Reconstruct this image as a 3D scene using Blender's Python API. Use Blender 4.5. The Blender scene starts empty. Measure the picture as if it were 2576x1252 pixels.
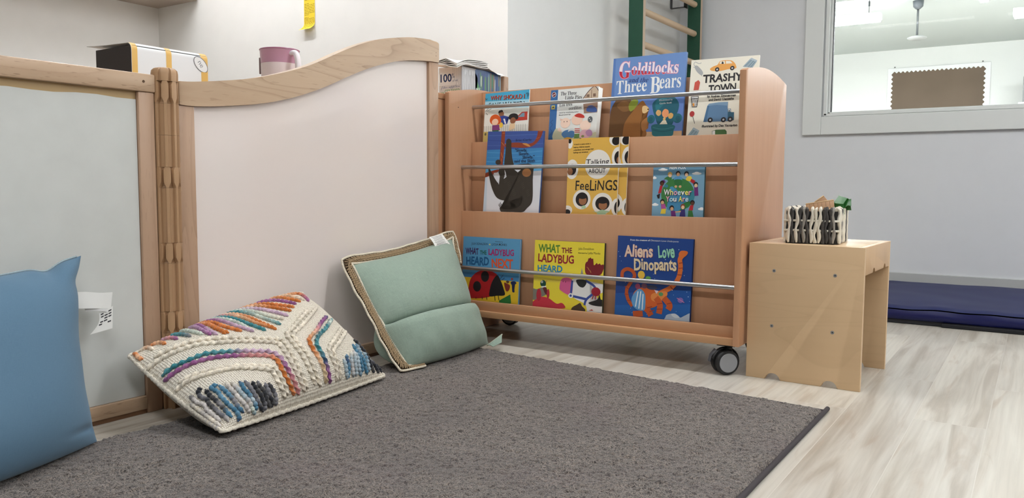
import bpy, bmesh, math, random
import numpy as np
from mathutils import Vector, Matrix
random.seed(7); rng = np.random.default_rng(7)
SC = bpy.context.scene
COL = SC.collection
PI = math.pi

def lin(c):
    return tuple(((v/255)/12.92 if v/255 <= .04045 else ((v/255+.055)/1.055)**2.4) for v in c)

# ---------------------------------------------------------------- materials
MATS = {}
def nt(name):
    m = bpy.data.materials.new(name); m.use_nodes = True
    t = m.node_tree; b = t.nodes['Principled BSDF']
    return m, t, b
def node(t, kind, **kw):
    n = t.nodes.new(kind)
    for k, v in kw.items():
        if k in n.inputs: n.inputs[k].default_value = v
        else: setattr(n, k, v)
    return n
def coords(t, scale=(1, 1, 1), rot=(0, 0, 0)):
    c = node(t, 'ShaderNodeTexCoord'); m = node(t, 'ShaderNodeMapping')
    m.inputs['Scale'].default_value = scale; m.inputs['Rotation'].default_value = rot
    t.links.new(c.outputs['Object'], m.inputs['Vector'])
    return m.outputs['Vector']
def ramp(t, fac, stops):
    r = node(t, 'ShaderNodeValToRGB'); e = r.color_ramp.elements
    while len(e) < len(stops): e.new(.5)
    for i, (p, c) in enumerate(stops):
        e[i].position = p; e[i].color = (*c, 1)
    t.links.new(fac, r.inputs['Fac']); return r.outputs['Color']
def mix(t, fac, a, b, mode='MIX'):
    n = node(t, 'ShaderNodeMix', data_type='RGBA', blend_type=mode)
    for i, v in ((0, fac), (6, a), (7, b)):
        if hasattr(v, 'links'): t.links.new(v, n.inputs[i])
        else: n.inputs[i].default_value = v if i == 0 else (*v, 1)
    return n.outputs[2]
def bump(t, b, h, strength=.2, dist=.002):
    n = node(t, 'ShaderNodeBump'); n.inputs['Strength'].default_value = strength; n.inputs['Distance'].default_value = dist
    t.links.new(h, n.inputs['Height']); t.links.new(n.outputs['Normal'], b.inputs['Normal'])
def plain(name, rgb, rough=.5, metal=0, spec=.5, noise=0, nscale=40, **kw):
    if name in MATS: return MATS[name]
    m, t, b = nt(name); c = lin(rgb)
    b.inputs['Base Color'].default_value = (*c, 1); b.inputs['Roughness'].default_value = rough
    b.inputs['Metallic'].default_value = metal; b.inputs['Specular IOR Level'].default_value = spec
    if noise:
        n = node(t, 'ShaderNodeTexNoise', Scale=nscale, Detail=4.0); t.links.new(coords(t), n.inputs['Vector'])
        d = tuple(v*(1-noise) for v in c); l = tuple(min(1, v*(1+noise)) for v in c)
        t.links.new(ramp(t, n.outputs['Fac'], [(.3, d), (.7, l)]), b.inputs['Base Color'])
        bump(t, b, n.outputs['Fac'], .1, .001)
    for k, v in kw.items(): b.inputs[k.replace('_', ' ')].default_value = v
    MATS[name] = m; return m
def wood(name, rgb, dark, axis='z', rough=.42, fine=1.0, amount=.55, fleck=0, lines=0):
    """long-grained wood; axis = the direction the grain runs"""
    if name in MATS: return MATS[name]
    m, t, b = nt(name)
    s = {'x': (1.2, 22, 22), 'y': (22, 1.2, 22), 'z': (22, 22, 1.2)}[axis]
    s = tuple(v*fine for v in s)
    v = coords(t, s)
    n1 = node(t, 'ShaderNodeTexNoise', Scale=1.0, Detail=5.0, Roughness=.6, Distortion=.6); t.links.new(v, n1.inputs['Vector'])
    v2 = coords(t, tuple(4*q for q in s))
    n2 = node(t, 'ShaderNodeTexNoise', Scale=1.0, Detail=2.0); t.links.new(v2, n2.inputs['Vector'])
    v3 = coords(t, {'x': (.8, 3, 3), 'y': (3, .8, 3), 'z': (3, 3, .8)}[axis])
    n3 = node(t, 'ShaderNodeTexNoise', Scale=1.3, Detail=2.0, Distortion=.8); t.links.new(v3, n3.inputs['Vector'])
    a = node(t, 'ShaderNodeMath', operation='MULTIPLY_ADD'); a.inputs[1].default_value = .35; t.links.new(n2.outputs['Fac'], a.inputs[0]); 
    h = node(t, 'ShaderNodeMath', operation='MULTIPLY'); h.inputs[1].default_value = .65; t.links.new(n1.outputs['Fac'], h.inputs[0]); t.links.new(h.outputs[0], a.inputs[2])
    c, d = lin(rgb), lin(dark)
    g = ramp(t, a.outputs[0], [(.32, tuple(c[i]*(1-amount)+d[i]*amount for i in range(3))), (.62, c)])
    col = mix(t, n3.outputs['Fac'], g, tuple(x*.93 for x in c), 'MIX')
    if lines:
        vl = coords(t, {'x': (.9, 7, 7), 'y': (7, .9, 7), 'z': (7, 7, .9)}[axis])
        wv = node(t, 'ShaderNodeTexNoise', Scale=1.0, Detail=1.0, Distortion=.4); t.links.new(vl, wv.inputs['Vector'])
        mu = node(t, 'ShaderNodeMath', operation='MULTIPLY'); mu.inputs[1].default_value = 11.0; t.links.new(wv.outputs['Fac'], mu.inputs[0])
        fr_ = node(t, 'ShaderNodeMath', operation='FRACT'); t.links.new(mu.outputs[0], fr_.inputs[0])
        col = mix(t, ramp(t, fr_.outputs[0], [(.0, (lines, lines, lines)), (.07, (lines*.5,)*3), (.35, (0, 0, 0)), (.97, (0, 0, 0)), (1, (lines, lines, lines))]), col, tuple(x*.72 for x in d))
    if fleck:
        v4 = coords(t, tuple(q*s4 for q, s4 in zip(s, {'x': (26, 13, 13), 'y': (13, 26, 13), 'z': (13, 13, 26)}[axis])))
        n4 = node(t, 'ShaderNodeTexNoise', Scale=1.0, Detail=1.0); t.links.new(v4, n4.inputs['Vector'])
        fr = ramp(t, n4.outputs['Fac'], [(.655, (0, 0, 0)), (.70, (fleck, fleck, fleck))])
        col = mix(t, fr, col, tuple(x*.5 for x in d))
    t.links.new(col, b.inputs['Base Color'])
    b.inputs['Roughness'].default_value = rough; b.inputs['Specular IOR Level'].default_value = .4
    bump(t, b, a.outputs[0], .06, .001)
    MATS[name] = m; return m
def emit(name, rgb, power):
    if name in MATS: return MATS[name]
    m, t, b = nt(name); b.inputs['Base Color'].default_value = (.9, .9, .9, 1)
    b.inputs['Emission Color'].default_value = (*lin(rgb), 1); b.inputs['Emission Strength'].default_value = power
    MATS[name] = m; return m
def fabric(name, rgb, dark, scale=400, rough=.9, amount=1.0, bstr=.25, big=.15):
    """woven cloth: two crossed thread waves plus slubs"""
    if name in MATS: return MATS[name]
    m, t, b = nt(name); uv = node(t, 'ShaderNodeUVMap').outputs['UV']
    def sl(sx, sy, det=2.0):
        mp = node(t, 'ShaderNodeMapping'); mp.inputs['Scale'].default_value = (sx, sy, 1); t.links.new(uv, mp.inputs['Vector'])
        n = node(t, 'ShaderNodeTexNoise', Scale=1.0, Detail=det); t.links.new(mp.outputs['Vector'], n.inputs['Vector']); return n.outputs['Fac']
    a, c = sl(scale*.06, scale), sl(scale, scale*.06)
    s = node(t, 'ShaderNodeMath', operation='ADD'); t.links.new(a, s.inputs[0]); t.links.new(c, s.inputs[1])
    h = node(t, 'ShaderNodeMath', operation='MULTIPLY'); h.inputs[1].default_value = .5; t.links.new(s.outputs[0], h.inputs[0])
    lo, hi = lin(dark), lin(rgb)
    col = ramp(t, h.outputs[0], [(.5-.16/amount, lo), (.5+.16/amount, hi)])
    col = mix(t, sl(5, 5), col, tuple(x*(1-big) for x in hi))
    t.links.new(col, b.inputs['Base Color']); b.inputs['Roughness'].default_value = rough
    b.inputs['Specular IOR Level'].default_value = .15
    b.inputs['Sheen Weight'].default_value = .15
    bump(t, b, h.outputs[0], bstr, .001)
    MATS[name] = m; return m

# ---------------------------------------------------------------- mesh helpers
def V(*a): return Vector(a)
def box(bm, x0, x1, y0, y1, z0, z1, bev=0, seg=2, mi=0):
    vs = [bm.verts.new((x, y, z)) for x in (x0, x1) for y in (y0, y1) for z in (z0, z1)]
    f = [(0, 1, 3, 2), (4, 6, 7, 5), (0, 4, 5, 1), (2, 3, 7, 6), (0, 2, 6, 4), (1, 5, 7, 3)]
    fs = [bm.faces.new([vs[i] for i in q]) for q in f]
    for q in fs: q.material_index = mi
    if bev:
        es = {e for q in fs for e in q.edges}
        r = bmesh.ops.bevel(bm, geom=list(es), offset=bev, segments=seg, affect='EDGES', profile=.5)
        for q in r['faces']: q.material_index = mi
    return fs
def prism(bm, pts, axis, a0, a1, bev=0, mi=0):
    """extrude a closed 2-D outline along axis from a0 to a1; pts are the two other coordinates in x,y,z order"""
    def mk(p, a):
        q = list(p); q.insert(axis, a); return bm.verts.new(q)
    A = [mk(p, a0) for p in pts]; B = [mk(p, a1) for p in pts]; n = len(pts)
    fs = [bm.faces.new(A), bm.faces.new(B[::-1])]
    caps = set(fs)
    for i in range(n): fs.append(bm.faces.new((A[i], B[i], B[(i+1) % n], A[(i+1) % n])))
    if bev:
        es = {e for f in caps for e in f.edges}
        r = bmesh.ops.bevel(bm, geom=list(es), offset=bev, segments=2, affect='EDGES', profile=.5)
    for f in fs:
        if f.is_valid: f.material_index = mi
    return fs
def tube(bm, path, r, seg=8, closed=False, cap=True, mi=0, rfun=None, flat=1.0):
    """swept round tube along 3-D points; rfun(i,n) scales the radius"""
    P = [Vector(p) for p in path]; n = len(P); rings = []
    up = None
    for i in range(n):
        a = P[i-1] if (i or closed) else P[0]; b = P[(i+1) % n] if (i < n-1 or closed) else P[-1]
        d = (b-a)
        if d.length < 1e-9: d = Vector((0, 0, 1))
        d.normalize()
        if up is None:
            up = d.orthogonal().normalized()
        up = (up-d*up.dot(d))
        if up.length < 1e-6: up = d.orthogonal()
        up.normalize(); s = d.cross(up)
        rr = r*(rfun(i, n) if rfun else 1)
        rings.append([bm.verts.new(P[i]+(up*math.cos(2*PI*k/seg)*flat+s*math.sin(2*PI*k/seg))*rr) for k in range(seg)])
    m = n if closed else n-1
    for i in range(m):
        A, B = rings[i], rings[(i+1) % n]
        for k in range(seg):
            f = bm.faces.new((A[k], A[(k+1) % seg], B[(k+1) % seg], B[k])); f.material_index = mi; f.smooth = True
    if cap and not closed:
        f = bm.faces.new(rings[0][::-1]); f.material_index = mi
        f = bm.faces.new(rings[-1]); f.material_index = mi
def lathe(bm, prof, c=(0, 0, 0), seg=48, mi=0, axis=None, cap=True):
    """revolve (radius, height) about z through c, or about `axis`"""
    M = Matrix.Translation(c)
    if axis is not None: M = M @ Vector((0, 0, 1)).rotation_difference(Vector(axis)).to_matrix().to_4x4()
    rings = [[bm.verts.new(M @ Vector((r*math.cos(2*PI*k/seg), r*math.sin(2*PI*k/seg), h))) for k in range(seg)] for r, h in prof]
    for A, B in zip(rings, rings[1:]):
        for k in range(seg):
            f = bm.faces.new((A[k], A[(k+1) % seg], B[(k+1) % seg], B[k])); f.material_index = mi; f.smooth = True
    if cap:
        for R, rv in ((rings[0], True), (rings[-1], False)):
            f = bm.faces.new(R[::-1] if rv else R); f.material_index = mi
def gridmesh(bm, P, mi=0, uv=None, flip=False):
    """P: array (n,m,3) -> quads; uv layer from indices"""
    n, m = P.shape[:2]
    vs = [[bm.verts.new(P[i, j]) for j in range(m)] for i in range(n)]
    ul = bm.loops.layers.uv.verify() if uv is not None else None
    for i in range(n-1):
        for j in range(m-1):
            q = [(i, j), (i+1, j), (i+1, j+1), (i, j+1)]
            if flip: q = q[::-1]
            f = bm.faces.new([vs[a][b] for a, b in q]); f.material_index = mi; f.smooth = True
            if ul:
                for l, (a, b) in zip(f.loops, q): l[ul].uv = uv[a, b]
    return vs
def obj(name, bm, mat, parent=None, smooth=None, world=False, angle=40):
    """link a bmesh as ONE object; world=True: its points are in room coordinates"""
    bmesh.ops.recalc_face_normals(bm, faces=bm.faces[:])
    me = bpy.data.meshes.new(name)
    if parent is not None and world:
        r = parent
        while r.parent is not None: r = r.parent
        M = Matrix.LocRotScale(r.location, r.rotation_euler, None)
        bmesh.ops.transform(bm, matrix=M.inverted(), verts=bm.verts[:])
    bm.to_mesh(me); bm.free()
    for m in (mat if isinstance(mat, (list, tuple)) else [mat]): me.materials.append(m)
    o = bpy.data.objects.new(name, me); COL.objects.link(o)
    if parent is not None: o.parent = parent
    if smooth:
        me.shade_smooth() if angle is None else me.shade_smooth()
        if angle is not None and hasattr(me, 'set_sharp_from_angle'): me.set_sharp_from_angle(angle=math.radians(angle))
    return o
def thing(name, label, cat, loc=(0, 0, 0), rot=(0, 0, 0), group=None):
    o = bpy.data.objects.new(name, None); COL.objects.link(o); o.empty_display_size = .05
    o.location = loc; o.rotation_euler = rot; o['label'] = label; o['category'] = cat; o['kind'] = 'thing'
    if group: o['group'] = group
    return o
def tag(o, label, cat, group=None):
    o['label'] = label; o['category'] = cat; o['kind'] = 'thing'
    if group: o['group'] = group
    return o
def struct(name, bm, mat, parent=None, **kw):
    o = obj(name, bm, mat, parent, **kw)
    if parent is None: o['kind'] = 'structure'
    return o
def NB(): return bmesh.new()
def smooth_path(pts, n=8, closed=False):
    """Catmull-Rom through pts"""
    P = [np.array(p, float) for p in pts]; k = len(P); out = []
    for i in range(k if closed else k-1):
        g = lambda j: P[j % k] if closed else P[min(max(j, 0), k-1)]
        a, b, c, d = g(i-1), g(i), g(i+1), g(i+2)
        for s in range(n):
            t = s/n
            out.append(.5*((2*b)+(-a+c)*t+(2*a-5*b+4*c-d)*t*t+(-a+3*b-3*c+d)*t**3))
    if not closed: out.append(P[-1])
    return out

# ---------------------------------------------------------------- camera
def camera():
    phi, p, r = math.radians(-33.527837), math.radians(4.518003), math.radians(.296488)
    R = Matrix(((math.cos(phi), math.sin(phi), 0), (-math.sin(phi), math.cos(phi), 0), (0, 0, 1)))
    right = R @ V(1, 0, 0); fwd = R @ V(0, math.cos(p), -math.sin(p)); up = R @ V(0, math.sin(p), math.cos(p))
    cr, sr = math.cos(r), math.sin(r)
    rr = right*cr+up*sr; uu = right*-sr+up*cr
    cd = bpy.data.cameras.new('camera'); cd.sensor_width = 36; cd.lens = 36*2000.195/2576; cd.clip_start = .05
    c = bpy.data.objects.new('camera', cd); COL.objects.link(c)
    M = Matrix((rr, uu, -fwd)).transposed().to_4x4(); M.translation = (0, 0, .6); c.matrix_world = M
    SC.camera = c
camera()
SC.view_settings.view_transform = 'Standard'; SC.view_settings.look = 'None'
SC.view_settings.gamma = 1; SC.view_settings.use_curve_mapping = False
SC.view_settings.exposure = .86
w = bpy.data.worlds.new('world'); SC.world = w; w.use_nodes = True
w.node_tree.nodes['Background'].inputs['Color'].default_value = (.75, .85, 1, 1)
w.node_tree.nodes['Background'].inputs['Strength'].default_value = .15
def solid(bm, t):
    """give a sheet thickness t"""
    bmesh.ops.recalc_face_normals(bm, faces=bm.faces[:]); bm.normal_update()
    bmesh.ops.solidify(bm, geom=bm.faces[:], thickness=t); bm.normal_update()
# ================================================================ the room shell
YW, XL, YN, XA, CE = 5.05, -2.03, 3.02, -4.68, 2.75     # window wall, side wall, note wall, far left wall, ceiling
wallw = plain('paint_warm_white', (243, 241, 237), .75, spec=.2, noise=.012, nscale=9)
wallg = plain('paint_pale_grey', (226, 227, 225), .7, spec=.25, noise=.012, nscale=9)
wallb = plain('paint_cool_grey', (213, 215, 217), .7, spec=.25, noise=.012, nscale=9)
ceilm = plain('ceiling_white', (182, 182, 180), .8)

def floor_material():
    m, t, b = nt('whitewashed_planks')
    br = node(t, 'ShaderNodeTexBrick', offset=.37, offset_frequency=2, squash=1.0)
    c = node(t, 'ShaderNodeTexCoord'); mp = node(t, 'ShaderNodeMapping')
    mp.inputs['Rotation'].default_value = (0, 0, PI/2)
    mp.inputs['Location'].default_value = (-.30, .0035-.248, 0)
    t.links.new(c.outputs['Object'], mp.inputs['Vector']); t.links.new(mp.outputs['Vector'], br.inputs['Vector'])
    for k, v in (('Scale', 1.0), ('Mortar Size', .0011), ('Mortar Smooth', .3), ('Brick Width', 1.29), ('Row Height', .1645), ('Bias', 0.0)): br.inputs[k].default_value = v
    br.inputs['Color1'].default_value = (0, 0, 0, 1); br.inputs['Color2'].default_value = (1, 1, 1, 1); br.inputs['Mortar'].default_value = (.5, .5, .5, 1)
    sep = node(t, 'ShaderNodeSeparateColor'); t.links.new(br.outputs['Color'], sep.inputs[0])
    off = node(t, 'ShaderNodeVectorMath', operation='MULTIPLY_ADD'); off.inputs[1].default_value = (3.7, 9.1, 5.3)
    t.links.new(br.outputs['Color'], off.inputs[0]); t.links.new(c.outputs['Object'], off.inputs[2])
    def nz(scale, detail=4.0, dist=0.0):
        q = node(t, 'ShaderNodeMapping'); q.inputs['Scale'].default_value = scale; t.links.new(off.outputs[0], q.inputs['Vector'])
        n = node(t, 'ShaderNodeTexNoise', Scale=1.0, Detail=detail, Distortion=dist); t.links.new(q.outputs['Vector'], n.inputs['Vector']); return n.outputs['Fac']
    grain = nz((19, 1.5, 1), 5.0, 1.0); band = nz((15, 1.7, 1), 4.0, 1.8); fine = nz((120, 3, 1), 2.0)
    base = ramp(t, grain, [(.34, lin((176, 166, 152))), (.5, lin((202, 195, 183))), (.7, lin((212, 207, 196)))])
    dark = ramp(t, band, [(.58, (0, 0, 0)), (.74, (.62, .62, .62))])
    col = mix(t, dark, base, lin((170, 150, 130)))
    ft = ramp(t, fine, [(.35, (.9, .9, .9)), (.65, (1, 1, 1))])
    col = mix(t, 1.0, col, ft, 'MULTIPLY')
    tint = ramp(t, sep.outputs[0], [(0, (.86, .86, .87)), (1, (1, 1, .99))])
    col = mix(t, 1.0, col, tint, 'MULTIPLY')
    mo = node(t, 'ShaderNodeMath', operation='MULTIPLY'); mo.inputs[1].default_value = .7; t.links.new(br.outputs['Fac'], mo.inputs[0])
    col = mix(t, mo.outputs[0], col, lin((205, 200, 190)))
    t.links.new(col, b.inputs['Base Color'])
    rr = node(t, 'ShaderNodeMath', operation='MULTIPLY_ADD'); rr.inputs[1].default_value = .12; rr.inputs[2].default_value = .27
    t.links.new(grain, rr.inputs[0]); t.links.new(rr.outputs[0], b.inputs['Roughness'])
    b.inputs['Specular IOR Level'].default_value = .45
    iv = node(t, 'ShaderNodeMath', operation='SUBTRACT'); iv.inputs[0].default_value = 1; t.links.new(br.outputs['Fac'], iv.inputs[1])
    bump(t, b, iv.outputs[0], .3, .0006)
    return m
bm = NB(); box(bm, -6.9, 3.6, -3.2, YW+.12, -.1, 0); struct('floor', bm, floor_material())
bm = NB(); box(bm, -6.9, 3.6, -3.2, YW+.12, CE, CE+.1); struct('ceiling', bm, ceilm)
bm = NB(); box(bm, XA-.12, XA, -3.2, YN+.12, 0, CE); struct('wall_left', bm, wallw)
bm = NB(); box(bm, XA, XL-.001, YN, YN+.12, 0, CE); struct('wall_alcove', bm, wallw)
bm = NB(); box(bm, XL-.12, XL, YN+.0005, YW, 0, CE); struct('wall_side', bm, wallg)
bm = NB(); box(bm, 3.5, 3.62, -3.2, YW+.12, 0, CE); struct('wall_right', bm, plain('paint_beige', (136, 130, 122), .7))
bm = NB(); box(bm, XA, 3.5, -3.2, -3.08, 0, CE); struct('wall_front', bm, plain('paint_tan', (104, 98, 90), .7))
# window wall with its opening
WX0, WX1, WZ0, WZ1 = -1.105, 1.6, 1.03, 2.2
bm = NB()
for a in ((XL-.12, WX0, 0, CE), (WX1, 3.5, 0, CE), (WX0, WX1, 0, WZ0), (WX0, WX1, WZ1, CE)):
    box(bm, a[0], a[1], YW, YW+.12, a[2], a[3])
bmesh.ops.remove_doubles(bm, verts=bm.verts[:], dist=1e-5)
struct('wall_back', bm, wallb)
trimm = plain('trim_pale_grey', (216, 219, 216), .45, spec=.4)
bm = NB(); box(bm, XL, 3.5, YW-.014, YW, 0, .115, .003); struct('baseboard_back', bm, plain('baseboard_grey', (178, 180, 179), .45))
# window: casing, jamb, gasket, pane
win = bpy.data.objects.new('window_1', None); COL.objects.link(win); win.location = (WX0, YW, WZ0); win['kind'] = 'structure'
ax0, az0, cw = WX0-.012, WZ0-.006, .108
bm = NB()
box(bm, ax0-cw, ax0, YW-.026, YW, az0-cw, WZ1+cw, .004)
box(bm, WX1, WX1+cw, YW-.026, YW, az0-cw, WZ1+cw, .004)
box(bm, ax0, WX1, YW-.026, YW, az0-cw, az0, .004)
box(bm, ax0, WX1, YW-.026, YW, WZ1, WZ1+cw, .004)
obj('window_casing', bm, trimm, win, world=True)
bm = NB()
for a in ((WX0-.004, WX0+.016, WZ0, WZ1), (WX1-.016, WX1, WZ0, WZ1), (WX0, WX1, WZ0-.004, WZ0+.012), (WX0, WX1, WZ1-.012, WZ1)):
    box(bm, a[0], a[1], YW-.012, YW+.12, a[2], a[3], .002)
for a in ((WX0+.016, WX0+.03, WZ0, WZ1), (WX0+.016, WX1, WZ0+.012, WZ0+.022)):
    box(bm, a[0], a[1], YW+.02, YW+.045, a[2], a[3], .002)
obj('window_jamb', bm, trimm, win, world=True)
bm = NB(); box(bm, WX0+.0300, WX0+.0345, YW+.026, YW+.05, WZ0+.012, WZ1-.012)
obj('window_gasket', bm, plain('gasket_black', (30, 32, 34), .5), win, world=True)
def glass_material():
    m, t, b = nt('window_glass'); b.inputs['Base Color'].default_value = (1, 1, 1, 1); b.inputs['Roughness'].default_value = 0
    tr = node(t, 'ShaderNodeBsdfTransparent'); gl = node(t, 'ShaderNodeBsdfGlossy', Roughness=0.0); fr = node(t, 'ShaderNodeFresnel', IOR=1.07)
    tr.inputs['Color'].default_value = (.98, .98, .98, 1)
    mx = node(t, 'ShaderNodeMixShader'); t.links.new(fr.outputs[0], mx.inputs[0]); t.links.new(tr.outputs[0], mx.inputs[1]); t.links.new(gl.outputs[0], mx.inputs[2])
    t.links.new(mx.outputs[0], t.nodes['Material Output'].inputs['Surface']); return m
bm = NB(); box(bm, WX0+.016, WX1-.016, YW+.034, YW+.040, WZ0+.012, WZ1-.012)
obj('window_pane', bm, glass_material(), win, world=True)

# ================================================================ the room beyond the window
YF, C2 = 13.0, 2.62
white2 = plain('paint_white_next_room', (238, 241, 239), .7)
ceil2 = plain('ceiling_next_room', (196, 203, 201), .7)
bm = NB(); box(bm, -6.9, 5, YW+.12, YF+.12, -.1, 0); struct('floor_next_room', bm, plain('floor_next_room', (205, 200, 190), .5))
bm = NB(); box(bm, -6.9, 5, YW+.12, YF+.12, C2, C2+.1); struct('ceiling_next_room', bm, ceil2)
bm = NB(); box(bm, -6.9, 5, YF, YF+.12, 0, C2); struct('wall_far', bm, white2)
bm = NB(); box(bm, -6.9, -6.78, YW+.12, YF, 0, C2); struct('wall_far_left', bm, white2)
bm = NB(); box(bm, 4.9, 5.02, YW+.12, YF, 0, C2); struct('wall_far_right', bm, white2)
# pinned-up brown paper board with a scalloped border
bx0, bx1, bz0, bz1 = -1.90, -.725, 1.45, 2.29
bd = thing('notice_board', 'brown paper notice board with scalloped edge on the white wall beyond the window', 'notice board', ((bx0+bx1)/2, YF, bz0))
bm = NB(); box(bm, bx0-.06, bx1+.07, YF-.02, YF-.001, bz0-.05, bz1+.06, .002); obj('backing_board', bm, plain('board_white', (244, 246, 248), .5), bd, world=True)
pts = []; k = 21; kk = 13
def wavy(a, b, n): return [(a[0]+(b[0]-a[0])*i/(n*6)-(b[1]-a[1])/math.hypot(b[0]-a[0], b[1]-a[1])*.012*math.cos(2*PI*i/6), a[1]+(b[1]-a[1])*i/(n*6)+(b[0]-a[0])/math.hypot(b[0]-a[0], b[1]-a[1])*.012*math.cos(2*PI*i/6)) for i in range(n*6)]
cs = [(bx0, bz0), (bx1, bz0), (bx1, bz1), (bx0, bz1)]
for i, n in enumerate((k, kk, k, kk)): pts += wavy(cs[i], cs[(i+1) % 4], n)
bm = NB(); prism(bm, pts, 1, YF-.024, YF-.0201)
obj('paper_sheet', bm, plain('kraft_paper', (112, 97, 83), .8, noise=.08, nscale=2.5), bd, world=True)
for x in (bx0+.03, bx1-.03):
    bm = NB(); lathe(bm, [(.008, 0), (.01, .006), (.006, .012)], (x, YF-.02, bz1+.075), 12, axis=(0, -1, 0)); obj('hook', bm, plain('hook_grey', (120, 120, 120), .4), bd, world=True)
# linear pendants of the next room
lampm = emit('lamp_white', (246, 250, 252), 118)
housing = plain('lamp_housing_white', (232, 234, 234), .4)
wire = plain('wire_grey', (90, 95, 98), .4, metal=.6)
def pendant(x0, x1, y, z, ceil, label, group, mat=None, w=.075):
    t = thing('linear_ceiling_lamp', label, 'ceiling lamp', ((x0+x1)/2, y, z), group=group)
    bm = NB(); box(bm, x0, x1, y-w/2, y+w/2, z+.02, z+.085, .008); obj('housing', bm, housing, t, world=True)
    bm = NB(); box(bm, x0+.012, x1-.012, y-w/2+.004, y+w/2-.004, z, z+.0195, .006); obj('diffuser', bm, mat or lampm, t, world=True)
    for x in (x0+.12, x1-.12):
        bm = NB(); tube(bm, [(x, y, z+.085), (x, y, ceil)], .003, 6); wo = obj('suspension_wire', bm, wire, t, world=True)
        bm = NB(); lathe(bm, [(.009, 0), (.009, .05)], (x, y, min(z+.16, ceil-.06)), 10); obj('wire_clamp', bm, wire, wo, world=True)
    return t
G2 = 'lamps of the next room'
pendant(-3.10, -1.443, 9.0, 2.305, C2, 'long glowing lamp nearest the left jamb seen through the window, lower one', G2, w=.12)
pendant(-3.10, -1.509, 8.0, 2.288, C2, 'glowing lamp at the upper left corner of the window, above the longer lamp', G2, w=.12)
pendant(-.297, 1.4, 9.0, 2.207, C2, 'glowing lamp cut off by the right edge of the picture, through the window', G2, w=.12)
pendant(-.585, -.493, 9.0, 2.392, C2, 'sliver of glowing lamp at top of the window, right of the hanging disc', G2, w=.12)
pendant(2.0, 3.4, 7.0, 2.3, C2, 'added unseen lamp brightening the next room, past the right end of the window', G2, w=.12)  # out of view, added to raise the light in the next room
t = thing('pendant_disc', 'shallow white disc hanging on a thin grey rod from ceiling beyond the window', 'hanging disc', (-1.2, 9.75, 2.20))
bm = NB(); lathe(bm, [(.0, 0), (.05, .004), (.094, .02), (.097, .03), (.06, .045), (.0, .046)], (-1.2, 9.75, 2.20), 40, cap=False); obj('disc', bm, plain('disc_white', (150, 153, 152), .5), t, world=True)
bm = NB(); tube(bm, [(-1.2, 9.75, 2.246), (-1.2, 9.75, 2.56)], .011, 12); obj('rod', bm, plain('rod_grey', (110, 114, 116), .4, metal=.5), t, world=True)
bm = NB(); lathe(bm, [(.02, 0), (.05, .03), (.055, .09)], (-1.2, 9.75, 2.53), 24); obj('canopy', bm, plain('canopy_grey', (92, 98, 102), .5), t, world=True)
t = thing('tall_cupboard', 'tall grey cupboard at right edge of the window view, by the white wall', 'cupboard', (.1, 12.6, 0))
bm = NB(); box(bm, -.255, .6, 12.35, 12.97, .0, 2.05, .004); obj('carcass', bm, plain('cupboard_grey', (150, 152, 154), .5), t, world=True)
bm = NB(); box(bm, -.30, .17, 12.315, 12.349, .05, 1.72, .003); box(bm, .175, .59, 12.33, 12.349, .05, 2.0, .003); obj('door', bm, plain('cupboard_door_white', (226, 230, 230), .45), t, world=True)

# ================================================================ lamps of this room and one added fill (above the picture)
mainlamp = emit('lamp_neutral_white', (246, 248, 250), 43)
frontlamp = emit('lamp_brighter_white', (246, 248, 250), 43)
fill_lamp = emit('lamp_added_fill', (240, 246, 252), 80)  # extra fixture at the right, added to brighten side and window walls
G1 = 'linear lamps hung from the ceiling of the reading room'
for y, xs in ((-.25, (-1.9, -.4, 1.1, 2.6)), (2.33, (-4.2, -2.3, -.7, .9, 2.4)), (3.3, (2.0,))):
    for x in xs:
        pendant(x, x+1.2 if x <= 2 else x+.8, y, 2.5, CE, 'unseen white linear lamp hung from the ceiling above the reading corner', G1, fill_lamp if y > 3 else frontlamp if y < 0 else mainlamp)
t = thing('wall_cupboard', 'beige wall cupboard mounted high on the left wall, above the picture', 'cupboard', (XA, 1.9, 1.70))
bm = NB(); box(bm, XA+.001, XA+.40, .4, YN-.001, 1.70, 2.5, .003); obj('carcass', bm, plain('cupboard_beige', (176, 160, 146), .5), t, world=True)
for i in range(4):
    bm = NB(); box(bm, XA+.401, XA+.42, .41+i*.652, .41+i*.652+.64, 1.705, 2.495, .003); obj('door', bm, plain('cupboard_beige', (176, 160, 146), .5), t, world=True)
# ================================================================ materials of the furniture
beech_x = wood('beech_along', (198, 151, 114), (168, 120, 85), 'x', .36, 1.3, .5)
beech_z = wood('beech_upright', (198, 151, 116), (174, 126, 92), 'z', .36, 1.3, .5)
beech_e = wood('beech_edge', (190, 145, 110), (166, 122, 90), 'z', .4, 1.5, .4)
maple_y = wood('maple_rail', (196, 168, 140), (158, 124, 94), 'y', .36, 1.0, .5, fleck=.38, lines=.2)
maple_z = wood('maple_stile', (190, 158, 132), (152, 118, 92), 'z', .38, .7, .5, lines=.3, fleck=.15)
birch = wood('birch_ply', (214, 184, 146), (190, 156, 116), 'x', .45, .55, .4, lines=.12)
birch_e = wood('birch_ply_inner', (206, 172, 132), (180, 144, 104), 'z', .4, .9, .4)
steel = plain('brushed_steel', (190, 192, 194), .28, metal=1)
chrome = plain('screw_steel', (150, 152, 154), .35, metal=.3)
hole = plain('dark_hole', (28, 22, 18), .8)
rubber = plain('tyre_black', (24, 24, 26), .55)
grey_pl = plain('hub_grey', (146, 148, 152), .5)
black_pl = plain('plastic_black', (20, 20, 22), .4)

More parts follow.
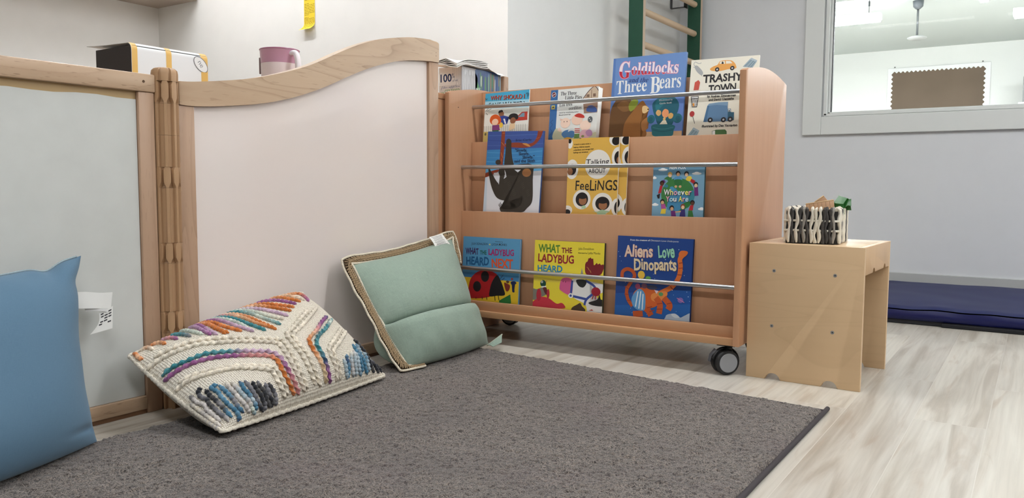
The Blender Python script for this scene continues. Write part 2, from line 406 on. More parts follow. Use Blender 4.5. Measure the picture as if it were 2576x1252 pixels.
# ================================================================ left divider (grey board)
XP = -1.93
def divider(label, y0, y1): return thing('room_divider', label, 'room divider', (XP-.02, (y0+y1)/2, 0), group='wooden room dividers')
d1 = divider('straight-topped maple room divider with a grey board, behind the blue cushion', .2, 1.225)
bm = NB(); box(bm, XP-.034, XP+.004, .12, 1.229, .8365, .8825, .004); obj('top_rail', bm, maple_y, d1, world=True, smooth=True)
for y in (.12, 1.183):
    bm = NB(); box(bm, XP-.03, XP, y, y+.044, .0, .8362, .003); obj('stile', bm, maple_z, d1, world=True, smooth=True)
bm = NB(); box(bm, XP-.03, XP+.002, .1645, 1.1825, .012, .047, .003); obj('bottom_rail', bm, maple_y, d1, world=True, smooth=True)
bm = NB(); box(bm, XP-.03, XP-.004, .1645, 1.1825, 0, .0119); obj('floor_strip', bm, plain('strip_brown', (120, 86, 60), .6), d1, world=True)
bm = NB(); box(bm, XP-.022, XP-.012, .165, 1.1825, .047, .8362); obj('panel_backing', bm, plain('panel_tan', (176, 148, 104), .5), d1, world=True)
bm = NB()
top = [(.166+i*.0508, .8165-.0022*math.sin(i*1.7)-.0015*math.sin(i*.6)) for i in range(21)]
prism(bm, [(.166, .048), (1.181, .048)]+[(min(y, 1.181), z) for y, z in top[::-1]], 0, XP-.0119, XP-.0085)
obj('grey_board', bm, plain('board_grey', (206, 208, 204), .62, spec=.3, noise=.025, nscale=14), d1, world=True)
bm = NB(); lathe(bm, [(.0, 0), (.0035, .0), (.0035, .0005)], (XP+.0041, 1.196, .862), 14, axis=(1, 0, 0), cap=False); lathe(bm, [(.0012, 0.0006), (0, .0007)], (XP+.0041, 1.196, .862), 10, axis=(1, 0, 0), cap=False)
obj('screw_plug', bm, plain('plug_brown', (112, 84, 62), .6), d1, world=True)

# ================================================================ wavy divider (whitish board)
d2 = divider('wave-topped maple room divider with a glossy pinkish-white board', 1.295, 2.403)
tp = [(1.2965, .874), (1.345, .878), (1.437, .891), (1.532, .908), (1.634, .934), (1.727, .9635), (1.793, .990), (1.88, 1.030), (1.971, 1.069), (2.067, 1.101), (2.17, 1.1235), (2.256, 1.137), (2.346, 1.1435), (2.386, 1.1425), (2.397, 1.140), (2.4025, 1.134)]
bt = [(1.2965, .8125), (1.346, .812), (1.435, .820), (1.544, .835), (1.632, .853), (1.726, .880), (1.826, .917), (1.932, .963), (2.027, 1.000), (2.127, 1.031), (2.211, 1.049), (2.30, 1.060), (2.346, 1.0635), (2.4025, 1.066)]
T = smooth_path(tp[:-3], 6)+[np.array(p) for p in tp[-3:]]; B = smooth_path(bt, 6)
bm = NB(); prism(bm, [tuple(p) for p in B]+[tuple(p) for p in T[::-1]], 0, XP-.036, XP+.004, .005)
obj('top_rail', bm, wood('maple_curved_rail', (198, 171, 142), (154, 120, 90), 'y', .36, .6, .5, fleck=.2, lines=.42), d2, world=True, smooth=True)
def under(y):
    q = [tuple(p) for p in B]
    for (a, b), (c, d) in zip(q, q[1:]):
        if a <= y <= c: return b+(d-b)*(y-a)/(c-a)
    return q[-1][1]
bm = NB(); prism(bm, [(1.2965, 0), (1.3445, 0), (1.3445, under(1.3445)-.0006), (1.2965, under(1.2965)-.0006)], 0, XP-.03, XP, .003); obj('stile', bm, maple_z, d2, world=True, smooth=True)
bm = NB(); prism(bm, [(2.3455, 0), (2.4005, 0), (2.4005, under(2.4005)-.0006), (2.3455, under(2.3455)-.0006)], 0, XP-.03, XP, .003); obj('stile', bm, maple_z, d2, world=True, smooth=True)
bm = NB(); box(bm, XP-.03, XP+.002, 1.345, 2.345, .012, .05, .003); obj('bottom_rail', bm, maple_y, d2, world=True, smooth=True)
bm = NB(); box(bm, XP-.03, XP-.004, 1.345, 2.345, 0, .0119); obj('floor_strip', bm, plain('strip_brown', (120, 86, 60), .6), d2, world=True)
bm = NB()
ys = np.linspace(1.3455, 2.3447, 60)
prism(bm, [(1.3455, .0505), (2.3447, .0505)]+[(y, under(y)-.0008) for y in ys[::-1]], 0, XP-.02, XP-.012)
obj('white_board', bm, plain('board_pinkish_white', (236, 225, 219), .13, spec=.5), d2, world=True)
bm = NB()
for dz in (0, .012): lathe(bm, [(.0, .0003), (.0016, .0004), (.0016, 0)], (XP+.0041, 2.381, 1.088+dz), 10, axis=(1, 0, 0), cap=False)
obj('screw_plug', bm, plain('plug_brown', (112, 84, 62), .6), d2, world=True)

# ================================================================ fluted connector between the dividers
hy, hx = 1.2617, XP-.006
hg = thing('divider_connector', 'fluted tan connector post joining the two room dividers', 'connector post', (hx, hy, 0))
tan = plain('connector_tan', (178, 143, 108), .45, spec=.4); tan2 = plain('connector_tan_deep', (150, 114, 80), .5)
def star(rr, duty=.36, depth=.0095, n=240, lobes=8, ph=math.radians(-33)):
    out = []
    for i in range(n):
        a = 2*PI*i/n; q = ((a-ph)*lobes/(2*PI)+.5) % 1-.5          # -0.5 .. 0.5 across one rib, 0 on its crest
        e = (duty/2-abs(q))*lobes*2.6; k = min(1, max(0, .5+e)); k = k*k*(3-2*k)
        r = rr-depth*(1-k)
        out.append((hx+r*math.cos(a), hy+r*math.sin(a)))
    return out
def loft(bm, secs):
    rings = [[bm.verts.new((x, y, z)) for x, y in pts] for z, pts in secs]
    n = len(rings[0])
    for A, Bq in zip(rings, rings[1:]):
        for i in range(n): bm.faces.new((A[i], A[(i+1) % n], Bq[(i+1) % n], Bq[i]))
    bm.faces.new(rings[0][::-1]); bm.faces.new(rings[-1])
R0 = .0330
def ribs(z0, z1):      # plain fluted length
    bm = NB(); loft(bm, [(z0, star(R0)), (z1, star(R0))]); return bm
def knuckle(z0, z1):   # ribs swell to wide flats between two narrow necks
    bm = NB(); h = z1-z0
    key = [(0, .36, .0095), (.05, .36, .0125), (.26, .76, .0125), (.84, .76, .0125), (1, .52, .0125)]; secs = []
    for (q0, d0, e0), (q1, d1, e1) in zip(key, key[1:]):
        m = 12 if abs(d1-d0) > .01 else 1
        secs += [(z0+h*(q0+(q1-q0)*i/m), star(R0, d0+(d1-d0)*i/m, e0+(e1-e0)*i/m)) for i in range(m)]
    loft(bm, secs+[(z1, star(R0, .52, .0125))]); return bm
def zc(py): # heights of the joints read off the post
    return {205: .868, 258: .812, 335: .735, 420: .645, 472: .592, 628: .44, 680: .386}[py]
segs = [('r', 0.0, .205), ('k', .2055, .262), ('r', .2625, .3915), ('k', .392, .445), ('r', .4455, .5905), ('k', .591, .645), ('r', .6455, .728), ('r', .7285, .811), ('k', .8115, .868)]
for kind, z0, z1 in segs:
    obj('fluted_sleeve' if kind == 'r' else 'knuckle', ribs(z0, z1) if kind == 'r' else knuckle(z0, z1), tan, hg, world=True, smooth=True, angle=50)
bm = NB(); loft(bm, [(.8685, star(R0+.0002, .74, .006)), (.876, star(R0+.0004, .76, .006)), (.889, star(R0+.0004, .78, .005)), (.897, star(R0-.001, .8, .005)), (.9025, star(R0-.007, .8, .003)), (.9045, star(R0-.016, .8, .001))]); obj('cap', bm, tan, hg, world=True, smooth=True, angle=50)

# ================================================================ book display shelf
W, D, H, ZB, TH = 1.1683, .4693, .9618, .0992, .0206
sh = thing('book_display_shelf', 'wheeled beech book display shelf with three tiers of picture books', 'bookshelf', (-1.935, 2.445, 0), (0, 0, math.radians(.232)))
def side(u0):
    pts = [(0.0, ZB), (D, ZB), (D, H)]+[(D-D*i/24, H+.026*math.sin(PI*i/24)) for i in range(1, 24)]+[(.0, H-.003)]
    bm = NB(); prism(bm, pts, 0, u0, u0+TH, .0022); return bm
for u0 in (0, W-TH): obj('side_panel', side(u0), beech_z, sh, smooth=True)
i0, i1 = TH+.0004, W-TH-.0004
def board(name, v0, v1, z0, z1, m=None, b=.0015):
    m = m or (beech_x if 'lip' in name else beech_z)
    bm = NB(); box(bm, i0, i1, v0, v1, z0, z1, b); return obj(name, bm, m, sh, smooth=True)
board('back_board', .2204, D-.2204, .1215, .9797)
TIERS = {1: (.1487, .7747, .735), 2: (.0798, .5008, .455), 3: (.030, .1559, .1212)}   # front face, top, pocket floor
for s in (0, 1):
    f = (lambda a, b: (a, b)) if s == 0 else (lambda a, b: (D-b, D-a))
    board('tier_board', *f(.1487, .1637), .4552, .7747); board('tier_board', *f(.0798, .0948), .1215, .5008)
    board('front_lip', *f(.0300, .0450), .1213, .1559)
    board('tier_floor', *f(.1641, .2200), .723, .735); board('tier_floor', *f(.0952, .1483), .443, .455)
    for v, z in ((.1565, .914), (.0823, .6732), (.036, .2815)):
        vv = v if s == 0 else D-v
        bm = NB(); tube(bm, [(i0, vv, z), (i1, vv, z)], .0075, 20); obj('retaining_bar', bm, steel, sh, smooth=True)
bm = NB(); box(bm, i0, i1, .012, D-.012, .0975, .1210, .002); obj('base_board', bm, wood('beech_base', (196, 152, 112), (168, 124, 86), 'x', .36, 1.3, .4), sh, smooth=True)
bm = NB(); lathe(bm, [(.0, .0003), (.0022, .0003), (.0022, 0)], (TH, .059, .906), 12, axis=(1, 0, 0), cap=False); obj('peg_hole', bm, hole, sh)
def caster(u, v, ang, brake):
    c = obj('caster', (lambda b: (box(b, u-.03, u+.03, v-.03, v+.03, .0935, .0970, .002), lathe(b, [(.012, .075), (.012, .0935)], (u, v, 0), 16), b)[-1])(NB()), black_pl, sh)
    a = V(math.cos(ang), math.sin(ang), 0)          # axle
    s = V(-a.y, a.x, 0)
    cpos = V(u, v, .040)-s*.012
    for side_ in (1, -1):
        bm = NB(); lathe(bm, [(.0335, .0), (.038, .002), (.0398, .007), (.0398, .012), (.038, .017), (.0335, .019)], cpos+a*(side_*.006) if side_ > 0 else cpos-a*.025, 40, axis=a); obj('wheel', bm, rubber, c, smooth=True)
    bm = NB(); lathe(bm, [(.0, .0), (.030, .0), (.031, -.0015)], cpos+a*.0265, 40, axis=a, cap=False); lathe(bm, [(.0, .0), (.030, .0), (.031, -.0015)], cpos-a*.0265, 40, axis=-a, cap=False); obj('hub_cap', bm, grey_pl, c, smooth=True)
    bm = NB(); pts = [cpos+s*(.046*math.cos(t))+V(0, 0, .046*math.sin(t)) for t in np.linspace(-.2, PI*.92, 14)]
    tube(bm, pts, .008, 8, flat=.45); obj('fork', bm, black_pl, c, smooth=True)
    if brake:
        bm = NB(); pts = [cpos-s*.03-a*.006+V(0, 0, .040), cpos-s*.046-a*.008+V(0, 0, .022), cpos-s*.05-a*.009+V(0, 0, .002)]
        tube(bm, pts, .009, 8, flat=.5); obj('brake_lever', bm, plain('lever_grey', (70, 70, 74), .4), c, smooth=True)
caster(W-.048, .048, math.radians(-44), True)
caster(.052, .048, math.radians(-30), False)
caster(.055, D-.06, math.radians(-75), False)
caster(W-.05, D-.05, math.radians(-50), False)

# ================================================================ birch stool
st = thing('stool', 'square birch plywood stool beside the bookshelf, basket on top', 'stool', (-.757, 2.497, 0), (0, 0, math.radians(-1.89)))
SW, SD, SH, t2 = .3408, .3829, .427, .0165
def arch(c, r=.0245, n=14, z0=0, sgn=1): return [(c-r*math.cos(PI*i/n)*1.0, z0+sgn*r*.92*math.sin(PI*i/n)) for i in range(n+1)]
for v0 in (0, SD-t2):
    pts = [(0, 0)]+arch(.084)+arch(.254)+[(SW, 0), (SW, SH-.0005), (0, SH-.0005)]
    bm = NB(); prism(bm, pts, 1, v0, v0+t2, .0016); obj('leg_panel', bm, birch, st, smooth=True)
bm = NB(); box(bm, .0165, SW-.0165, t2+.0004, SD-t2-.0004, SH-.017, SH, .0012); obj('seat', bm, wood('birch_ply_top', (218, 188, 150), (192, 158, 118), 'x', .3, .6, .4), st, smooth=True)
for u0 in (0, SW-.0162):
    pts = [(t2+.0004, SH-.0003), (t2+.0004, .343)]+arch(.135, .016, 12, .344)+arch(.298, .016, 12, .345)+[(SD-t2-.0004, .345), (SD-t2-.0004, SH-.0003)]
    bm = NB(); prism(bm, pts, 0, u0, u0+.0160, .001); obj('apron', bm, birch_e, st, smooth=True)
for u, z in ((.08, .343), (.2605, .340), (.078, .170), (.2585, .169)):
    bm = NB(); lathe(bm, [(.0052, 0), (.0052, -.0012), (.0035, -.0014), (.0022, -.0008), (.0, -.0008)], (u, -.0003, z), 20, axis=(0, 1, 0), cap=False)
    s_ = obj('screw', bm, chrome, st, smooth=True)
    bm = NB(); lathe(bm, [(.0, -.0013), (.0019, -.0013), (.0019, -.0010)], (u, -.0003, z), 6, axis=(0, 1, 0), cap=False); obj('screw_socket', bm, hole, s_)

# ================================================================ blue floor mat
mt = thing('gym_mat', 'dark blue vinyl gym mat on the floor along the window wall', 'mat', (.4, 4.4, 0), (0, 0, 0))
def matgrid():
    X = np.linspace(-.72, 1.55, 160); Y = np.linspace(3.872, 4.975, 60)
    gx, gy = np.meshgrid(X, Y, indexing='ij')
    def fbm(a, b, s): return np.sin(a*6.3*s+1.3*np.sin(b*5*s))*np.cos(b*7.1*s+1.7*np.sin(a*4.4*s))
    z = .079+.0035*fbm(gx, gy, .6)+.0022*fbm(gx+.3, gy-.2, 1.5)+.0022*np.exp(-((gy-3.9)/.05)**2)*np.sin(gx*31)
    ed = np.minimum(np.minimum(gx-X[0], X[-1]-gx), np.minimum(gy-Y[0], Y[-1]-gy))
    z -= .010*np.exp(-(ed/.02)**2)
    top = np.stack([gx, gy, z], -1)
    return top
bm = NB(); T_ = matgrid(); gridmesh(bm, T_)
rimpts = [T_[i, 0] for i in range(160)]+[T_[-1, j] for j in range(1, 60)]+[T_[i, -1] for i in range(158, -1, -1)]+[T_[0, j] for j in range(58, 0, -1)]
obj('mat_top', bm, plain('vinyl_navy', (27, 35, 82), .5, spec=.22, noise=.05, nscale=5), mt, world=True, smooth=True, angle=None)
bm = NB(); rp = [np.array(p)+np.array((0, 0, -.0035)) for p in rimpts]; cx_, cy_ = .415, 4.42
zs = [-.002, -.018, -.040, -.058]; bul = [0.0, .006, .006, .0]
rows = []
for dz, b_ in zip(zs, bul):
    row = []
    for k_, p in enumerate(rp):
        n_ = np.array((0, -1, 0)) if k_ < 160 else (np.array((1, 0, 0)) if k_ < 219 else (np.array((0, 1, 0)) if k_ < 378 else np.array((-1, 0, 0))))
        wob = 1+.6*math.sin(p[0]*17+dz*60)*math.sin(p[0]*5.3)
        row.append(np.array((p[0], p[1], max(.0205, p[2]+dz)))+n_*b_*wob)
    rows.append(row+[row[0]])
gridmesh(bm, np.array(rows)); obj('mat_side', bm, plain('vinyl_royal', (12, 18, 72), .4, spec=.35), mt, world=True, smooth=True, angle=None)
bm = NB(); box(bm, -.715, 1.545, 3.876, 4.97, 0.001, .021, .004); obj('mat_base', bm, plain('mat_base_black', (18, 20, 28), .6), mt, world=True)
bm = NB(); box(bm, -.33, .02, 3.855, 3.877, .001, .017, .003); obj('hook_and_loop_flap', bm, plain('flap_black', (14, 15, 20), .8), mt, world=True)

# ================================================================ wall bars
lad = thing('wall_bars', 'green-sided wooden climbing wall bars behind the bookshelf', 'wall bars', (-1.89, 4.5, 0))
green = plain('rail_green', (24, 72, 52), .5, spec=.4, noise=.04, nscale=30); plye = wood('ply_edge', (206, 184, 160), (176, 150, 124), 'z', .5, 2, .4)
rung_m = wood('rung_wood', (218, 192, 160), (190, 160, 124), 'y', .45, 1, .4)
for y in (4.066, 4.934):
    bm = NB(); box(bm, -1.932, -1.847, y, y+.032, .0, 2.45); 
    for f in bm.faces: f.material_index = 0 if abs(f.normal.y) > .5 else 1
    bm.normal_update()
    for f in bm.faces: f.material_index = 0 if abs(f.normal.y) > .5 else 1
    obj('upright', bm, [green, plye], lad, world=True)
for k in range(-7, 5):
    z = 1.572+.182*k
    if z > 2.4: continue
    bm = NB(); tube(bm, [(-1.887, 4.0985, z), (-1.887, 4.925, z), (-1.887, 4.9335, z)], .0185, 20); obj('rung', bm, rung_m, lad, world=True, smooth=True)
for y in (4.13, 4.93):
    for z0 in (1.735, .5):
        bm = NB(); yb = y-.045 if y > 4.5 else y
        path = [(-1.934, yb+.0, z0+.07), (XL+.006, yb, z0+.07), (XL+.006, yb, z0), (-1.934, yb, z0)]
        for a, b in zip(path, path[1:]):
            box(bm, min(a[0], b[0])-.002, max(a[0], b[0])+.002, yb-.012, yb+.012, min(a[2], b[2])-.002, max(a[2], b[2])+.002)
        box(bm, -1.936, -1.932, yb-.012, yb+.045 if y > 4.5 else yb+.012, z0-.002, z0+.072)
        obj('wall_bracket', bm, plain('bracket_steel', (92, 92, 92), .4, metal=.7), lad, world=True)

# ================================================================ cabinets behind the dividers
lc = thing('low_cabinet', 'low wooden cabinet hidden behind the dividers, carrying the box and the pitcher', 'cabinet', (-2.25, 1.7, 0))
bm = NB(); box(bm, -2.56, -1.972, .62, 2.41, .0, .846, .003); obj('carcass', bm, maple_z, lc, world=True)
bm = NB(); box(bm, -2.58, -1.970, .60, 2.412, .8465, .868, .004); obj('top_board', bm, maple_y, lc, world=True)
uc = thing('side_cabinet', 'wooden cabinet between divider and wall, under the tissue box', 'cabinet', (-2.1, 2.66, 0))
bm = NB(); box(bm, -2.25, -1.950, 2.416, 2.90, .0, .9345, .002); obj('carcass', bm, beech_z, uc, world=True)
bm = NB(); box(bm, -2.25, -1.947, 2.416, 2.884, .9352, .957, .002); obj('top_board', bm, beech_e, uc, world=True)
bm = NB(); box(bm, -2.25, -1.957, 2.886, 2.921, .9352, 1.074, .004); obj('end_post', bm, maple_z, uc, world=True)

# ================================================================ rug
def rug():
    xs = np.arange(-1.775, -.4549, .003)
    ys = np.concatenate([np.arange(-.6, .5, .015), np.arange(.5, 2.20, .003)])
    gx, gy = np.meshgrid(xs, ys, indexing='ij')
    n, m = gx.shape
    def noise(sig):
        f = rng.standard_normal((n, m)); F = np.fft.rfft2(f)
        kx = np.fft.fftfreq(n)[:, None]; ky = np.fft.rfftfreq(m)[None]
        g = np.fft.irfft2(F*np.exp(-2*(PI*sig)**2*(kx**2+ky**2)), s=(n, m)); return g/g.std()
    # pile height: tufts, clumps, brushed swathes
    tuft = noise(1.0); clump = noise(3.2); sw = noise(26)
    z = .0155+.0013*np.clip(tuft, -2, 2)+.0005*np.clip(clump, -2, 2)+.0010*sw
    jx, jy = noise(1.3)*.0012, noise(1.3)*.0012
    y1 = 2.186+(-.455-gx)*.1075                # far edge runs slightly askew
    gyy = np.where(gy > .5, .5+(gy-.5)*(y1-.5)/(2.197-.5), gy)
    ed = np.minimum(np.minimum(gx-xs[0], xs[-1]-gx), y1-gyy)
    e = np.clip(ed/.012, 0, 1); z = .003+(z-.003)*np.sqrt(1-(1-e)**2)
    ragged = noise(2.2)*.0016*(ed < .02)
    P = np.stack([gx+jx+ragged, gyy+jy+ragged, z], -1)
    me = bpy.data.meshes.new('rug_pile')
    idx = np.arange(n*m).reshape(n, m)
    q = np.stack([idx[:-1, :-1], idx[1:, :-1], idx[1:, 1:], idx[:-1, 1:]], -1).reshape(-1, 4)
    me.vertices.add(n*m); me.vertices.foreach_set('co', P.reshape(-1))
    me.loops.add(q.size); me.loops.foreach_set('vertex_index', q.reshape(-1).astype(np.int32))
    me.polygons.add(len(q)); me.polygons.foreach_set('loop_start', np.arange(0, q.size, 4, dtype=np.int32)); me.polygons.foreach_set('loop_total', np.full(len(q), 4, np.int32))
    me.polygons.foreach_set('use_smooth', np.ones(len(q), bool))
    me.update(); me.validate()
    mm, t, b = nt('rug_pile'); c = coords(t)
    n1 = node(t, 'ShaderNodeTexNoise', Scale=175.0, Detail=2.0, Roughness=.5, Distortion=2.2); t.links.new(c, n1.inputs['Vector'])
    n2 = node(t, 'ShaderNodeTexNoise', Scale=5.0, Detail=3.0, Distortion=.6); t.links.new(c, n2.inputs['Vector'])
    n3 = node(t, 'ShaderNodeTexNoise', Scale=3.0, Detail=2.0); t.links.new(coords(t, (1, 1, 1), (0, 0, 1)), n3.inputs['Vector'])
    col = ramp(t, n1.outputs['Fac'], [(.37, lin((34, 29, 26))), (.49, lin((90, 82, 76))), (.62, lin((138, 127, 117)))])
    col = mix(t, ramp(t, n2.outputs['Fac'], [(.45, (0, 0, 0)), (.7, (.42, .42, .42))]), col, lin((78, 71, 70)))
    col = mix(t, ramp(t, n3.outputs['Fac'], [(.55, (0, 0, 0)), (.75, (.3, .3, .3))]), col, lin((98, 80, 84)))
    t.links.new(col, b.inputs['Base Color']); b.inputs['Roughness'].default_value = 1; b.inputs['Specular IOR Level'].default_value = .05
    b.inputs['Sheen Weight'].default_value = .25; b.inputs['Sheen Roughness'].default_value = .6
    bump(t, b, n1.outputs['Fac'], .8, .004)
    me.materials.append(mm)
    r = thing('rug', 'large grey-brown shaggy rug with dark bound edge on the plank floor', 'rug', (-1.1, 1.2, 0))
    o = bpy.data.objects.new('pile', me); COL.objects.link(o); o.parent = r; o.location = (1.1, -1.2, 0)
    bm = NB()
    ed_ = [(-.4515, -.6, .006), (-.4515, .3, .006), (-.4515, 1.2, .006), (-.4515, 2.15, .006), (-.4525, 2.178, .006), (-.462, 2.189, .006), (-.49, 2.193, .006), (-.9, 2.236, .006), (-1.4, 2.29, .006), (-1.776, 2.33, .006)]
    tube(bm, smooth_path(ed_, 6), .0062, 10); obj('bound_edge', bm, plain('binding_plum', (56, 50, 53), .85), r, world=True, smooth=True)
rug()
# ================================================================ cushions: surfaces
def bez(a, c, b, t):
    t = np.asarray(t)[..., None]; a, b, c = map(np.asarray, (a, b, c))
    # c = offset of the middle from the straight chord
    return a*(1-t)+b*t+4*t*(1-t)*c
class Cushion:
    def __init__(s, BL, BR, TL, TR, ob=(0, 0, 0), ot=(0, 0, 0), ol=(0, 0, 0), orr=(0, 0, 0), th=.06, thb=.06, p=2.4, crease=None, lift=(0, 0, 0)):
        s.c = [np.array(q, float) for q in (BL, BR, TL, TR)]; s.o = [np.array(q, float) for q in (ob, ot, ol, orr)]
        s.th, s.thb, s.p, s.crease = th, thb, p, crease
        BL, BR, TL, TR = s.c
        n = np.cross((BR+TR-BL-TL), (TL+TR-BL-BR)); s.n = n/np.linalg.norm(n)
    def base(s, u, v):
        BL, BR, TL, TR = s.c; ob, ot, ol, orr = s.o
        u, v = np.asarray(u, float), np.asarray(v, float); U, W = u[..., None], v[..., None]
        b, t, l, r = bez(BL, ob, BR, u), bez(TL, ot, TR, u), bez(BL, ol, TL, v), bez(BR, orr, TR, v)
        bl = BL*(1-U)*(1-W)+BR*U*(1-W)+TL*(1-U)*W+TR*U*W
        return b*(1-W)+t*W+l*(1-U)+r*U-bl
    def dome(s, t): return np.clip(1-np.abs(2*np.asarray(t)-1)**s.p, 0, 1)**.62
    def S(s, u, v, side=1, off=0.0):
        u, v = np.asarray(u, float), np.asarray(v, float)
        h = s.dome(u)*s.dome(v)
        d = (s.th*h if side > 0 else -s.thb*h)
        P = s.base(u, v)+s.n*(d+off)[..., None] if not np.isscalar(off) else s.base(u, v)+s.n*(np.asarray(d)+off)[..., None]
        if s.crease is not None: P = P+s.crease(u, v, side)
        return P
    def frame(s, u, v, e=1e-3):
        du = s.S(np.minimum(u+e, 1), v)-s.S(np.maximum(u-e, 0), v); dv = s.S(u, np.minimum(v+e, 1))-s.S(u, np.maximum(v-e, 0))
        n = np.cross(du, dv); return n/(np.linalg.norm(n, axis=-1, keepdims=True)+1e-12)
WOOL = Cushion((-1.545, 1.128, .035), (-1.619, 1.748, .030), (-1.875, 1.107, .172), (-1.878, 1.661, .268),
               ob=(0, 0, -.002), ot=(.0, 0, .004), ol=(.012, -.004, -.010), orr=(.004, -.006, .008), th=.086, thb=.10, p=3.3)
def green_crease(u, v, side):
    vc = .43-.045*u+.012*np.sin(5*u)
    w = np.where(v > vc, .050, .020)
    ends = np.clip(np.minimum(u, 1-u)/.06, 0, 1)
    dep = .056*(.78+.22*np.cos(3*(u-.3)))*ends
    a = -dep*np.exp(-(np.abs((v-vc)/w))**1.5) if side > 0 else .012*np.exp(-((v-vc)/.06)**2)
    sag = .020*ends*np.exp(-((v-vc-.05)/.05)**2)*(v > vc-.005) if side > 0 else 0*u
    low = .012*np.clip((vc-v)/.1, 0, 1)*np.clip(np.minimum(u, 1-u)/.1, 0, 1) if side > 0 else 0*u
    wr = (.0028*np.sin(26*v+9*u+2*np.sin(5*u))*np.exp(-((u-.9)/.18)**2)+.002*np.sin(34*u+8*v)*np.exp(-((v-.12)/.12)**2))*np.clip(np.minimum(u, 1-u)/.08, 0, 1)*np.clip(np.minimum(v, 1-v)/.08, 0, 1)
    bk = -.06*np.clip(np.sin(PI*np.clip(v/.5, 0, 1)), 0, 1)*np.clip(u/.03, 0, 1)**.5*np.clip((1-u)/.3, 0, 1) if side < 0 else 0*u
    return (a+low+(wr if side > 0 else 0))[..., None]*np.array([.80, -.18, .57])+bk[..., None]*np.array([.45, .5, .25])+sag[..., None]*np.array([.58, .02, -.81])
GREEN = Cushion((-1.650, 1.880, .022), (-1.665, 2.36, .022), (-1.885, 1.872, .342), (-1.878, 2.412, .404),
                ob=(.02, 0, .0), ot=(.01, 0, -.014), ol=(.01, -.012, -.006), orr=(.0, -.034, 0), th=.085, thb=.07, p=3.0, crease=green_crease)
def blue_fold(u, v, side):
    k = np.clip(np.minimum(u, 1-u)/.05, 0, 1)*np.clip(np.minimum(v, 1-v)/.05, 0, 1)
    a = .003*np.sin(18*u+11*v)*np.exp(-((v-.93)/.09)**2)+.003*np.sin(22*v+5*u)*np.exp(-((u-.94)/.07)**2)-.012*np.exp(-((v-.085+.05*(u-.9))/.02)**2)*np.exp(-((u-.93)/.12)**2)
    neck = np.exp(-((u-.80)/.06)**2)*np.exp(-((1-v)/.10)**2); neck2 = np.exp(-((v-.86)/.055)**2)*np.exp(-((1-u)/.10)**2)
    return (a*k*(1 if side > 0 else 0))[..., None]*np.array([.95, -.15, .28])+neck[..., None]*np.array([0, .0, -.013])+neck2[..., None]*np.array([.003, -.009, 0])
BLUE = Cushion((-1.625, .505, .022), (-1.745, .945, .022), (-1.80, .545, .405), (-1.872, .992, .432),
               ob=(.03, 0, .004), ot=(.0, 0, -.018), ol=(.0, .02, 0), orr=(.0, -.029, 0), th=.082, thb=.06, p=3.0, crease=blue_fold)
# yarn runs of the patterned cushion as (colours along the run, points on its face)
BRAIDS = [
 ('c', [(0.0,0.82),(0.04,0.8),(0.105,0.765),(0.175,0.715),(0.24,0.645),(0.315,0.58),(0.415,0.485),(0.455,0.43),(0.445,0.33),(0.43,0.215),(0.425,0.115),(0.435,0.035)]),
 ('c', [(0.035,0.85),(0.09,0.82),(0.155,0.78),(0.235,0.705),(0.33,0.61),(0.445,0.5),(0.49,0.44),(0.47,0.305),(0.45,0.18),(0.45,0.085),(0.455,0.045)]),
 ('c', [(0.795,0.66),(0.68,0.58),(0.605,0.53),(0.54,0.485),(0.525,0.39),(0.515,0.285),(0.505,0.19),(0.5,0.11),(0.505,0.05)]),
 ('c', [(0.865,0.67),(0.705,0.55),(0.625,0.5),(0.565,0.46),(0.545,0.355),(0.545,0.26),(0.53,0.155),(0.53,0.07),(0.535,0.035)]),
 ('t t t t t l l l p i i', [(0.01,0.69),(0.045,0.68),(0.095,0.645),(0.155,0.615),(0.225,0.545),(0.32,0.45),(0.38,0.39),(0.4,0.315),(0.39,0.2),(0.39,0.09),(0.4,0.03)]),
 ('p p p p p p i i o o o o', [(0.005,0.65),(0.04,0.635),(0.095,0.605),(0.165,0.55),(0.23,0.485),(0.3,0.415),(0.355,0.36),(0.375,0.3),(0.36,0.195),(0.36,0.105),(0.37,0.035)]),
 ('n p p i a o o a s s', [(0.87,0.56),(0.79,0.505),(0.705,0.435),(0.64,0.395),(0.61,0.36),(0.59,0.275),(0.585,0.19),(0.58,0.11),(0.57,0.04)]),
 ('t m t t d t t n p p', [(0.885,0.525),(0.775,0.435),(0.7,0.39),(0.66,0.355),(0.63,0.305),(0.62,0.23),(0.61,0.155),(0.6,0.095),(0.595,0.035)]),
 ('c', [(0.005,0.525),(0.035,0.515),(0.075,0.48),(0.125,0.435),(0.185,0.385),(0.25,0.31),(0.31,0.235),(0.31,0.155),(0.315,0.085),(0.32,0.035)]),
 ('c', [(0.02,0.55),(0.06,0.525),(0.1,0.49),(0.17,0.42),(0.25,0.34),(0.33,0.25),(0.335,0.17),(0.335,0.105),(0.335,0.045)]),
 ('c', [(0.89,0.42),(0.76,0.315),(0.685,0.255),(0.665,0.2),(0.66,0.13),(0.655,0.08),(0.64,0.035)]),
 ('c', [(0.905,0.385),(0.775,0.28),(0.7,0.225),(0.685,0.165),(0.68,0.095),(0.665,0.035)]),
]
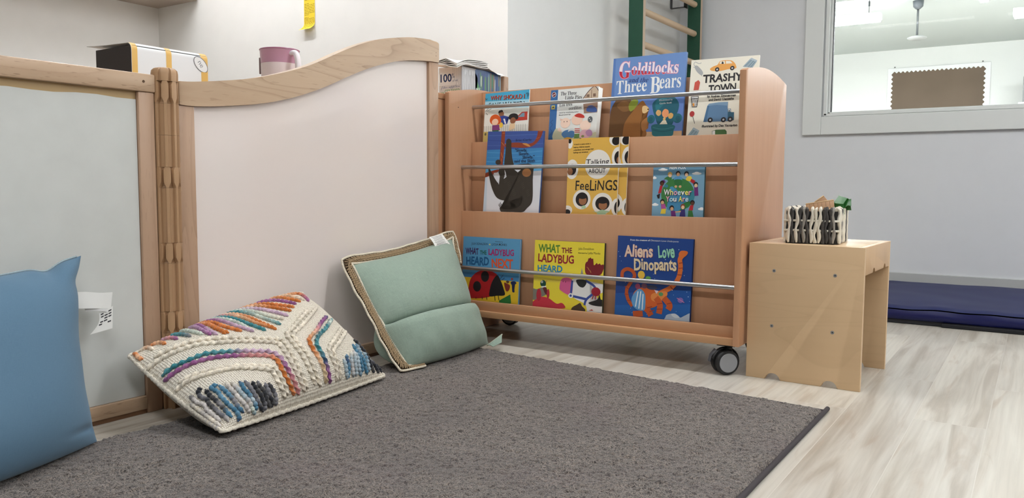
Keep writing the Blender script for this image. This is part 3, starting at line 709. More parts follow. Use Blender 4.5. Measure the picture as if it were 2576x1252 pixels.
LOOPS = [
 ('o o a o', [(0.015,0.985),(0.015,0.995),(0.015,0.98),(0.01,0.935),(0.015,0.905)]),
 ('c a c', [(0.047,0.985),(0.045,0.99),(0.065,0.985),(0.06,0.915)]),
 ('o a o', [(0.09,0.985),(0.09,0.985),(0.105,0.96),(0.105,0.89)]),
 ('l i p', [(0.138,0.985),(0.14,0.975),(0.15,0.94),(0.15,0.87)]),
 ('t t g', [(0.185,0.985),(0.185,0.965),(0.185,0.91),(0.19,0.825)]),
 ('m m m', [(0.233,0.985),(0.23,0.96),(0.22,0.865),(0.23,0.785)]),
 ('p p l', [(0.303,0.985),(0.295,0.95),(0.265,0.815),(0.27,0.72)]),
 ('l p', [(0.281,0.985),(0.275,0.955),(0.25,0.835),(0.25,0.745)]),
 ('o o o o', [(0.331,0.985),(0.32,0.925),(0.295,0.79),(0.315,0.69)]),
 ('o o o', [(0.325,0.985),(0.33,0.875),(0.335,0.76),(0.37,0.66)]),
 ('a o o', [(0.309,0.985),(0.305,0.875),(0.3,0.745),(0.3,0.695)]),
 ('p p l l', [(0.347,0.985),(0.36,0.87),(0.375,0.735),(0.415,0.615)]),
 ('m m m', [(0.367,0.985),(0.385,0.85),(0.4,0.74),(0.405,0.665)]),
 ('m t t t', [(0.386,0.985),(0.41,0.835),(0.43,0.71),(0.47,0.585)]),
 ('c a o o', [(0.435,0.985),(0.465,0.805),(0.485,0.685),(0.52,0.56)]),
 ('p a o', [(0.416,0.985),(0.445,0.81),(0.465,0.69),(0.51,0.595)]),
 ('t t m t', [(0.466,0.985),(0.5,0.82),(0.525,0.7),(0.565,0.59)]),
 ('m m c', [(0.483,0.985),(0.525,0.83),(0.555,0.72),(0.605,0.63)]),
 ('m l l', [(0.51,0.985),(0.565,0.835),(0.6,0.74),(0.645,0.645)]),
 ('o a o o', [(0.543,0.985),(0.605,0.845),(0.645,0.755),(0.69,0.685)]),
 ('a o o', [(0.577,0.985),(0.64,0.86),(0.68,0.78),(0.73,0.715)]),
 ('p p p', [(0.664,0.985),(0.7,0.89),(0.73,0.81),(0.765,0.745)]),
 ('a o o', [(0.759,0.985),(0.765,0.93),(0.775,0.84),(0.81,0.765)]),
 ('c a c', [(0.811,0.985),(0.815,0.95),(0.825,0.855),(0.855,0.785)]),
 ('a o p', [(0.831,0.985),(0.87,0.955),(0.935,0.95),(0.87,0.765)]),
 ('k h h h h h', [(0.015,0.41),(0.015,0.355),(0.015,0.315),(0.02,0.265),(0.015,0.225),(0.015,0.185),(0.015,0.145),(0.015,0.11),(0.015,0.07)]),
 ('h c h c h', [(0.005,0.365),(0.005,0.32),(0.005,0.28),(0.005,0.245),(0.005,0.2),(0.005,0.16),(0.005,0.125),(0.005,0.08),(0.005,0.035)]),
 ('c h h', [(0.0,0.225),(0.0,0.175),(0.0,0.12),(0.0,0.065),(0.0,0.02)]),
 ('k k g k k g g h', [(0.05,0.38),(0.04,0.395),(0.03,0.34),(0.035,0.29),(0.03,0.245),(0.03,0.195),(0.03,0.155),(0.03,0.115),(0.035,0.08),(0.035,0.035)]),
 ('k k k k g k b b', [(0.055,0.36),(0.05,0.305),(0.05,0.26),(0.05,0.215),(0.05,0.175),(0.05,0.13),(0.05,0.09),(0.055,0.05)]),
 ('b b b b b b b b n', [(0.095,0.33),(0.075,0.345),(0.07,0.325),(0.075,0.28),(0.07,0.235),(0.07,0.19),(0.07,0.15),(0.075,0.105),(0.08,0.065),(0.08,0.03),(0.07,0.015)]),
 ('b b b b g g b n', [(0.095,0.32),(0.095,0.295),(0.095,0.26),(0.095,0.21),(0.095,0.165),(0.095,0.125),(0.095,0.085),(0.105,0.045)]),
 ('c h h h h h', [(0.12,0.31),(0.115,0.27),(0.115,0.235),(0.115,0.185),(0.115,0.145),(0.12,0.105),(0.125,0.065),(0.13,0.03)]),
 ('c h e e h m b', [(0.135,0.29),(0.135,0.25),(0.135,0.205),(0.135,0.165),(0.14,0.125),(0.145,0.085),(0.145,0.05),(0.155,0.015)]),
 ('n b b b e b b', [(0.16,0.26),(0.16,0.23),(0.155,0.185),(0.16,0.145),(0.16,0.1),(0.165,0.065),(0.165,0.03)]),
 ('g g g g g k k', [(0.18,0.245),(0.18,0.205),(0.18,0.16),(0.18,0.12),(0.18,0.08),(0.185,0.045),(0.195,0.015)]),
 ('k k k k g k', [(0.205,0.215),(0.2,0.18),(0.2,0.14),(0.205,0.1),(0.205,0.065),(0.21,0.035),(0.195,0.015)]),
 ('g k k k k k', [(0.225,0.2),(0.22,0.16),(0.225,0.12),(0.225,0.08),(0.225,0.05),(0.235,0.02)]),
 ('g g g k k k', [(0.25,0.165),(0.245,0.135),(0.245,0.105),(0.245,0.065),(0.25,0.035),(0.24,0.02)]),
 ('k k g g g', [(0.265,0.155),(0.265,0.12),(0.27,0.085),(0.27,0.055),(0.265,0.02)]),
 ('e e e', [(0.725,0.145),(0.725,0.115),(0.72,0.085),(0.715,0.06),(0.715,0.03)]),
 ('b n b b b', [(0.765,0.17),(0.75,0.135),(0.745,0.1),(0.735,0.07),(0.725,0.05),(0.715,0.03)]),
 ('c e h e', [(0.81,0.19),(0.79,0.15),(0.775,0.12),(0.765,0.085),(0.76,0.06),(0.76,0.03)]),
 ('h e e e', [(0.83,0.19),(0.815,0.145),(0.8,0.11),(0.79,0.08),(0.785,0.055),(0.78,0.03)]),
 ('e e e b', [(0.835,0.18),(0.83,0.13),(0.82,0.1),(0.815,0.075),(0.81,0.05),(0.815,0.025)]),
 ('b b b b b', [(0.86,0.245),(0.855,0.21),(0.85,0.17),(0.845,0.13),(0.84,0.1),(0.835,0.07),(0.83,0.04)]),
 ('b e b b b b', [(0.895,0.25),(0.885,0.2),(0.87,0.15),(0.87,0.115),(0.865,0.085),(0.86,0.055),(0.865,0.025)]),
 ('e b e e', [(0.905,0.175),(0.91,0.15),(0.9,0.11),(0.89,0.07),(0.885,0.035)]),
 ('k k k k k k', [(0.91,0.295),(0.92,0.27),(0.92,0.225),(0.925,0.19),(0.925,0.16),(0.925,0.125),(0.915,0.085),(0.915,0.055),(0.92,0.025)]),
 ('g k k k', [(0.94,0.115),(0.95,0.08),(0.955,0.045),(0.965,0.02)]),
 ('k k k', [(0.97,0.085),(0.99,0.06),(0.995,0.025)]),
]
PAL = {'o': (206, 120, 58), 'a': (226, 180, 142), 'c': (232, 222, 204), 'p': (150, 92, 142), 'i': (206, 140, 140), 'l': (196, 168, 190), 't': (62, 134, 142), 'd': (40, 100, 110), 'm': (196, 206, 194), 'k': (44, 46, 52), 'g': (118, 118, 124), 'h': (198, 192, 188), 'b': (76, 126, 154), 'n': (58, 80, 112), 'e': (160, 176, 184), 's': (206, 182, 146)}
def yarn_material():
    m, t, b = nt('dyed_wool_yarn'); at = node(t, 'ShaderNodeAttribute', attribute_name='dye')
    n = node(t, 'ShaderNodeTexNoise', Scale=260.0, Detail=3.0); t.links.new(coords(t), n.inputs['Vector'])
    t.links.new(mix(t, 1.0, at.outputs['Color'], ramp(t, n.outputs['Fac'], [(.3, (.72, .72, .72)), (.65, (1.06, 1.06, 1.06))]), 'MULTIPLY'), b.inputs['Base Color'])
    b.inputs['Roughness'].default_value = .95; b.inputs['Specular IOR Level'].default_value = .1; b.inputs['Sheen Weight'].default_value = .3
    bump(t, b, n.outputs['Fac'], .5, .002); return m
YARN = yarn_material()
def resample(P, step):
    P = np.array(P); d = np.r_[0, np.cumsum(np.linalg.norm(np.diff(P, axis=0), axis=1))]
    n = max(2, int(round(d[-1]/step))+1); s = np.linspace(0, d[-1], n)
    return np.stack([np.interp(s, d, P[:, k]) for k in range(3)], 1), s, d[-1]
def yarn(name, cush, cols, uvp, r, period, parent, kind):
    uvs = np.array(smooth_path(uvp, 8)); P0 = cush.S(uvs[:, 0], uvs[:, 1]); N0 = cush.frame(uvs[:, 0], uvs[:, 1])
    k = int(np.sign((N0 @ cush.n).sum())) or 1; N0 = N0*k
    P, s, L = resample(P0, period/8)
    d0 = np.r_[0, np.cumsum(np.linalg.norm(np.diff(P0, axis=0), axis=1))]
    N = np.stack([np.interp(s, d0, N0[:, j]) for j in range(3)], 1); N /= np.linalg.norm(N, axis=1, keepdims=True)
    bm = NB(); seg = 10; rings = []; ph = rng.uniform(0, PI)
    cl = bm.verts.layers.float_color.new('dye')
    stops = [np.array(lin(PAL[c])) for c in cols.split()]
    T = np.gradient(P, axis=0); T /= np.linalg.norm(T, axis=1, keepdims=True); B = np.cross(T, N)
    for i in range(len(P)):
        q = s[i]/period
        if kind == 'twist':
            a, b_, tw = r*1.12, r*.62, PI*q+ph; rad = 1+.10*math.sin(2*PI*q*1.0+ph)
        else:
            w = abs(math.sin(PI*q+ph)); a = b_ = r*(.52+.5*w**.6); tw = 0; rad = 1
        e = min(1, .35+.65*min(s[i], L-s[i])/(r*1.2)) if L > 4*r else 1
        g = s[i]/L*(len(stops)-1); i0 = min(int(g), len(stops)-2) if len(stops) > 1 else 0
        col = stops[i0]*(1-(g-i0))+stops[min(i0+1, len(stops)-1)]*(g-i0)
        kb = int(q+ph/PI); hsh = math.sin(kb*12.9898+ph*78.2)*43758.5; hsh -= math.floor(hsh)
        col = np.clip(col*(.86+.24*hsh)+np.array((.62, .56, .46))*(.16*max(0, hsh-.45)), 0, 1)
        row = []
        for k_ in range(seg):
            t_ = 2*PI*k_/seg; x, y = a*math.cos(t_), b_*math.sin(t_)
            x, y = x*math.cos(tw)-y*math.sin(tw), x*math.sin(tw)+y*math.cos(tw)
            v = bm.verts.new(P[i]+N[i]*(r*.42+y*rad*e)+B[i]*x*rad*e); v[cl] = (*col, 1); row.append(v)
        rings.append(row)
    for A, Bq in zip(rings, rings[1:]):
        for k_ in range(seg): bm.faces.new((A[k_], A[(k_+1) % seg], Bq[(k_+1) % seg], Bq[k_]))
    bm.faces.new(rings[0][::-1]); bm.faces.new(rings[-1])
    return obj(name, bm, YARN, parent, world=True, smooth=True, angle=None)
def cushion_body(name, C, mat, parent, n=90, wob=None):
    t = np.linspace(0, 1, n); t = .5-.5*np.cos(PI*t)*(.55+.45*np.abs(np.cos(PI*t))); t[0], t[-1] = 0, 1
    u, v = np.meshgrid(t, t, indexing='ij'); uv = np.stack([u, v], -1)
    F = C.S(u, v, 1); B = C.S(u, v, -1); B[0], B[-1], B[:, 0], B[:, -1] = F[0], F[-1], F[:, 0], F[:, -1]
    for A in (F, B):
        A[..., 2] = np.maximum(A[..., 2], .0175); A[..., 0] = np.maximum(A[..., 0], XP+.0065)
    bm = NB(); gridmesh(bm, F, 0, uv); gridmesh(bm, B, 0, uv, flip=True)
    bmesh.ops.remove_doubles(bm, verts=bm.verts[:], dist=1e-6)
    return obj(name, bm, mat, parent, world=True, smooth=True, angle=None)

# ---- patterned wool cushion
def knit():
    m, t, b = nt('cream_knit'); uv = node(t, 'ShaderNodeUVMap').outputs['UV']
    mp = node(t, 'ShaderNodeMapping'); mp.inputs['Scale'].default_value = (1.55, 1, 1); t.links.new(uv, mp.inputs['Vector'])
    vo = node(t, 'ShaderNodeTexVoronoi', Scale=80.0, Randomness=.25); t.links.new(mp.outputs['Vector'], vo.inputs['Vector'])
    col = ramp(t, vo.outputs['Distance'], [(.25, lin((244, 238, 224))), (.8, lin((170, 154, 132)))])
    t.links.new(col, b.inputs['Base Color']); b.inputs['Roughness'].default_value = .95; b.inputs['Specular IOR Level'].default_value = .1
    iv = node(t, 'ShaderNodeMath', operation='SUBTRACT'); iv.inputs[0].default_value = 1; t.links.new(vo.outputs['Distance'], iv.inputs[1])
    bump(t, b, iv.outputs[0], .9, .004); return m
wc = thing('patterned_cushion', 'cream knitted wool cushion with multicoloured yarn braids and loops, lying against the dividers', 'cushion', (-1.7, 1.4, .0175))
cushion_body('knit_cover', WOOL, knit(), wc, 100)
for c, p in BRAIDS: yarn('braid', WOOL, c, p, .0064, .019, wc, 'twist')
for c, p in LOOPS: yarn('loop_row', WOOL, c, p, .0060, .0115, wc, 'bead')
bm = NB(); cl = bm.verts.layers.float_color.new('dye')
ts = np.linspace(0, 1, 160)
per = [(t, 0) for t in ts]+[(1, t) for t in ts[1:]]+[(1-t, 1) for t in ts[1:]]+[(0, 1-t) for t in ts[1:-1]]
pp = WOOL.base(np.array([p[0] for p in per]), np.array([p[1] for p in per]))
cen = pp.mean(0); pp = pp+(pp-cen)/np.linalg.norm(pp-cen, axis=1, keepdims=True)*.004+np.outer(np.sin(np.arange(len(pp))*1.1)*.0016, WOOL.n)
pp[:, 2] = np.maximum(pp[:, 2], .024)
tube(bm, pp, .0052, 8, closed=True, rfun=lambda i, n: .8+.35*abs(math.sin(i*.85)), flat=.75)
for v in bm.verts: v[cl] = (*lin((226, 218, 202)), 1)
obj('seam_edge', bm, YARN, wc, world=True, smooth=True, angle=None)

# ---- sage cushion with a jute trim
gc = thing('sage_cushion', 'sage green linen cushion with jute lace trim, slumped against divider and bookshelf', 'cushion', (-1.75, 2.1, .0175))
linen = fabric('sage_linen', (154, 171, 157), (116, 136, 124), 330, .9, .9, .2, .10)
cushion_body('cover', GREEN, linen, gc, 110)
per = [(t, 0) for t in np.linspace(.15, 0, 24)]+[(0, t) for t in np.linspace(0.0, 1, 90)[1:]]+[(t, 1) for t in np.linspace(0, 1, 120)[1:]]+[(1, t) for t in np.linspace(1, .74, 30)[1:]]
pu = np.array([p[0] for p in per]); pv = np.array([p[1] for p in per])
seam = GREEN.base(pu, pv); mid = GREEN.base(np.array(.5), np.array(.5))
BLc, BRc, TLc, TRc = GREEN.c; eu = (BRc-BLc+TRc-TLc); eu /= np.linalg.norm(eu); ev = (TLc-BLc+TRc-BRc); ev -= eu*(ev@eu); ev /= np.linalg.norm(ev)
outd = []
for u, v in per:
    d = np.array(0.0)*eu
    wl = max(0, 1-u/.05)*(1 if u < .05 else 0); wr = max(0, (u-.95)/.05) if u > .95 else 0; wt = max(0, (v-.93)/.07) if v > .93 else (-.8*(.04-v)/.04 if v < .04 else 0)
    d = -eu*wl+eu*wr+ev*wt; outd.append(d/max(1e-6, np.linalg.norm(d)))
outd = np.array(outd)
for _ in range(4): outd[1:-1] = (outd[:-2]+outd[1:-1]+outd[2:])/3
outd /= np.linalg.norm(outd, axis=1, keepdims=True)
wid = .027; nn = GREEN.n
wave = np.sin(np.arange(len(per))*.33)*.0012+np.sin(np.arange(len(per))*.11)*.002
strip = np.stack([seam-outd*.006+np.outer(wave*0+.006, nn), seam+outd*wid*.5+np.outer(wave, nn), seam+outd*wid+np.outer(wave*1.6, nn)], 1)
strip[..., 2] = np.maximum(strip[..., 2], .021)
strip[..., 0] = np.maximum(strip[..., 0], XP+.008)
strip[..., 1] = np.minimum(strip[..., 1], 2.437)
tr = NB(); gridmesh(tr, strip)
trim = obj('jute_trim', tr, plain('jute_dark', (88, 69, 50), .95, noise=.25, nscale=300), gc, world=True, smooth=True, angle=None)
cream = plain('cotton_cream', (214, 204, 184), .95, noise=.1, nscale=300); tanj = plain('jute_tan', (152, 130, 100), .95, noise=.15, nscale=300)
def along(col, off, step):
    P, s, L = resample(strip[:, col]+nn*off, step); return P
for col, off in ((0, .004), (2, .002)):
    bm = NB(); P = along(col, off, .0016); tube(bm, P, .0038, 8, rfun=lambda i, n: .72+.4*abs(math.sin(i*.9))); obj('trim_cord', bm, cream, trim, world=True, smooth=True, angle=None)
A, Bz = along(0, .005, .0042), along(2, .0035, .0042); nz = min(len(A), len(Bz))
A, _, L1 = resample(strip[:, 0]+nn*.0055, .0036); s2 = np.linspace(0, 1, len(A)); P2 = strip[:, 2]+nn*.0038
d2_ = np.linspace(0, 1, len(P2)); Bz = np.stack([np.interp(s2, d2_, P2[:, k]) for k in range(3)], 1)
bm = NB()
for o_ in (0, 1):
    zz = [(A[i]*.84+Bz[i]*.16 if (i//2+o_) % 2 else A[i]*.16+Bz[i]*.84)+nn*.001*(o_+(i % 2)) for i in range(0, len(A), 2)]
    tube(bm, smooth_path(zz, 5), .0017, 6)
tube(bm, [A[i]*.5+Bz[i]*.5+nn*.0012 for i in range(len(A))], .0022, 6, rfun=lambda i, n: .7+.5*abs(math.sin(i*1.1))); obj('trim_lacing', bm, tanj, trim, world=True, smooth=True, angle=None)
# loose corner of the trim by the shelf wheel
bm = NB(); q = [V(-1.655, 2.335, .0195), V(-1.640, 2.412, .052), V(-1.615, 2.372, .030), V(-1.628, 2.335, .0185)]
fl = np.array([[q[0]*(1-a)*(1-b)+q[3]*a*(1-b)+q[1]*(1-a)*b+q[2]*a*b+V(0, 0, .004*math.sin(PI*a)) for b in np.linspace(0, 1, 8)] for a in np.linspace(0, 1, 8)])
gridmesh(bm, fl, uv=np.stack(np.meshgrid(np.linspace(0, .1, 8), np.linspace(0, .1, 8), indexing='ij'), -1)); solid(bm, .002)
fo = obj('corner_flap', bm, linen, gc, world=True, smooth=True)
bm = NB(); tube(bm, resample([fl[0, k] for k in range(8)], .0016)[0], .0026, 8, rfun=lambda i, n: .75+.35*abs(math.sin(i*.9))); obj('flap_stitching', bm, cream, fo, world=True, smooth=True)
# care label folded over the top edge
def ribbon(rows, mat, name, parent, th=.0006):
    bm = NB(); R = np.array([[np.array(a)*(1-t)+np.array(b)*t for t in np.linspace(0, 1, 6)] for a, b in rows]); gridmesh(bm, R)
    solid(bm, th); return obj(name, bm, mat, parent, world=True, smooth=True)
lab = plain('label_white', (236, 236, 232), .7)
rows = []
for k in range(9):
    t = k/8
    a = V(-1.860+.022*t+.008*math.sin(PI*t), 2.256+.004*t+.010*t*t, .412-.049*t); b = V(-1.860+.026*t+.004*math.sin(PI*t), 2.334+.010*t+.030*t*t, .4205-.058*t)
    rows.append((a, b))
lo = ribbon(rows, lab, 'care_label', gc)
ink = plain('print_grey', (120, 120, 122), .8)
bm = NB()
for k in range(13):
    t = .07+.80*k/12; i = min(int(t*8), 7); f = t*8-i
    a = rows[i][0].lerp(rows[i+1][0], f); b = rows[i][1].lerp(rows[i+1][1], f); n_ = V(.85, -.3, .2)*.0011
    s0, s1 = (.12+.10*((k*37) % 5)/5, .88-.10*((k*53) % 4)/4)
    x = s0
    while x < s1:
        w_ = .03+.06*((k*7+int(x*100)*13) % 10)/10; p0 = a.lerp(b, x)+n_; p1 = a.lerp(b, min(s1, x+w_))+n_; d_ = V(0, 0, .0011)
        bm.faces.new([bm.verts.new(q) for q in (p0-d_, p1-d_, p1+d_, p0+d_)]); x += w_+.018
obj('label_print', bm, ink, lo, world=True)

# ---- blue cushion
bc = thing('blue_cushion', 'plain dusty blue square cushion at the left edge, leaning against the grey board', 'cushion', (-1.72, .74, .0175))
blue = fabric('dusty_blue_cotton', (95, 125, 148), (81, 110, 133), 520, .85, .8, .06, .06)
cushion_body('cover', BLUE, blue, bc, 100)
ts = np.linspace(.02, .97, 140); pp = BLUE.S(ts, np.ones(140))+BLUE.n*.002+np.array((0, 0, .0015))
bm = NB(); tube(bm, pp, .0024, 8, rfun=lambda i, n: .7+.4*abs(math.sin(i*1.3))); obj('piping', bm, plain('piping_pale', (150, 166, 172), .9), bc, world=True, smooth=True)
XB = -1.885
rows = [(V(XB+.001, .984+.0875*t, .3455-.010*t+.001*math.sin(7*t)), V(XB+.004+.003*math.sin(5*t), .984+.082*t, .307-.010*t)) for t in np.linspace(0, 1, 9)]
l1 = ribbon(rows, lab, 'care_label', bc)
rows = [(V(XB+.0005-.0*t, 1.006+.005*t+.022*t*t, .302-.028*t), V(XB+.002+.004*t, 1.066+.003*t, .335-.055*t)) for t in np.linspace(0, 1, 7)]
rows = [(V(XB-.002, 1.000+.068*t, .318-.008*t), V(XB+.001+.004*math.sin(PI*t), 1.004+.062*t, .2965-.012*t+.004*math.sin(PI*t))) for t in np.linspace(0, 1, 7)]
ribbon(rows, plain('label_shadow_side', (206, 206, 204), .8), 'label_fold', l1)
rows = [(V(XB+.000+.006*t, 1.036-.026*t+.010*math.sin(PI*t), .289-.048*t), V(XB+.003+.002*t, 1.070-.004*t, .302-.054*t)) for t in np.linspace(0, 1, 9)]
l2 = ribbon(rows, lab, 'label_tail', l1)
bm = NB()
for k in range(5):
    t = .2+.13*k; a, b = rows[int(t*8)]; 
    for s0, s1 in ((.12, .32), (.38, .62), (.68, .9)):
        if (k*3+int(s0*10)) % 4 == 3: continue
        p0 = a.lerp(b, s0)+V(.0012, -.0006, 0); p1 = a.lerp(b, s1)+V(.0012, -.0006, 0); d_ = V(0, .0002, .0017)
        bm.faces.new([bm.verts.new(q) for q in (p0-d_, p1-d_, p1+d_, p0+d_)])
obj('label_print', bm, plain('print_dark', (70, 70, 74), .8), l2, world=True)
rows = [(V(XB-.004, .970+.018*t, .354-.001*t), V(XB-.004, .972+.014*t, .292+.004*t)) for t in np.linspace(0, 1, 4)]
ribbon(rows, plain('tape_charcoal', (52, 64, 74), .9), 'label_backing', bc)
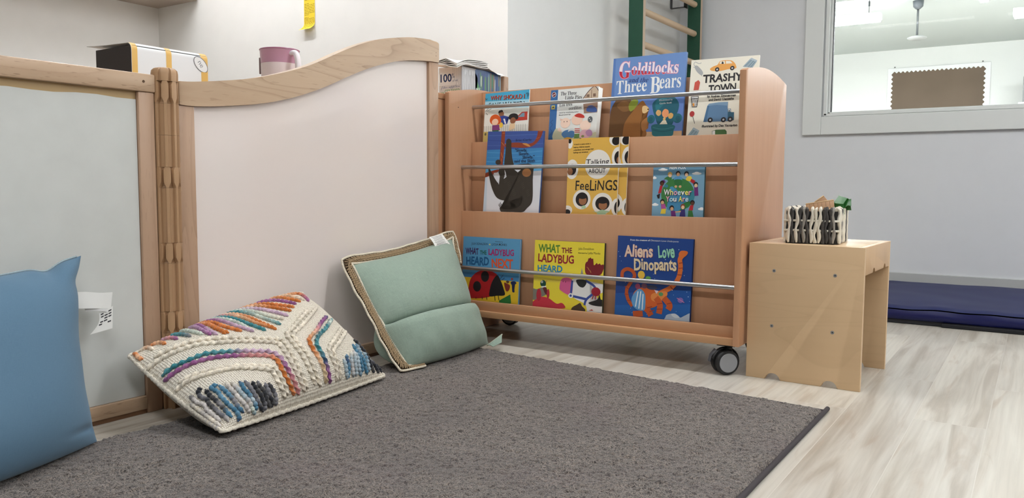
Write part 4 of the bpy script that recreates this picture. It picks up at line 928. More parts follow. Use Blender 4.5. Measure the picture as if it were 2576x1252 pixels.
# picture books: place, size and cover art (metres on the cover, origin at its lower left corner)
BOOKDATA = [
 dict(key='water', loc=(-1.8791, 2.6175, 0.7358), axes=(0.99969, 0.00303, 0.0247, 0.0, 0.99255, -0.12187, -0.02489, 0.12183, 0.99224), w=0.2098, h=0.2363, art=[
  ('P', (238, 236, 226), [(-0.0129,0.2446),(0.2231,0.2384),(0.2195,0.0217),(-0.0051,0.0329)]),
  ('P', (168, 212, 228), [(-0.0129,0.2446),(0.2231,0.2384),(0.2191,0.1655),(-0.0144,0.1758)]),
  ('P', (70, 168, 206), [(-0.0129,0.2446),(0.2231,0.2384),(0.22,0.1971),(-0.0103,0.205)]),
  ('T', (34, 32, 34), 'WHY SHOULD I', [(0.0276,0.2069),(0.1898,0.201)], 0.0175, 'h', None),
  ('T', (206, 78, 42), 'WHY SHOULD I', [(0.0251,0.2085),(0.1875,0.2026)], 0.0175, 'h', None),
  ('T', (34, 32, 34), 'SAVE WATER?', [(0.0182,0.1792),(0.1893,0.173)], 0.0185, 'h', None),
  ('S', (214, 216, 206), [(0.0162,0.1637),(0.0975,0.1723),(0.1773,0.1682),(0.2065,0.1641),(0.2068,0.1404),(0.1458,0.1304),(0.0524,0.1504)]),
  ('P', (188, 62, 48), [(0.1467,0.116),(0.158,0.1334),(0.1795,0.15),(0.2051,0.15),(0.206,0.1168)]),
  ('P', (120, 150, 165), [(0.1616,0.1303),(0.1809,0.1461),(0.192,0.1462),(0.1919,0.1301)]),
  ('P', (228, 226, 214), [(-0.0013,0.1037),(0.2093,0.0987),(0.2095,0.0411),(0.0005,0.0385)]),
  ('L', (120, 116, 108), 0.0012, [(0.001,0.1051),(0.004,0.0398)]),
  ('L', (120, 116, 108), 0.0012, [(0.0117,0.1049),(0.0147,0.0398)]),
  ('L', (120, 116, 108), 0.0012, [(0.0224,0.1047),(0.0254,0.0397)]),
  ('L', (120, 116, 108), 0.0012, [(0.033,0.1045),(0.036,0.0396)]),
  ('L', (120, 116, 108), 0.0012, [(0.0436,0.1043),(0.0466,0.0396)]),
  ('L', (120, 116, 108), 0.0012, [(0.0542,0.1042),(0.0571,0.0395)]),
  ('L', (120, 116, 108), 0.0012, [(0.0647,0.104),(0.0676,0.0395)]),
  ('L', (120, 116, 108), 0.0012, [(0.0752,0.1038),(0.0781,0.0394)]),
  ('L', (120, 116, 108), 0.0012, [(0.0856,0.1036),(0.0885,0.0393)]),
  ('L', (120, 116, 108), 0.0012, [(0.096,0.1035),(0.0989,0.0393)]),
  ('L', (120, 116, 108), 0.0012, [(0.1064,0.1033),(0.1093,0.0392)]),
  ('L', (120, 116, 108), 0.0012, [(0.1167,0.1031),(0.1196,0.0392)]),
  ('L', (120, 116, 108), 0.0012, [(0.127,0.1029),(0.1298,0.0391)]),
  ('L', (120, 116, 108), 0.0012, [(0.1373,0.1028),(0.1401,0.0391)]),
  ('L', (120, 116, 108), 0.0012, [(0.1475,0.1026),(0.1503,0.039)]),
  ('L', (120, 116, 108), 0.0012, [(0.1577,0.1024),(0.1605,0.0389)]),
  ('L', (120, 116, 108), 0.0012, [(0.1678,0.1023),(0.1706,0.0389)]),
  ('L', (120, 116, 108), 0.0012, [(0.1779,0.1021),(0.1807,0.0388)]),
  ('L', (120, 116, 108), 0.0012, [(0.188,0.1019),(0.1907,0.0388)]),
  ('L', (120, 116, 108), 0.0012, [(0.198,0.1017),(0.2008,0.0387)]),
  ('P', (226, 208, 130), [(-0.0023,0.0817),(0.0263,0.0811),(0.0283,0.0313),(-0.0015,0.0328)]),
  ('S', (150, 102, 76), [(0.0686,0.1527),(0.0796,0.163),(0.094,0.1532),(0.0926,0.1398),(0.0764,0.139)]),
  ('S', (32, 30, 34), [(0.0686,0.1531),(0.0703,0.1617),(0.0841,0.1646),(0.0903,0.1574),(0.0812,0.1551)]),
  ('P', (48, 72, 152), [(0.073,0.1383),(0.0948,0.1416),(0.1205,0.1341),(0.1071,0.1292),(0.113,0.1077),(0.0878,0.1054)]),
  ('P', (240, 240, 238), [(0.0933,0.1282),(0.1002,0.1287),(0.1083,0.1089),(0.1015,0.1074)]),
  ('S', (220, 94, 38), [(0.0282,0.1238),(0.033,0.1411),(0.0502,0.1486),(0.0692,0.1434),(0.083,0.127),(0.0793,0.1118),(0.0668,0.1068),(0.0409,0.1094)]),
  ('E', (246, 206, 176), (0.0544, 0.1182, 0.0156, 0.0131)),
  ('P', (132, 62, 122), [(0.0412,0.1055),(0.0739,0.1053),(0.0799,0.0837),(0.0414,0.0831)]),
  ('P', (52, 110, 70), [(0.0425,0.085),(0.074,0.085),(0.0745,0.0773),(0.0441,0.0781)]),
  ('S', (34, 32, 34), [(0.1183,0.1323),(0.1245,0.1434),(0.1414,0.147),(0.1586,0.1419),(0.1639,0.1301),(0.1576,0.122),(0.1258,0.1232)]),
  ('E', (150, 96, 66), (0.1397, 0.1184, 0.0133, 0.0126)),
  ('P', (238, 208, 164), [(0.1256,0.1069),(0.1506,0.1072),(0.1496,0.0862),(0.1217,0.0783)]),
  ('E', (238, 198, 72), (0.0845, 0.1037, 0.0086, 0.0107)),
  ('L', (58, 66, 62), 0.0016, [(0.0043,0.1646),(0.0268,0.1825)]),
  ('L', (58, 66, 62), 0.0016, [(0.0114,0.1641),(0.0333,0.1732)]),
  ('L', (58, 66, 62), 0.0016, [(0.0077,0.157),(0.0171,0.149)]),
  ('L', (58, 66, 62), 0.0016, [(0.1975,0.2217),(0.2036,0.2117),(0.2007,0.2053)]),
  ('L', (58, 66, 62), 0.0016, [(-0.0024,0.2215),(0.0084,0.2104)]),
  ('L', (58, 66, 62), 0.0016, [(0.0,0.2115),(0.0129,0.2154)]),
  ('L', (40, 70, 90), 0.0021, [(0.1952,0.2219),(0.2029,0.2231),(0.2067,0.2162),(0.2015,0.21)]),
  ('E', (120, 116, 90), (0.0103, 0.0712, 0.0046, 0.0058)),
 ]),
 dict(key='pigs', loc=(-1.5759, 2.6205, 0.7358), axes=(0.9999, 0.0017, 0.01384, 0.0, 0.99255, -0.12187, -0.01395, 0.12186, 0.99245), w=0.204, h=0.2316, art=[
  ('P', (226, 228, 224), [(-0.0246,0.2455),(0.2085,0.2451),(0.2182,0.0167),(-0.0093,0.0256)]),
  ('P', (58, 108, 164), [(-0.0074,0.2316),(0.0315,0.2319),(0.0301,0.0356),(-0.0074,0.0371)]),
  ('L', (44, 84, 138), 0.0024, [(0.0165,0.1171),(0.0064,0.1084),(0.0151,0.0987),(0.0053,0.0853),(0.0143,0.0709),(0.0046,0.0575)]),
  ('E', (210, 214, 214), (0.0141, 0.2137, 0.0099, 0.0105)),
  ('E', (116, 44, 46), (0.0141, 0.2137, 0.0078, 0.0087)),
  ('L', (240, 240, 238), 0.002, [(0.0079,0.2104),(0.0203,0.2169)]),
  ('P', (214, 190, 90), [(0.0063,0.1725),(0.0212,0.1724),(0.0206,0.1576),(0.0062,0.1576)]),
  ('P', (70, 80, 70), [(0.0098,0.1685),(0.0178,0.1685),(0.0177,0.162),(0.0092,0.1616)]),
  ('S', (206, 208, 176), [(0.032,0.0839),(0.0732,0.059),(0.1461,0.0466),(0.2054,0.0619),(0.2127,0.0259),(0.0318,0.0332)]),
  ('T', (42, 44, 52), 'The Three', [(0.0431,0.2083),(0.1125,0.2074)], 0.0142, 's', None),
  ('T', (42, 44, 52), 'Little Pigs', [(0.0632,0.1908),(0.1361,0.1902)], 0.0142, 's', None),
  ('T', (42, 44, 52), 'Los tres', [(0.0408,0.1656),(0.0961,0.1665)], 0.0133, 's', None),
  ('T', (42, 44, 52), 'cerditos', [(0.0826,0.1509),(0.1366,0.1521)], 0.0124, 's', None),
  ('T', (80, 82, 86), 'retold by contributing author', [(0.0414,0.1406),(0.1256,0.1401)], 0.0041, 'b', None),
  ('T', (80, 82, 86), 'Illustrated by', [(0.041,0.1314),(0.0922,0.1321)], 0.0041, 'b', None),
  ('P', (206, 184, 158), [(0.1429,0.1879),(0.1614,0.2146),(0.1874,0.2325),(0.2035,0.2141),(0.2057,0.1799),(0.1454,0.1814)]),
  ('L', (92, 62, 60), 0.0029, [(0.1408,0.189),(0.1624,0.2155),(0.1874,0.2325),(0.2056,0.2131)]),
  ('L', (120, 84, 70), 0.002, [(0.1523,0.1836),(0.1532,0.2017)]),
  ('L', (120, 84, 70), 0.002, [(0.1755,0.1847),(0.1751,0.2208)]),
  ('P', (130, 104, 88), [(0.156,0.2042),(0.1671,0.2043),(0.1678,0.1934),(0.1567,0.1933)]),
  ('P', (130, 104, 88), [(0.1821,0.2059),(0.1931,0.2059),(0.1939,0.1942),(0.1829,0.1941)]),
  ('P', (156, 126, 108), [(0.1431,0.1698),(0.2032,0.1729),(0.2076,0.1351),(0.1485,0.1342)]),
  ('S', (66, 92, 150), [(0.1602,0.1407),(0.1621,0.1577),(0.1799,0.1619),(0.1976,0.1518),(0.1996,0.1364)]),
  ('L', (100, 70, 60), 0.002, [(0.1471,0.155),(0.2042,0.1567)]),
  ('E', (243, 214, 194), (0.0713, 0.1021, 0.0213, 0.0193)),
  ('E', (240, 206, 186), (0.1213, 0.1122, 0.0244, 0.0206)),
  ('E', (244, 216, 198), (0.1575, 0.0885, 0.0233, 0.0193)),
  ('P', (232, 196, 176), [(0.0487,0.1107),(0.047,0.1209),(0.061,0.1156)]),
  ('P', (232, 196, 176), [(0.0882,0.114),(0.0963,0.1163),(0.0898,0.1057)]),
  ('S', (198, 62, 54), [(0.109,0.1283),(0.127,0.1355),(0.1479,0.127),(0.1496,0.1169),(0.1207,0.1213)]),
  ('S', (84, 134, 188), [(0.0574,0.0597),(0.0702,0.0729),(0.0981,0.0752),(0.1155,0.0616),(0.1103,0.0464),(0.0742,0.0443)]),
  ('S', (214, 220, 220), [(0.0849,0.0713),(0.0977,0.0807),(0.1126,0.0745),(0.1094,0.0601),(0.0939,0.0599)]),
  ('E', (84, 134, 188), (0.0992, 0.0578, 0.0176, 0.0138)),
  ('P', (236, 232, 226), [(0.1122,0.0799),(0.1348,0.0788),(0.1341,0.0589),(0.1126,0.059)]),
  ('L', (196, 66, 60), 0.0029, [(0.1128,0.0781),(0.1344,0.077)]),
  ('L', (196, 66, 60), 0.0029, [(0.1133,0.0717),(0.1348,0.0707)]),
  ('L', (196, 66, 60), 0.0029, [(0.1137,0.0653),(0.1353,0.0643)]),
  ('P', (140, 178, 96), [(0.1136,0.0581),(0.1351,0.0589),(0.1332,0.0418),(0.1116,0.0418)]),
  ('L', (66, 110, 54), 0.0015, [(0.1178,0.0579),(0.1167,0.0425)]),
  ('L', (66, 110, 54), 0.0015, [(0.1138,0.0553),(0.1343,0.0558)]),
  ('L', (66, 110, 54), 0.0015, [(0.1239,0.0576),(0.1229,0.0422)]),
  ('L', (66, 110, 54), 0.0015, [(0.1142,0.0503),(0.1346,0.0508)]),
  ('L', (66, 110, 54), 0.0015, [(0.1301,0.0573),(0.1291,0.0419)]),
  ('L', (66, 110, 54), 0.0015, [(0.1145,0.0453),(0.1349,0.0458)]),
  ('S', (234, 190, 202), [(0.1353,0.0562),(0.1475,0.0719),(0.1709,0.0698),(0.1819,0.054),(0.1669,0.0385),(0.1445,0.0395)]),
  ('E', (140, 150, 90), (0.149, 0.0483, 0.0062, 0.0046)),
  ('S', (226, 172, 66), [(0.0691,0.0427),(0.0844,0.0475),(0.1012,0.0431),(0.1009,0.0327),(0.0707,0.0339)]),
  ('E', (96, 100, 102), (0.1763, 0.11, 0.0099, 0.0115)),
  ('E', (226, 228, 228), (0.1731, 0.1129, 0.0021, 0.0018)),
  ('E', (226, 228, 228), (0.1785, 0.1063, 0.0021, 0.0018)),
  ('S', (196, 150, 190), [(0.1601,0.064),(0.1757,0.0723),(0.1874,0.0627),(0.1863,0.0493),(0.1693,0.0483)]),
  ('S', (240, 214, 194), [(0.0384,0.0762),(0.0473,0.085),(0.0564,0.0754),(0.0516,0.0683)]),
  ('E', (90, 60, 54), (0.0658, 0.107, 0.0016, 0.0023)),
  ('E', (90, 60, 54), (0.0783, 0.1073, 0.0016, 0.0023)),
 ]),
 dict(key='bears', loc=(-1.3187, 2.6165, 0.7358), axes=(0.99999, 0.00039, 0.00317, 0.0, 0.99255, -0.12187, -0.0032, 0.12187, 0.99254), w=0.2799, h=0.3311, art=[
  ('P', (108, 142, 196), [(-0.0407,0.3744),(0.3082,0.3526),(0.3318,-0.0015),(-0.0133,0.0075)]),
  ('P', (98, 128, 192), [(-0.0188,0.1715),(0.3054,0.1729),(0.3171,-0.0011),(-0.0133,0.0075)]),
  ('P', (90, 124, 182), [(-0.0053,0.3321),(0.0093,0.3326),(0.0145,0.0369),(-0.0055,0.0375)]),
  ('P', (204, 168, 130), [(0.1424,0.0575),(0.2985,0.0564),(0.3015,0.0107),(0.1422,0.0152)]),
  ('T', (232, 150, 170), 'G', [(0.0241,0.2564),(0.0704,0.2548)], 0.0609, 'sb', None),
  ('T', (188, 44, 62), 'G', [(0.0254,0.257),(0.069,0.2555)], 0.0592, 's', (238, 226, 232)),
  ('T', (232, 150, 170), 'oldilocks', [(0.0735,0.2657),(0.2527,0.2592)], 0.0444, 'sb', None),
  ('T', (190, 46, 64), 'oldilocks', [(0.0747,0.2662),(0.2514,0.2599)], 0.0429, 's', (240, 230, 236)),
  ('T', (50, 66, 122), 'and the', [(0.0653,0.2396),(0.1418,0.2354)], 0.0172, 'si', None),
  ('T', (240, 240, 238), 'T', [(0.0191,0.1988),(0.0474,0.1995)], 0.0497, 's', None),
  ('T', (240, 240, 238), 'hree', [(0.051,0.2034),(0.1376,0.2044)], 0.0444, 's', None),
  ('T', (240, 240, 238), 'B', [(0.151,0.1935),(0.1884,0.1941)], 0.0604, 's', None),
  ('T', (240, 240, 238), 'ears', [(0.1861,0.2094),(0.2648,0.2093)], 0.0503, 's', None),
  ('S', (106, 74, 44), [(-0.0075,0.0194),(-0.0006,0.0978),(0.0022,0.14),(0.0124,0.1648),(0.0278,0.1796),(0.073,0.1775),(0.0984,0.1564),(0.0838,0.1358),(0.0868,0.094),(0.086,0.0168)]),
  ('S', (132, 94, 56), [(0.0255,0.1569),(0.0506,0.1735),(0.0808,0.1598),(0.0791,0.139),(0.0501,0.1345)]),
  ('S', (138, 150, 56), [(0.0721,0.1543),(0.083,0.1734),(0.1022,0.1758),(0.1087,0.1642),(0.098,0.144),(0.0801,0.1336)]),
  ('S', (150, 100, 52), [(0.0619,0.0175),(0.0576,0.0773),(0.0691,0.1067),(0.0868,0.1297),(0.1068,0.1554),(0.1255,0.1697),(0.14,0.1535),(0.1531,0.1375),(0.1421,0.1234),(0.1282,0.1241),(0.1258,0.1041),(0.1219,0.0866),(0.1336,0.0743),(0.1467,0.0591),(0.1454,0.0415),(0.1168,0.0159)]),
  ('S', (224, 190, 136), [(0.1265,0.1478),(0.1402,0.1506),(0.1525,0.1376),(0.1395,0.1247),(0.1279,0.1276)]),
  ('E', (34, 32, 34), (0.1487, 0.1378, 0.0029, 0.0024)),
  ('S', (168, 114, 64), [(0.1245,0.0865),(0.1348,0.1014),(0.1488,0.109),(0.1674,0.1028),(0.1627,0.0901),(0.1505,0.0848),(0.1534,0.0706),(0.1326,0.0614)]),
  ('S', (222, 188, 138), [(0.1549,0.1028),(0.1674,0.1034),(0.1632,0.0919),(0.1557,0.0922)]),
  ('S', (36, 94, 110), [(0.1665,0.1609),(0.1932,0.1786),(0.2393,0.1769),(0.2613,0.1555),(0.2612,0.1296),(0.2489,0.0985),(0.2382,0.0777),(0.1939,0.0795),(0.1771,0.1076),(0.1654,0.1404)]),
  ('S', (46, 116, 128), [(0.1759,0.1603),(0.1966,0.1737),(0.2184,0.1695),(0.2016,0.1472),(0.181,0.1308)]),
  ('E', (40, 104, 118), (0.1625, 0.1019, 0.0146, 0.0154)),
  ('E', (32, 88, 102), (0.1612, 0.1019, 0.0076, 0.0083)),
  ('E', (40, 104, 118), (0.2608, 0.1009, 0.0165, 0.0166)),
  ('E', (32, 88, 102), (0.2626, 0.1008, 0.0089, 0.0089)),
  ('S', (42, 108, 118), [(0.1672,0.08),(0.1998,0.0833),(0.2504,0.0766),(0.2492,0.0582),(0.2408,0.0389),(0.178,0.041),(0.1679,0.0612)]),
  ('L', (70, 134, 140), 0.0025, [(0.1708,0.0722),(0.2073,0.065),(0.2478,0.0698)]),
  ('L', (30, 84, 96), 0.0021, [(0.1721,0.0634),(0.2079,0.0563),(0.2472,0.0612)]),
  ('T', (206, 206, 214), 'Illustrated by', [(0.188,0.1643),(0.2389,0.1648)], 0.0059, 's', None),
  ('T', (240, 240, 238), 'Gavin Scott', [(0.1913,0.153),(0.236,0.154)], 0.0062, 's', None),
  ('S', (216, 172, 112), [(0.1792,0.1221),(0.1852,0.1335),(0.1966,0.1294),(0.1986,0.1183),(0.1892,0.1117)]),
  ('S', (226, 152, 104), [(0.2026,0.1239),(0.2122,0.1356),(0.2255,0.1291),(0.2261,0.1111),(0.2156,0.1047),(0.2053,0.111)]),
  ('S', (214, 166, 98), [(0.2259,0.114),(0.2352,0.1211),(0.2448,0.1143),(0.2402,0.1018),(0.2292,0.1017)]),
  ('P', (238, 230, 206), [(0.207,0.0958),(0.218,0.0959),(0.2251,0.0817),(0.1956,0.0823)]),
  ('E', (214, 176, 110), (0.2122, 0.1008, 0.0051, 0.0053)),
 ]),
 dict(key='town', loc=(-1.0241, 2.6177, 0.7374), axes=(0.99997, -0.00087, -0.00705, 0.0, 0.99255, -0.12187, 0.0071, 0.12187, 0.99252), w=0.2338, h=0.2989, art=[
  ('P', (237, 233, 217), [(-0.0497,0.3458),(0.2642,0.3191),(0.2893,-0.0325),(-0.0203,-0.0295)]),
  ('S', (172, 174, 174), [(0.0124,0.2771),(0.0205,0.2794),(0.0311,0.2707),(0.04,0.2609),(0.0448,0.2515),(0.0401,0.2445),(0.0291,0.2509),(0.0182,0.263)]),
  ('L', (172, 174, 174), 0.002, [(0.0142,0.277),(0.0094,0.2848),(0.0142,0.2918),(0.0252,0.2864),(0.0335,0.2858),(0.0344,0.2892)]),
  ('L', (172, 174, 174), 0.0017, [(0.0157,0.2718),(0.0078,0.2752)]),
  ('L', (172, 174, 174), 0.0017, [(0.0356,0.2505),(0.0415,0.2416)]),
  ('S', (232, 166, 84), [(0.0682,0.2646),(0.0797,0.2723),(0.0951,0.2773),(0.0992,0.2866),(0.1126,0.2903),(0.1381,0.2884),(0.1505,0.2799),(0.1568,0.27),(0.1569,0.2601),(0.1319,0.259),(0.1039,0.2548),(0.0751,0.2574)]),
  ('P', (238, 233, 217), [(0.0992,0.2798),(0.102,0.2872),(0.1173,0.288),(0.1192,0.2778)]),
  ('P', (238, 233, 217), [(0.1223,0.2781),(0.121,0.288),(0.1366,0.2863),(0.1445,0.2782)]),
  ('S', (34, 32, 34), [(0.1072,0.2792),(0.1089,0.2864),(0.1125,0.2845),(0.114,0.2787)]),
  ('E', (34, 32, 34), (0.0932, 0.2606, 0.0074, 0.0076)),
  ('E', (205, 205, 205), (0.0932, 0.2606, 0.0029, 0.0028)),
  ('E', (34, 32, 34), (0.1448, 0.2617, 0.0074, 0.0076)),
  ('E', (205, 205, 205), (0.1448, 0.2617, 0.0029, 0.0028)),
  ('P', (152, 172, 182), [(0.1799,0.2639),(0.2038,0.2897),(0.2258,0.2781),(0.2126,0.2583)]),
  ('P', (176, 192, 200), [(0.2013,0.2866),(0.2069,0.2916),(0.2266,0.2819),(0.2243,0.2766)]),
  ('L', (104, 124, 138), 0.0017, [(0.187,0.2645),(0.2075,0.2844)]),
  ('L', (104, 124, 138), 0.0017, [(0.1982,0.2615),(0.2153,0.2811)]),
  ('L', (104, 124, 138), 0.0017, [(0.206,0.2599),(0.2204,0.278)]),
  ('T', (34, 32, 34), 'TRASHY', [(0.0462,0.2186),(0.1826,0.2197)], 0.0258, 'hb', None),
  ('T', (34, 32, 34), 'TOWN', [(0.0686,0.1829),(0.163,0.1861)], 0.0241, 'hb', None),
  ('P', (206, 88, 74), [(0.0179,0.2215),(0.0302,0.2287),(0.0367,0.2203),(0.0334,0.1944),(0.0152,0.1943)]),
  ('P', (240, 240, 238), [(0.0081,0.1718),(0.0346,0.1722),(0.0309,0.1366),(0.0144,0.1368)]),
  ('L', (34, 32, 34), 0.002, [(0.0081,0.1718),(0.0346,0.1722)]),
  ('L', (34, 32, 34), 0.002, [(0.0081,0.1718),(0.015,0.1368)]),
  ('L', (34, 32, 34), 0.002, [(0.0346,0.1722),(0.0309,0.1366)]),
  ('L', (34, 32, 34), 0.002, [(0.0144,0.1368),(0.0314,0.1366)]),
  ('L', (34, 32, 34), 0.002, [(0.0092,0.1655),(0.0339,0.166)]),
  ('L', (34, 32, 34), 0.0008, [(0.0104,0.1655),(0.019,0.1377)]),
  ('L', (34, 32, 34), 0.0008, [(0.0334,0.1649),(0.0273,0.1374)]),
  ('L', (34, 32, 34), 0.0008, [(0.0163,0.1652),(0.0231,0.1375)]),
  ('L', (34, 32, 34), 0.0008, [(0.0275,0.1652),(0.0231,0.1375)]),
  ('L', (34, 32, 34), 0.0008, [(0.0222,0.1649),(0.0273,0.1374)]),
  ('L', (34, 32, 34), 0.0008, [(0.0216,0.1655),(0.019,0.1377)]),
  ('L', (34, 32, 34), 0.0008, [(0.0281,0.1646),(0.0314,0.1372)]),
  ('L', (34, 32, 34), 0.0008, [(0.0157,0.1658),(0.0149,0.1379)]),
  ('P', (226, 150, 60), [(0.0152,0.1493),(0.0222,0.1495),(0.0225,0.1387),(0.0172,0.1384)]),
  ('T', (34, 32, 34), 'by Andrea Zimmerman', [(0.0658,0.1667),(0.1638,0.1667)], 0.0076, 'hb', None),
  ('T', (34, 32, 34), 'and David Clemesha', [(0.0714,0.1546),(0.1583,0.1559)], 0.0076, 'hb', None),
  ('E', (182, 62, 62), (0.0162, 0.1128, 0.0088, 0.0098)),
  ('L', (34, 32, 34), 0.0017, [(0.0193,0.1036),(0.0282,0.0792)]),
  ('P', (96, 132, 168), [(0.0583,0.0835),(0.0686,0.1384),(0.0738,0.1449),(0.1373,0.1486),(0.1438,0.0835)]),
  ('P', (74, 114, 150), [(0.0583,0.0835),(0.0686,0.1384),(0.0755,0.1381),(0.0687,0.0832)]),
  ('P', (126, 158, 186), [(0.0686,0.1384),(0.0749,0.1454),(0.1062,0.1487),(0.139,0.1486),(0.1394,0.1358),(0.1011,0.1403)]),
  ('P', (44, 90, 112), [(0.1407,0.1252),(0.1502,0.1253),(0.1516,0.1136),(0.1622,0.1132),(0.1631,0.0867),(0.1421,0.0835)]),
  ('P', (240, 240, 238), [(0.1416,0.124),(0.1486,0.124),(0.1493,0.1154),(0.1423,0.1151)]),
  ('S', (34, 32, 34), [(0.1437,0.1156),(0.1443,0.1223),(0.1466,0.121),(0.147,0.1155)]),
  ('E', (34, 32, 34), (0.0821, 0.0895, 0.0088, 0.0087)),
  ('E', (200, 202, 204), (0.0821, 0.0895, 0.0034, 0.0034)),
  ('E', (34, 32, 34), (0.1277, 0.089, 0.0088, 0.0087)),
  ('E', (200, 202, 204), (0.1277, 0.089, 0.0034, 0.0034)),
  ('E', (34, 32, 34), (0.1506, 0.0899, 0.0088, 0.0087)),
  ('E', (200, 202, 204), (0.1506, 0.0899, 0.0034, 0.0034)),
  ('T', (34, 32, 34), 'Illustrated by Dan Yaccarino', [(0.0544,0.0651),(0.1763,0.0659)], 0.0079, 'hb', None),
  ('P', (72, 114, 64), [(0.0939,0.0085),(0.0912,0.0517),(0.1046,0.0558),(0.1358,0.056),(0.1418,0.0497),(0.145,0.0076)]),
  ('P', (240, 240, 238), [(0.0951,0.0085),(0.0924,0.0511),(0.102,0.053),(0.1054,0.0083)]),
  ('P', (144, 168, 178), [(-0.0009,0.0273),(0.0076,0.0414),(0.0247,0.0637),(0.0462,0.0517),(0.0401,0.0395),(0.0288,0.0267)]),
  ('L', (104, 124, 138), 0.0017, [(0.0159,0.0412),(0.0309,0.0595)]),
  ('L', (104, 124, 138), 0.0017, [(0.0278,0.0392),(0.0389,0.0553)]),
  ('P', (170, 188, 196), [(0.0203,0.0604),(0.0257,0.0659),(0.0471,0.0545),(0.0446,0.0495)]),
 ]),
 dict(key='sloth', loc=(-1.8317, 2.5516, 0.4616), axes=(0.99974, -0.00169, -0.02253, 0.0, 0.99719, -0.07498, 0.0226, 0.07496, 0.99693), w=0.2581, h=0.3533, art=[
  ('P', (224, 226, 232), [(-0.0572,0.3706),(0.2952,0.3657),(0.3239,-0.003),(-0.026,-0.0222)]),
  ('P', (100, 168, 208), [(-0.0572,0.3706),(0.2952,0.3657),(0.3076,0.2067),(-0.0238,0.1852)]),
  ('P', (56, 132, 190), [(-0.0572,0.3706),(0.2952,0.3657),(0.3055,0.2337),(-0.0266,0.2196)]),
  ('P', (58, 86, 158), [(-0.0572,0.3706),(0.2952,0.3657),(0.301,0.2913),(-0.0313,0.2792)]),
  ('L', (76, 108, 176), 0.0023, [(0.0048,0.3368),(0.1269,0.3376),(0.2572,0.3411)]),
  ('L', (48, 72, 142), 0.0023, [(0.0048,0.3188),(0.0933,0.3155),(0.2518,0.3234)]),
  ('L', (76, 104, 172), 0.0023, [(0.0028,0.2979),(0.137,0.2989),(0.2585,0.3062)]),
  ('L', (84, 156, 206), 0.0023, [(0.0034,0.2709),(0.1324,0.2685),(0.2554,0.2776)]),
  ('L', (74, 148, 200), 0.0023, [(0.0029,0.2499),(0.1196,0.252),(0.257,0.2575)]),
  ('L', (90, 166, 212), 0.0023, [(0.0019,0.2349),(0.1352,0.2327),(0.2583,0.2403)]),
  ('L', (140, 196, 224), 0.0023, [(0.002,0.2139),(0.1223,0.2167),(0.2564,0.2214)]),
  ('P', (200, 214, 226), [(-0.0059,0.0995),(-0.0005,0.1899),(0.0091,0.19),(0.0167,0.0102),(-0.0099,0.0089)]),
  ('P', (142, 60, 36), [(0.065,0.3571),(0.0818,0.3569),(0.0818,0.2889),(0.0798,0.2233),(0.0633,0.2231),(0.066,0.28)]),
  ('S', (142, 60, 36), [(0.0837,0.3019),(0.1081,0.3078),(0.1432,0.3094),(0.1712,0.3067),(0.1955,0.3052),(0.2155,0.3121),(0.2282,0.3322),(0.2337,0.3608),(0.2523,0.3606),(0.2482,0.3349),(0.2332,0.312),(0.2106,0.2959),(0.1795,0.2896),(0.1447,0.2896),(0.113,0.2913),(0.0881,0.2913)]),
  ('L', (206, 130, 60), 0.0019, [(0.0695,0.3452),(0.0802,0.3462)]),
  ('L', (206, 130, 60), 0.0019, [(0.0665,0.3109),(0.0811,0.2978)]),
  ('L', (206, 130, 60), 0.0019, [(0.0682,0.2712),(0.077,0.2505)]),
  ('L', (206, 130, 60), 0.0019, [(0.0698,0.2326),(0.0736,0.2475)]),
  ('L', (206, 130, 60), 0.0019, [(0.1016,0.3001),(0.0834,0.3049)]),
  ('S', (200, 138, 70), [(0.1644,0.3053),(0.1851,0.3058),(0.2019,0.2942),(0.1894,0.2948)]),
  ('L', (190, 92, 60), 0.0016, [(0.2363,0.3493),(0.2496,0.352)]),
  ('L', (190, 92, 60), 0.0016, [(0.2248,0.3235),(0.2413,0.3292)]),
  ('S', (142, 60, 36), [(-0.0054,0.1862),(0.034,0.1994),(0.0604,0.2052),(0.0611,0.1963),(0.0317,0.1827),(-0.0057,0.1717)]),
  ('S', (54, 48, 40), [(0.0902,0.3007),(0.0896,0.3167),(0.0997,0.3243),(0.112,0.3166),(0.1148,0.2948),(0.1199,0.2567),(0.1309,0.2157),(0.0905,0.2151),(0.0887,0.2653)]),
  ('S', (54, 48, 40), [(0.0123,0.2141),(0.0311,0.1904),(0.0513,0.164),(0.0684,0.1495),(0.0716,0.1734),(0.064,0.2148),(0.0905,0.2151),(0.122,0.2214),(0.1774,0.228),(0.2197,0.2227),(0.2209,0.1823),(0.2267,0.1073),(0.2222,0.0783),(0.205,0.0602),(0.1849,0.0436),(0.1361,0.042),(0.0907,0.0394),(0.0788,0.0543),(0.0891,0.0606),(0.1212,0.0514),(0.1559,0.0581),(0.1782,0.0766),(0.1816,0.1044),(0.1464,0.09),(0.1043,0.0846),(0.0649,0.093),(0.0408,0.122),(0.023,0.1634)]),
  ('E', (54, 48, 40), (0.0575, 0.2331, 0.0127, 0.01)),
  ('E', (54, 48, 40), (0.196, 0.2195, 0.0141, 0.01)),
  ('P', (224, 226, 232), [(0.0391,0.1906),(0.0613,0.1939),(0.0697,0.1793),(0.068,0.146),(0.0468,0.1758)]),
  ('P', (224, 226, 232), [(0.0899,0.2045),(0.0974,0.1916),(0.1014,0.1769),(0.0892,0.1678),(0.0928,0.1856)]),
  ('P', (224, 226, 232), [(0.1359,0.2052),(0.166,0.2057),(0.1522,0.1949)]),
  ('E', (168, 114, 66), (0.1925, 0.1945, 0.0204, 0.0158)),
  ('L', (78, 74, 62), 0.001, [(0.0826,0.1795),(0.0948,0.1874)]),
  ('L', (78, 74, 62), 0.001, [(0.1066,0.1514),(0.1187,0.1594)]),
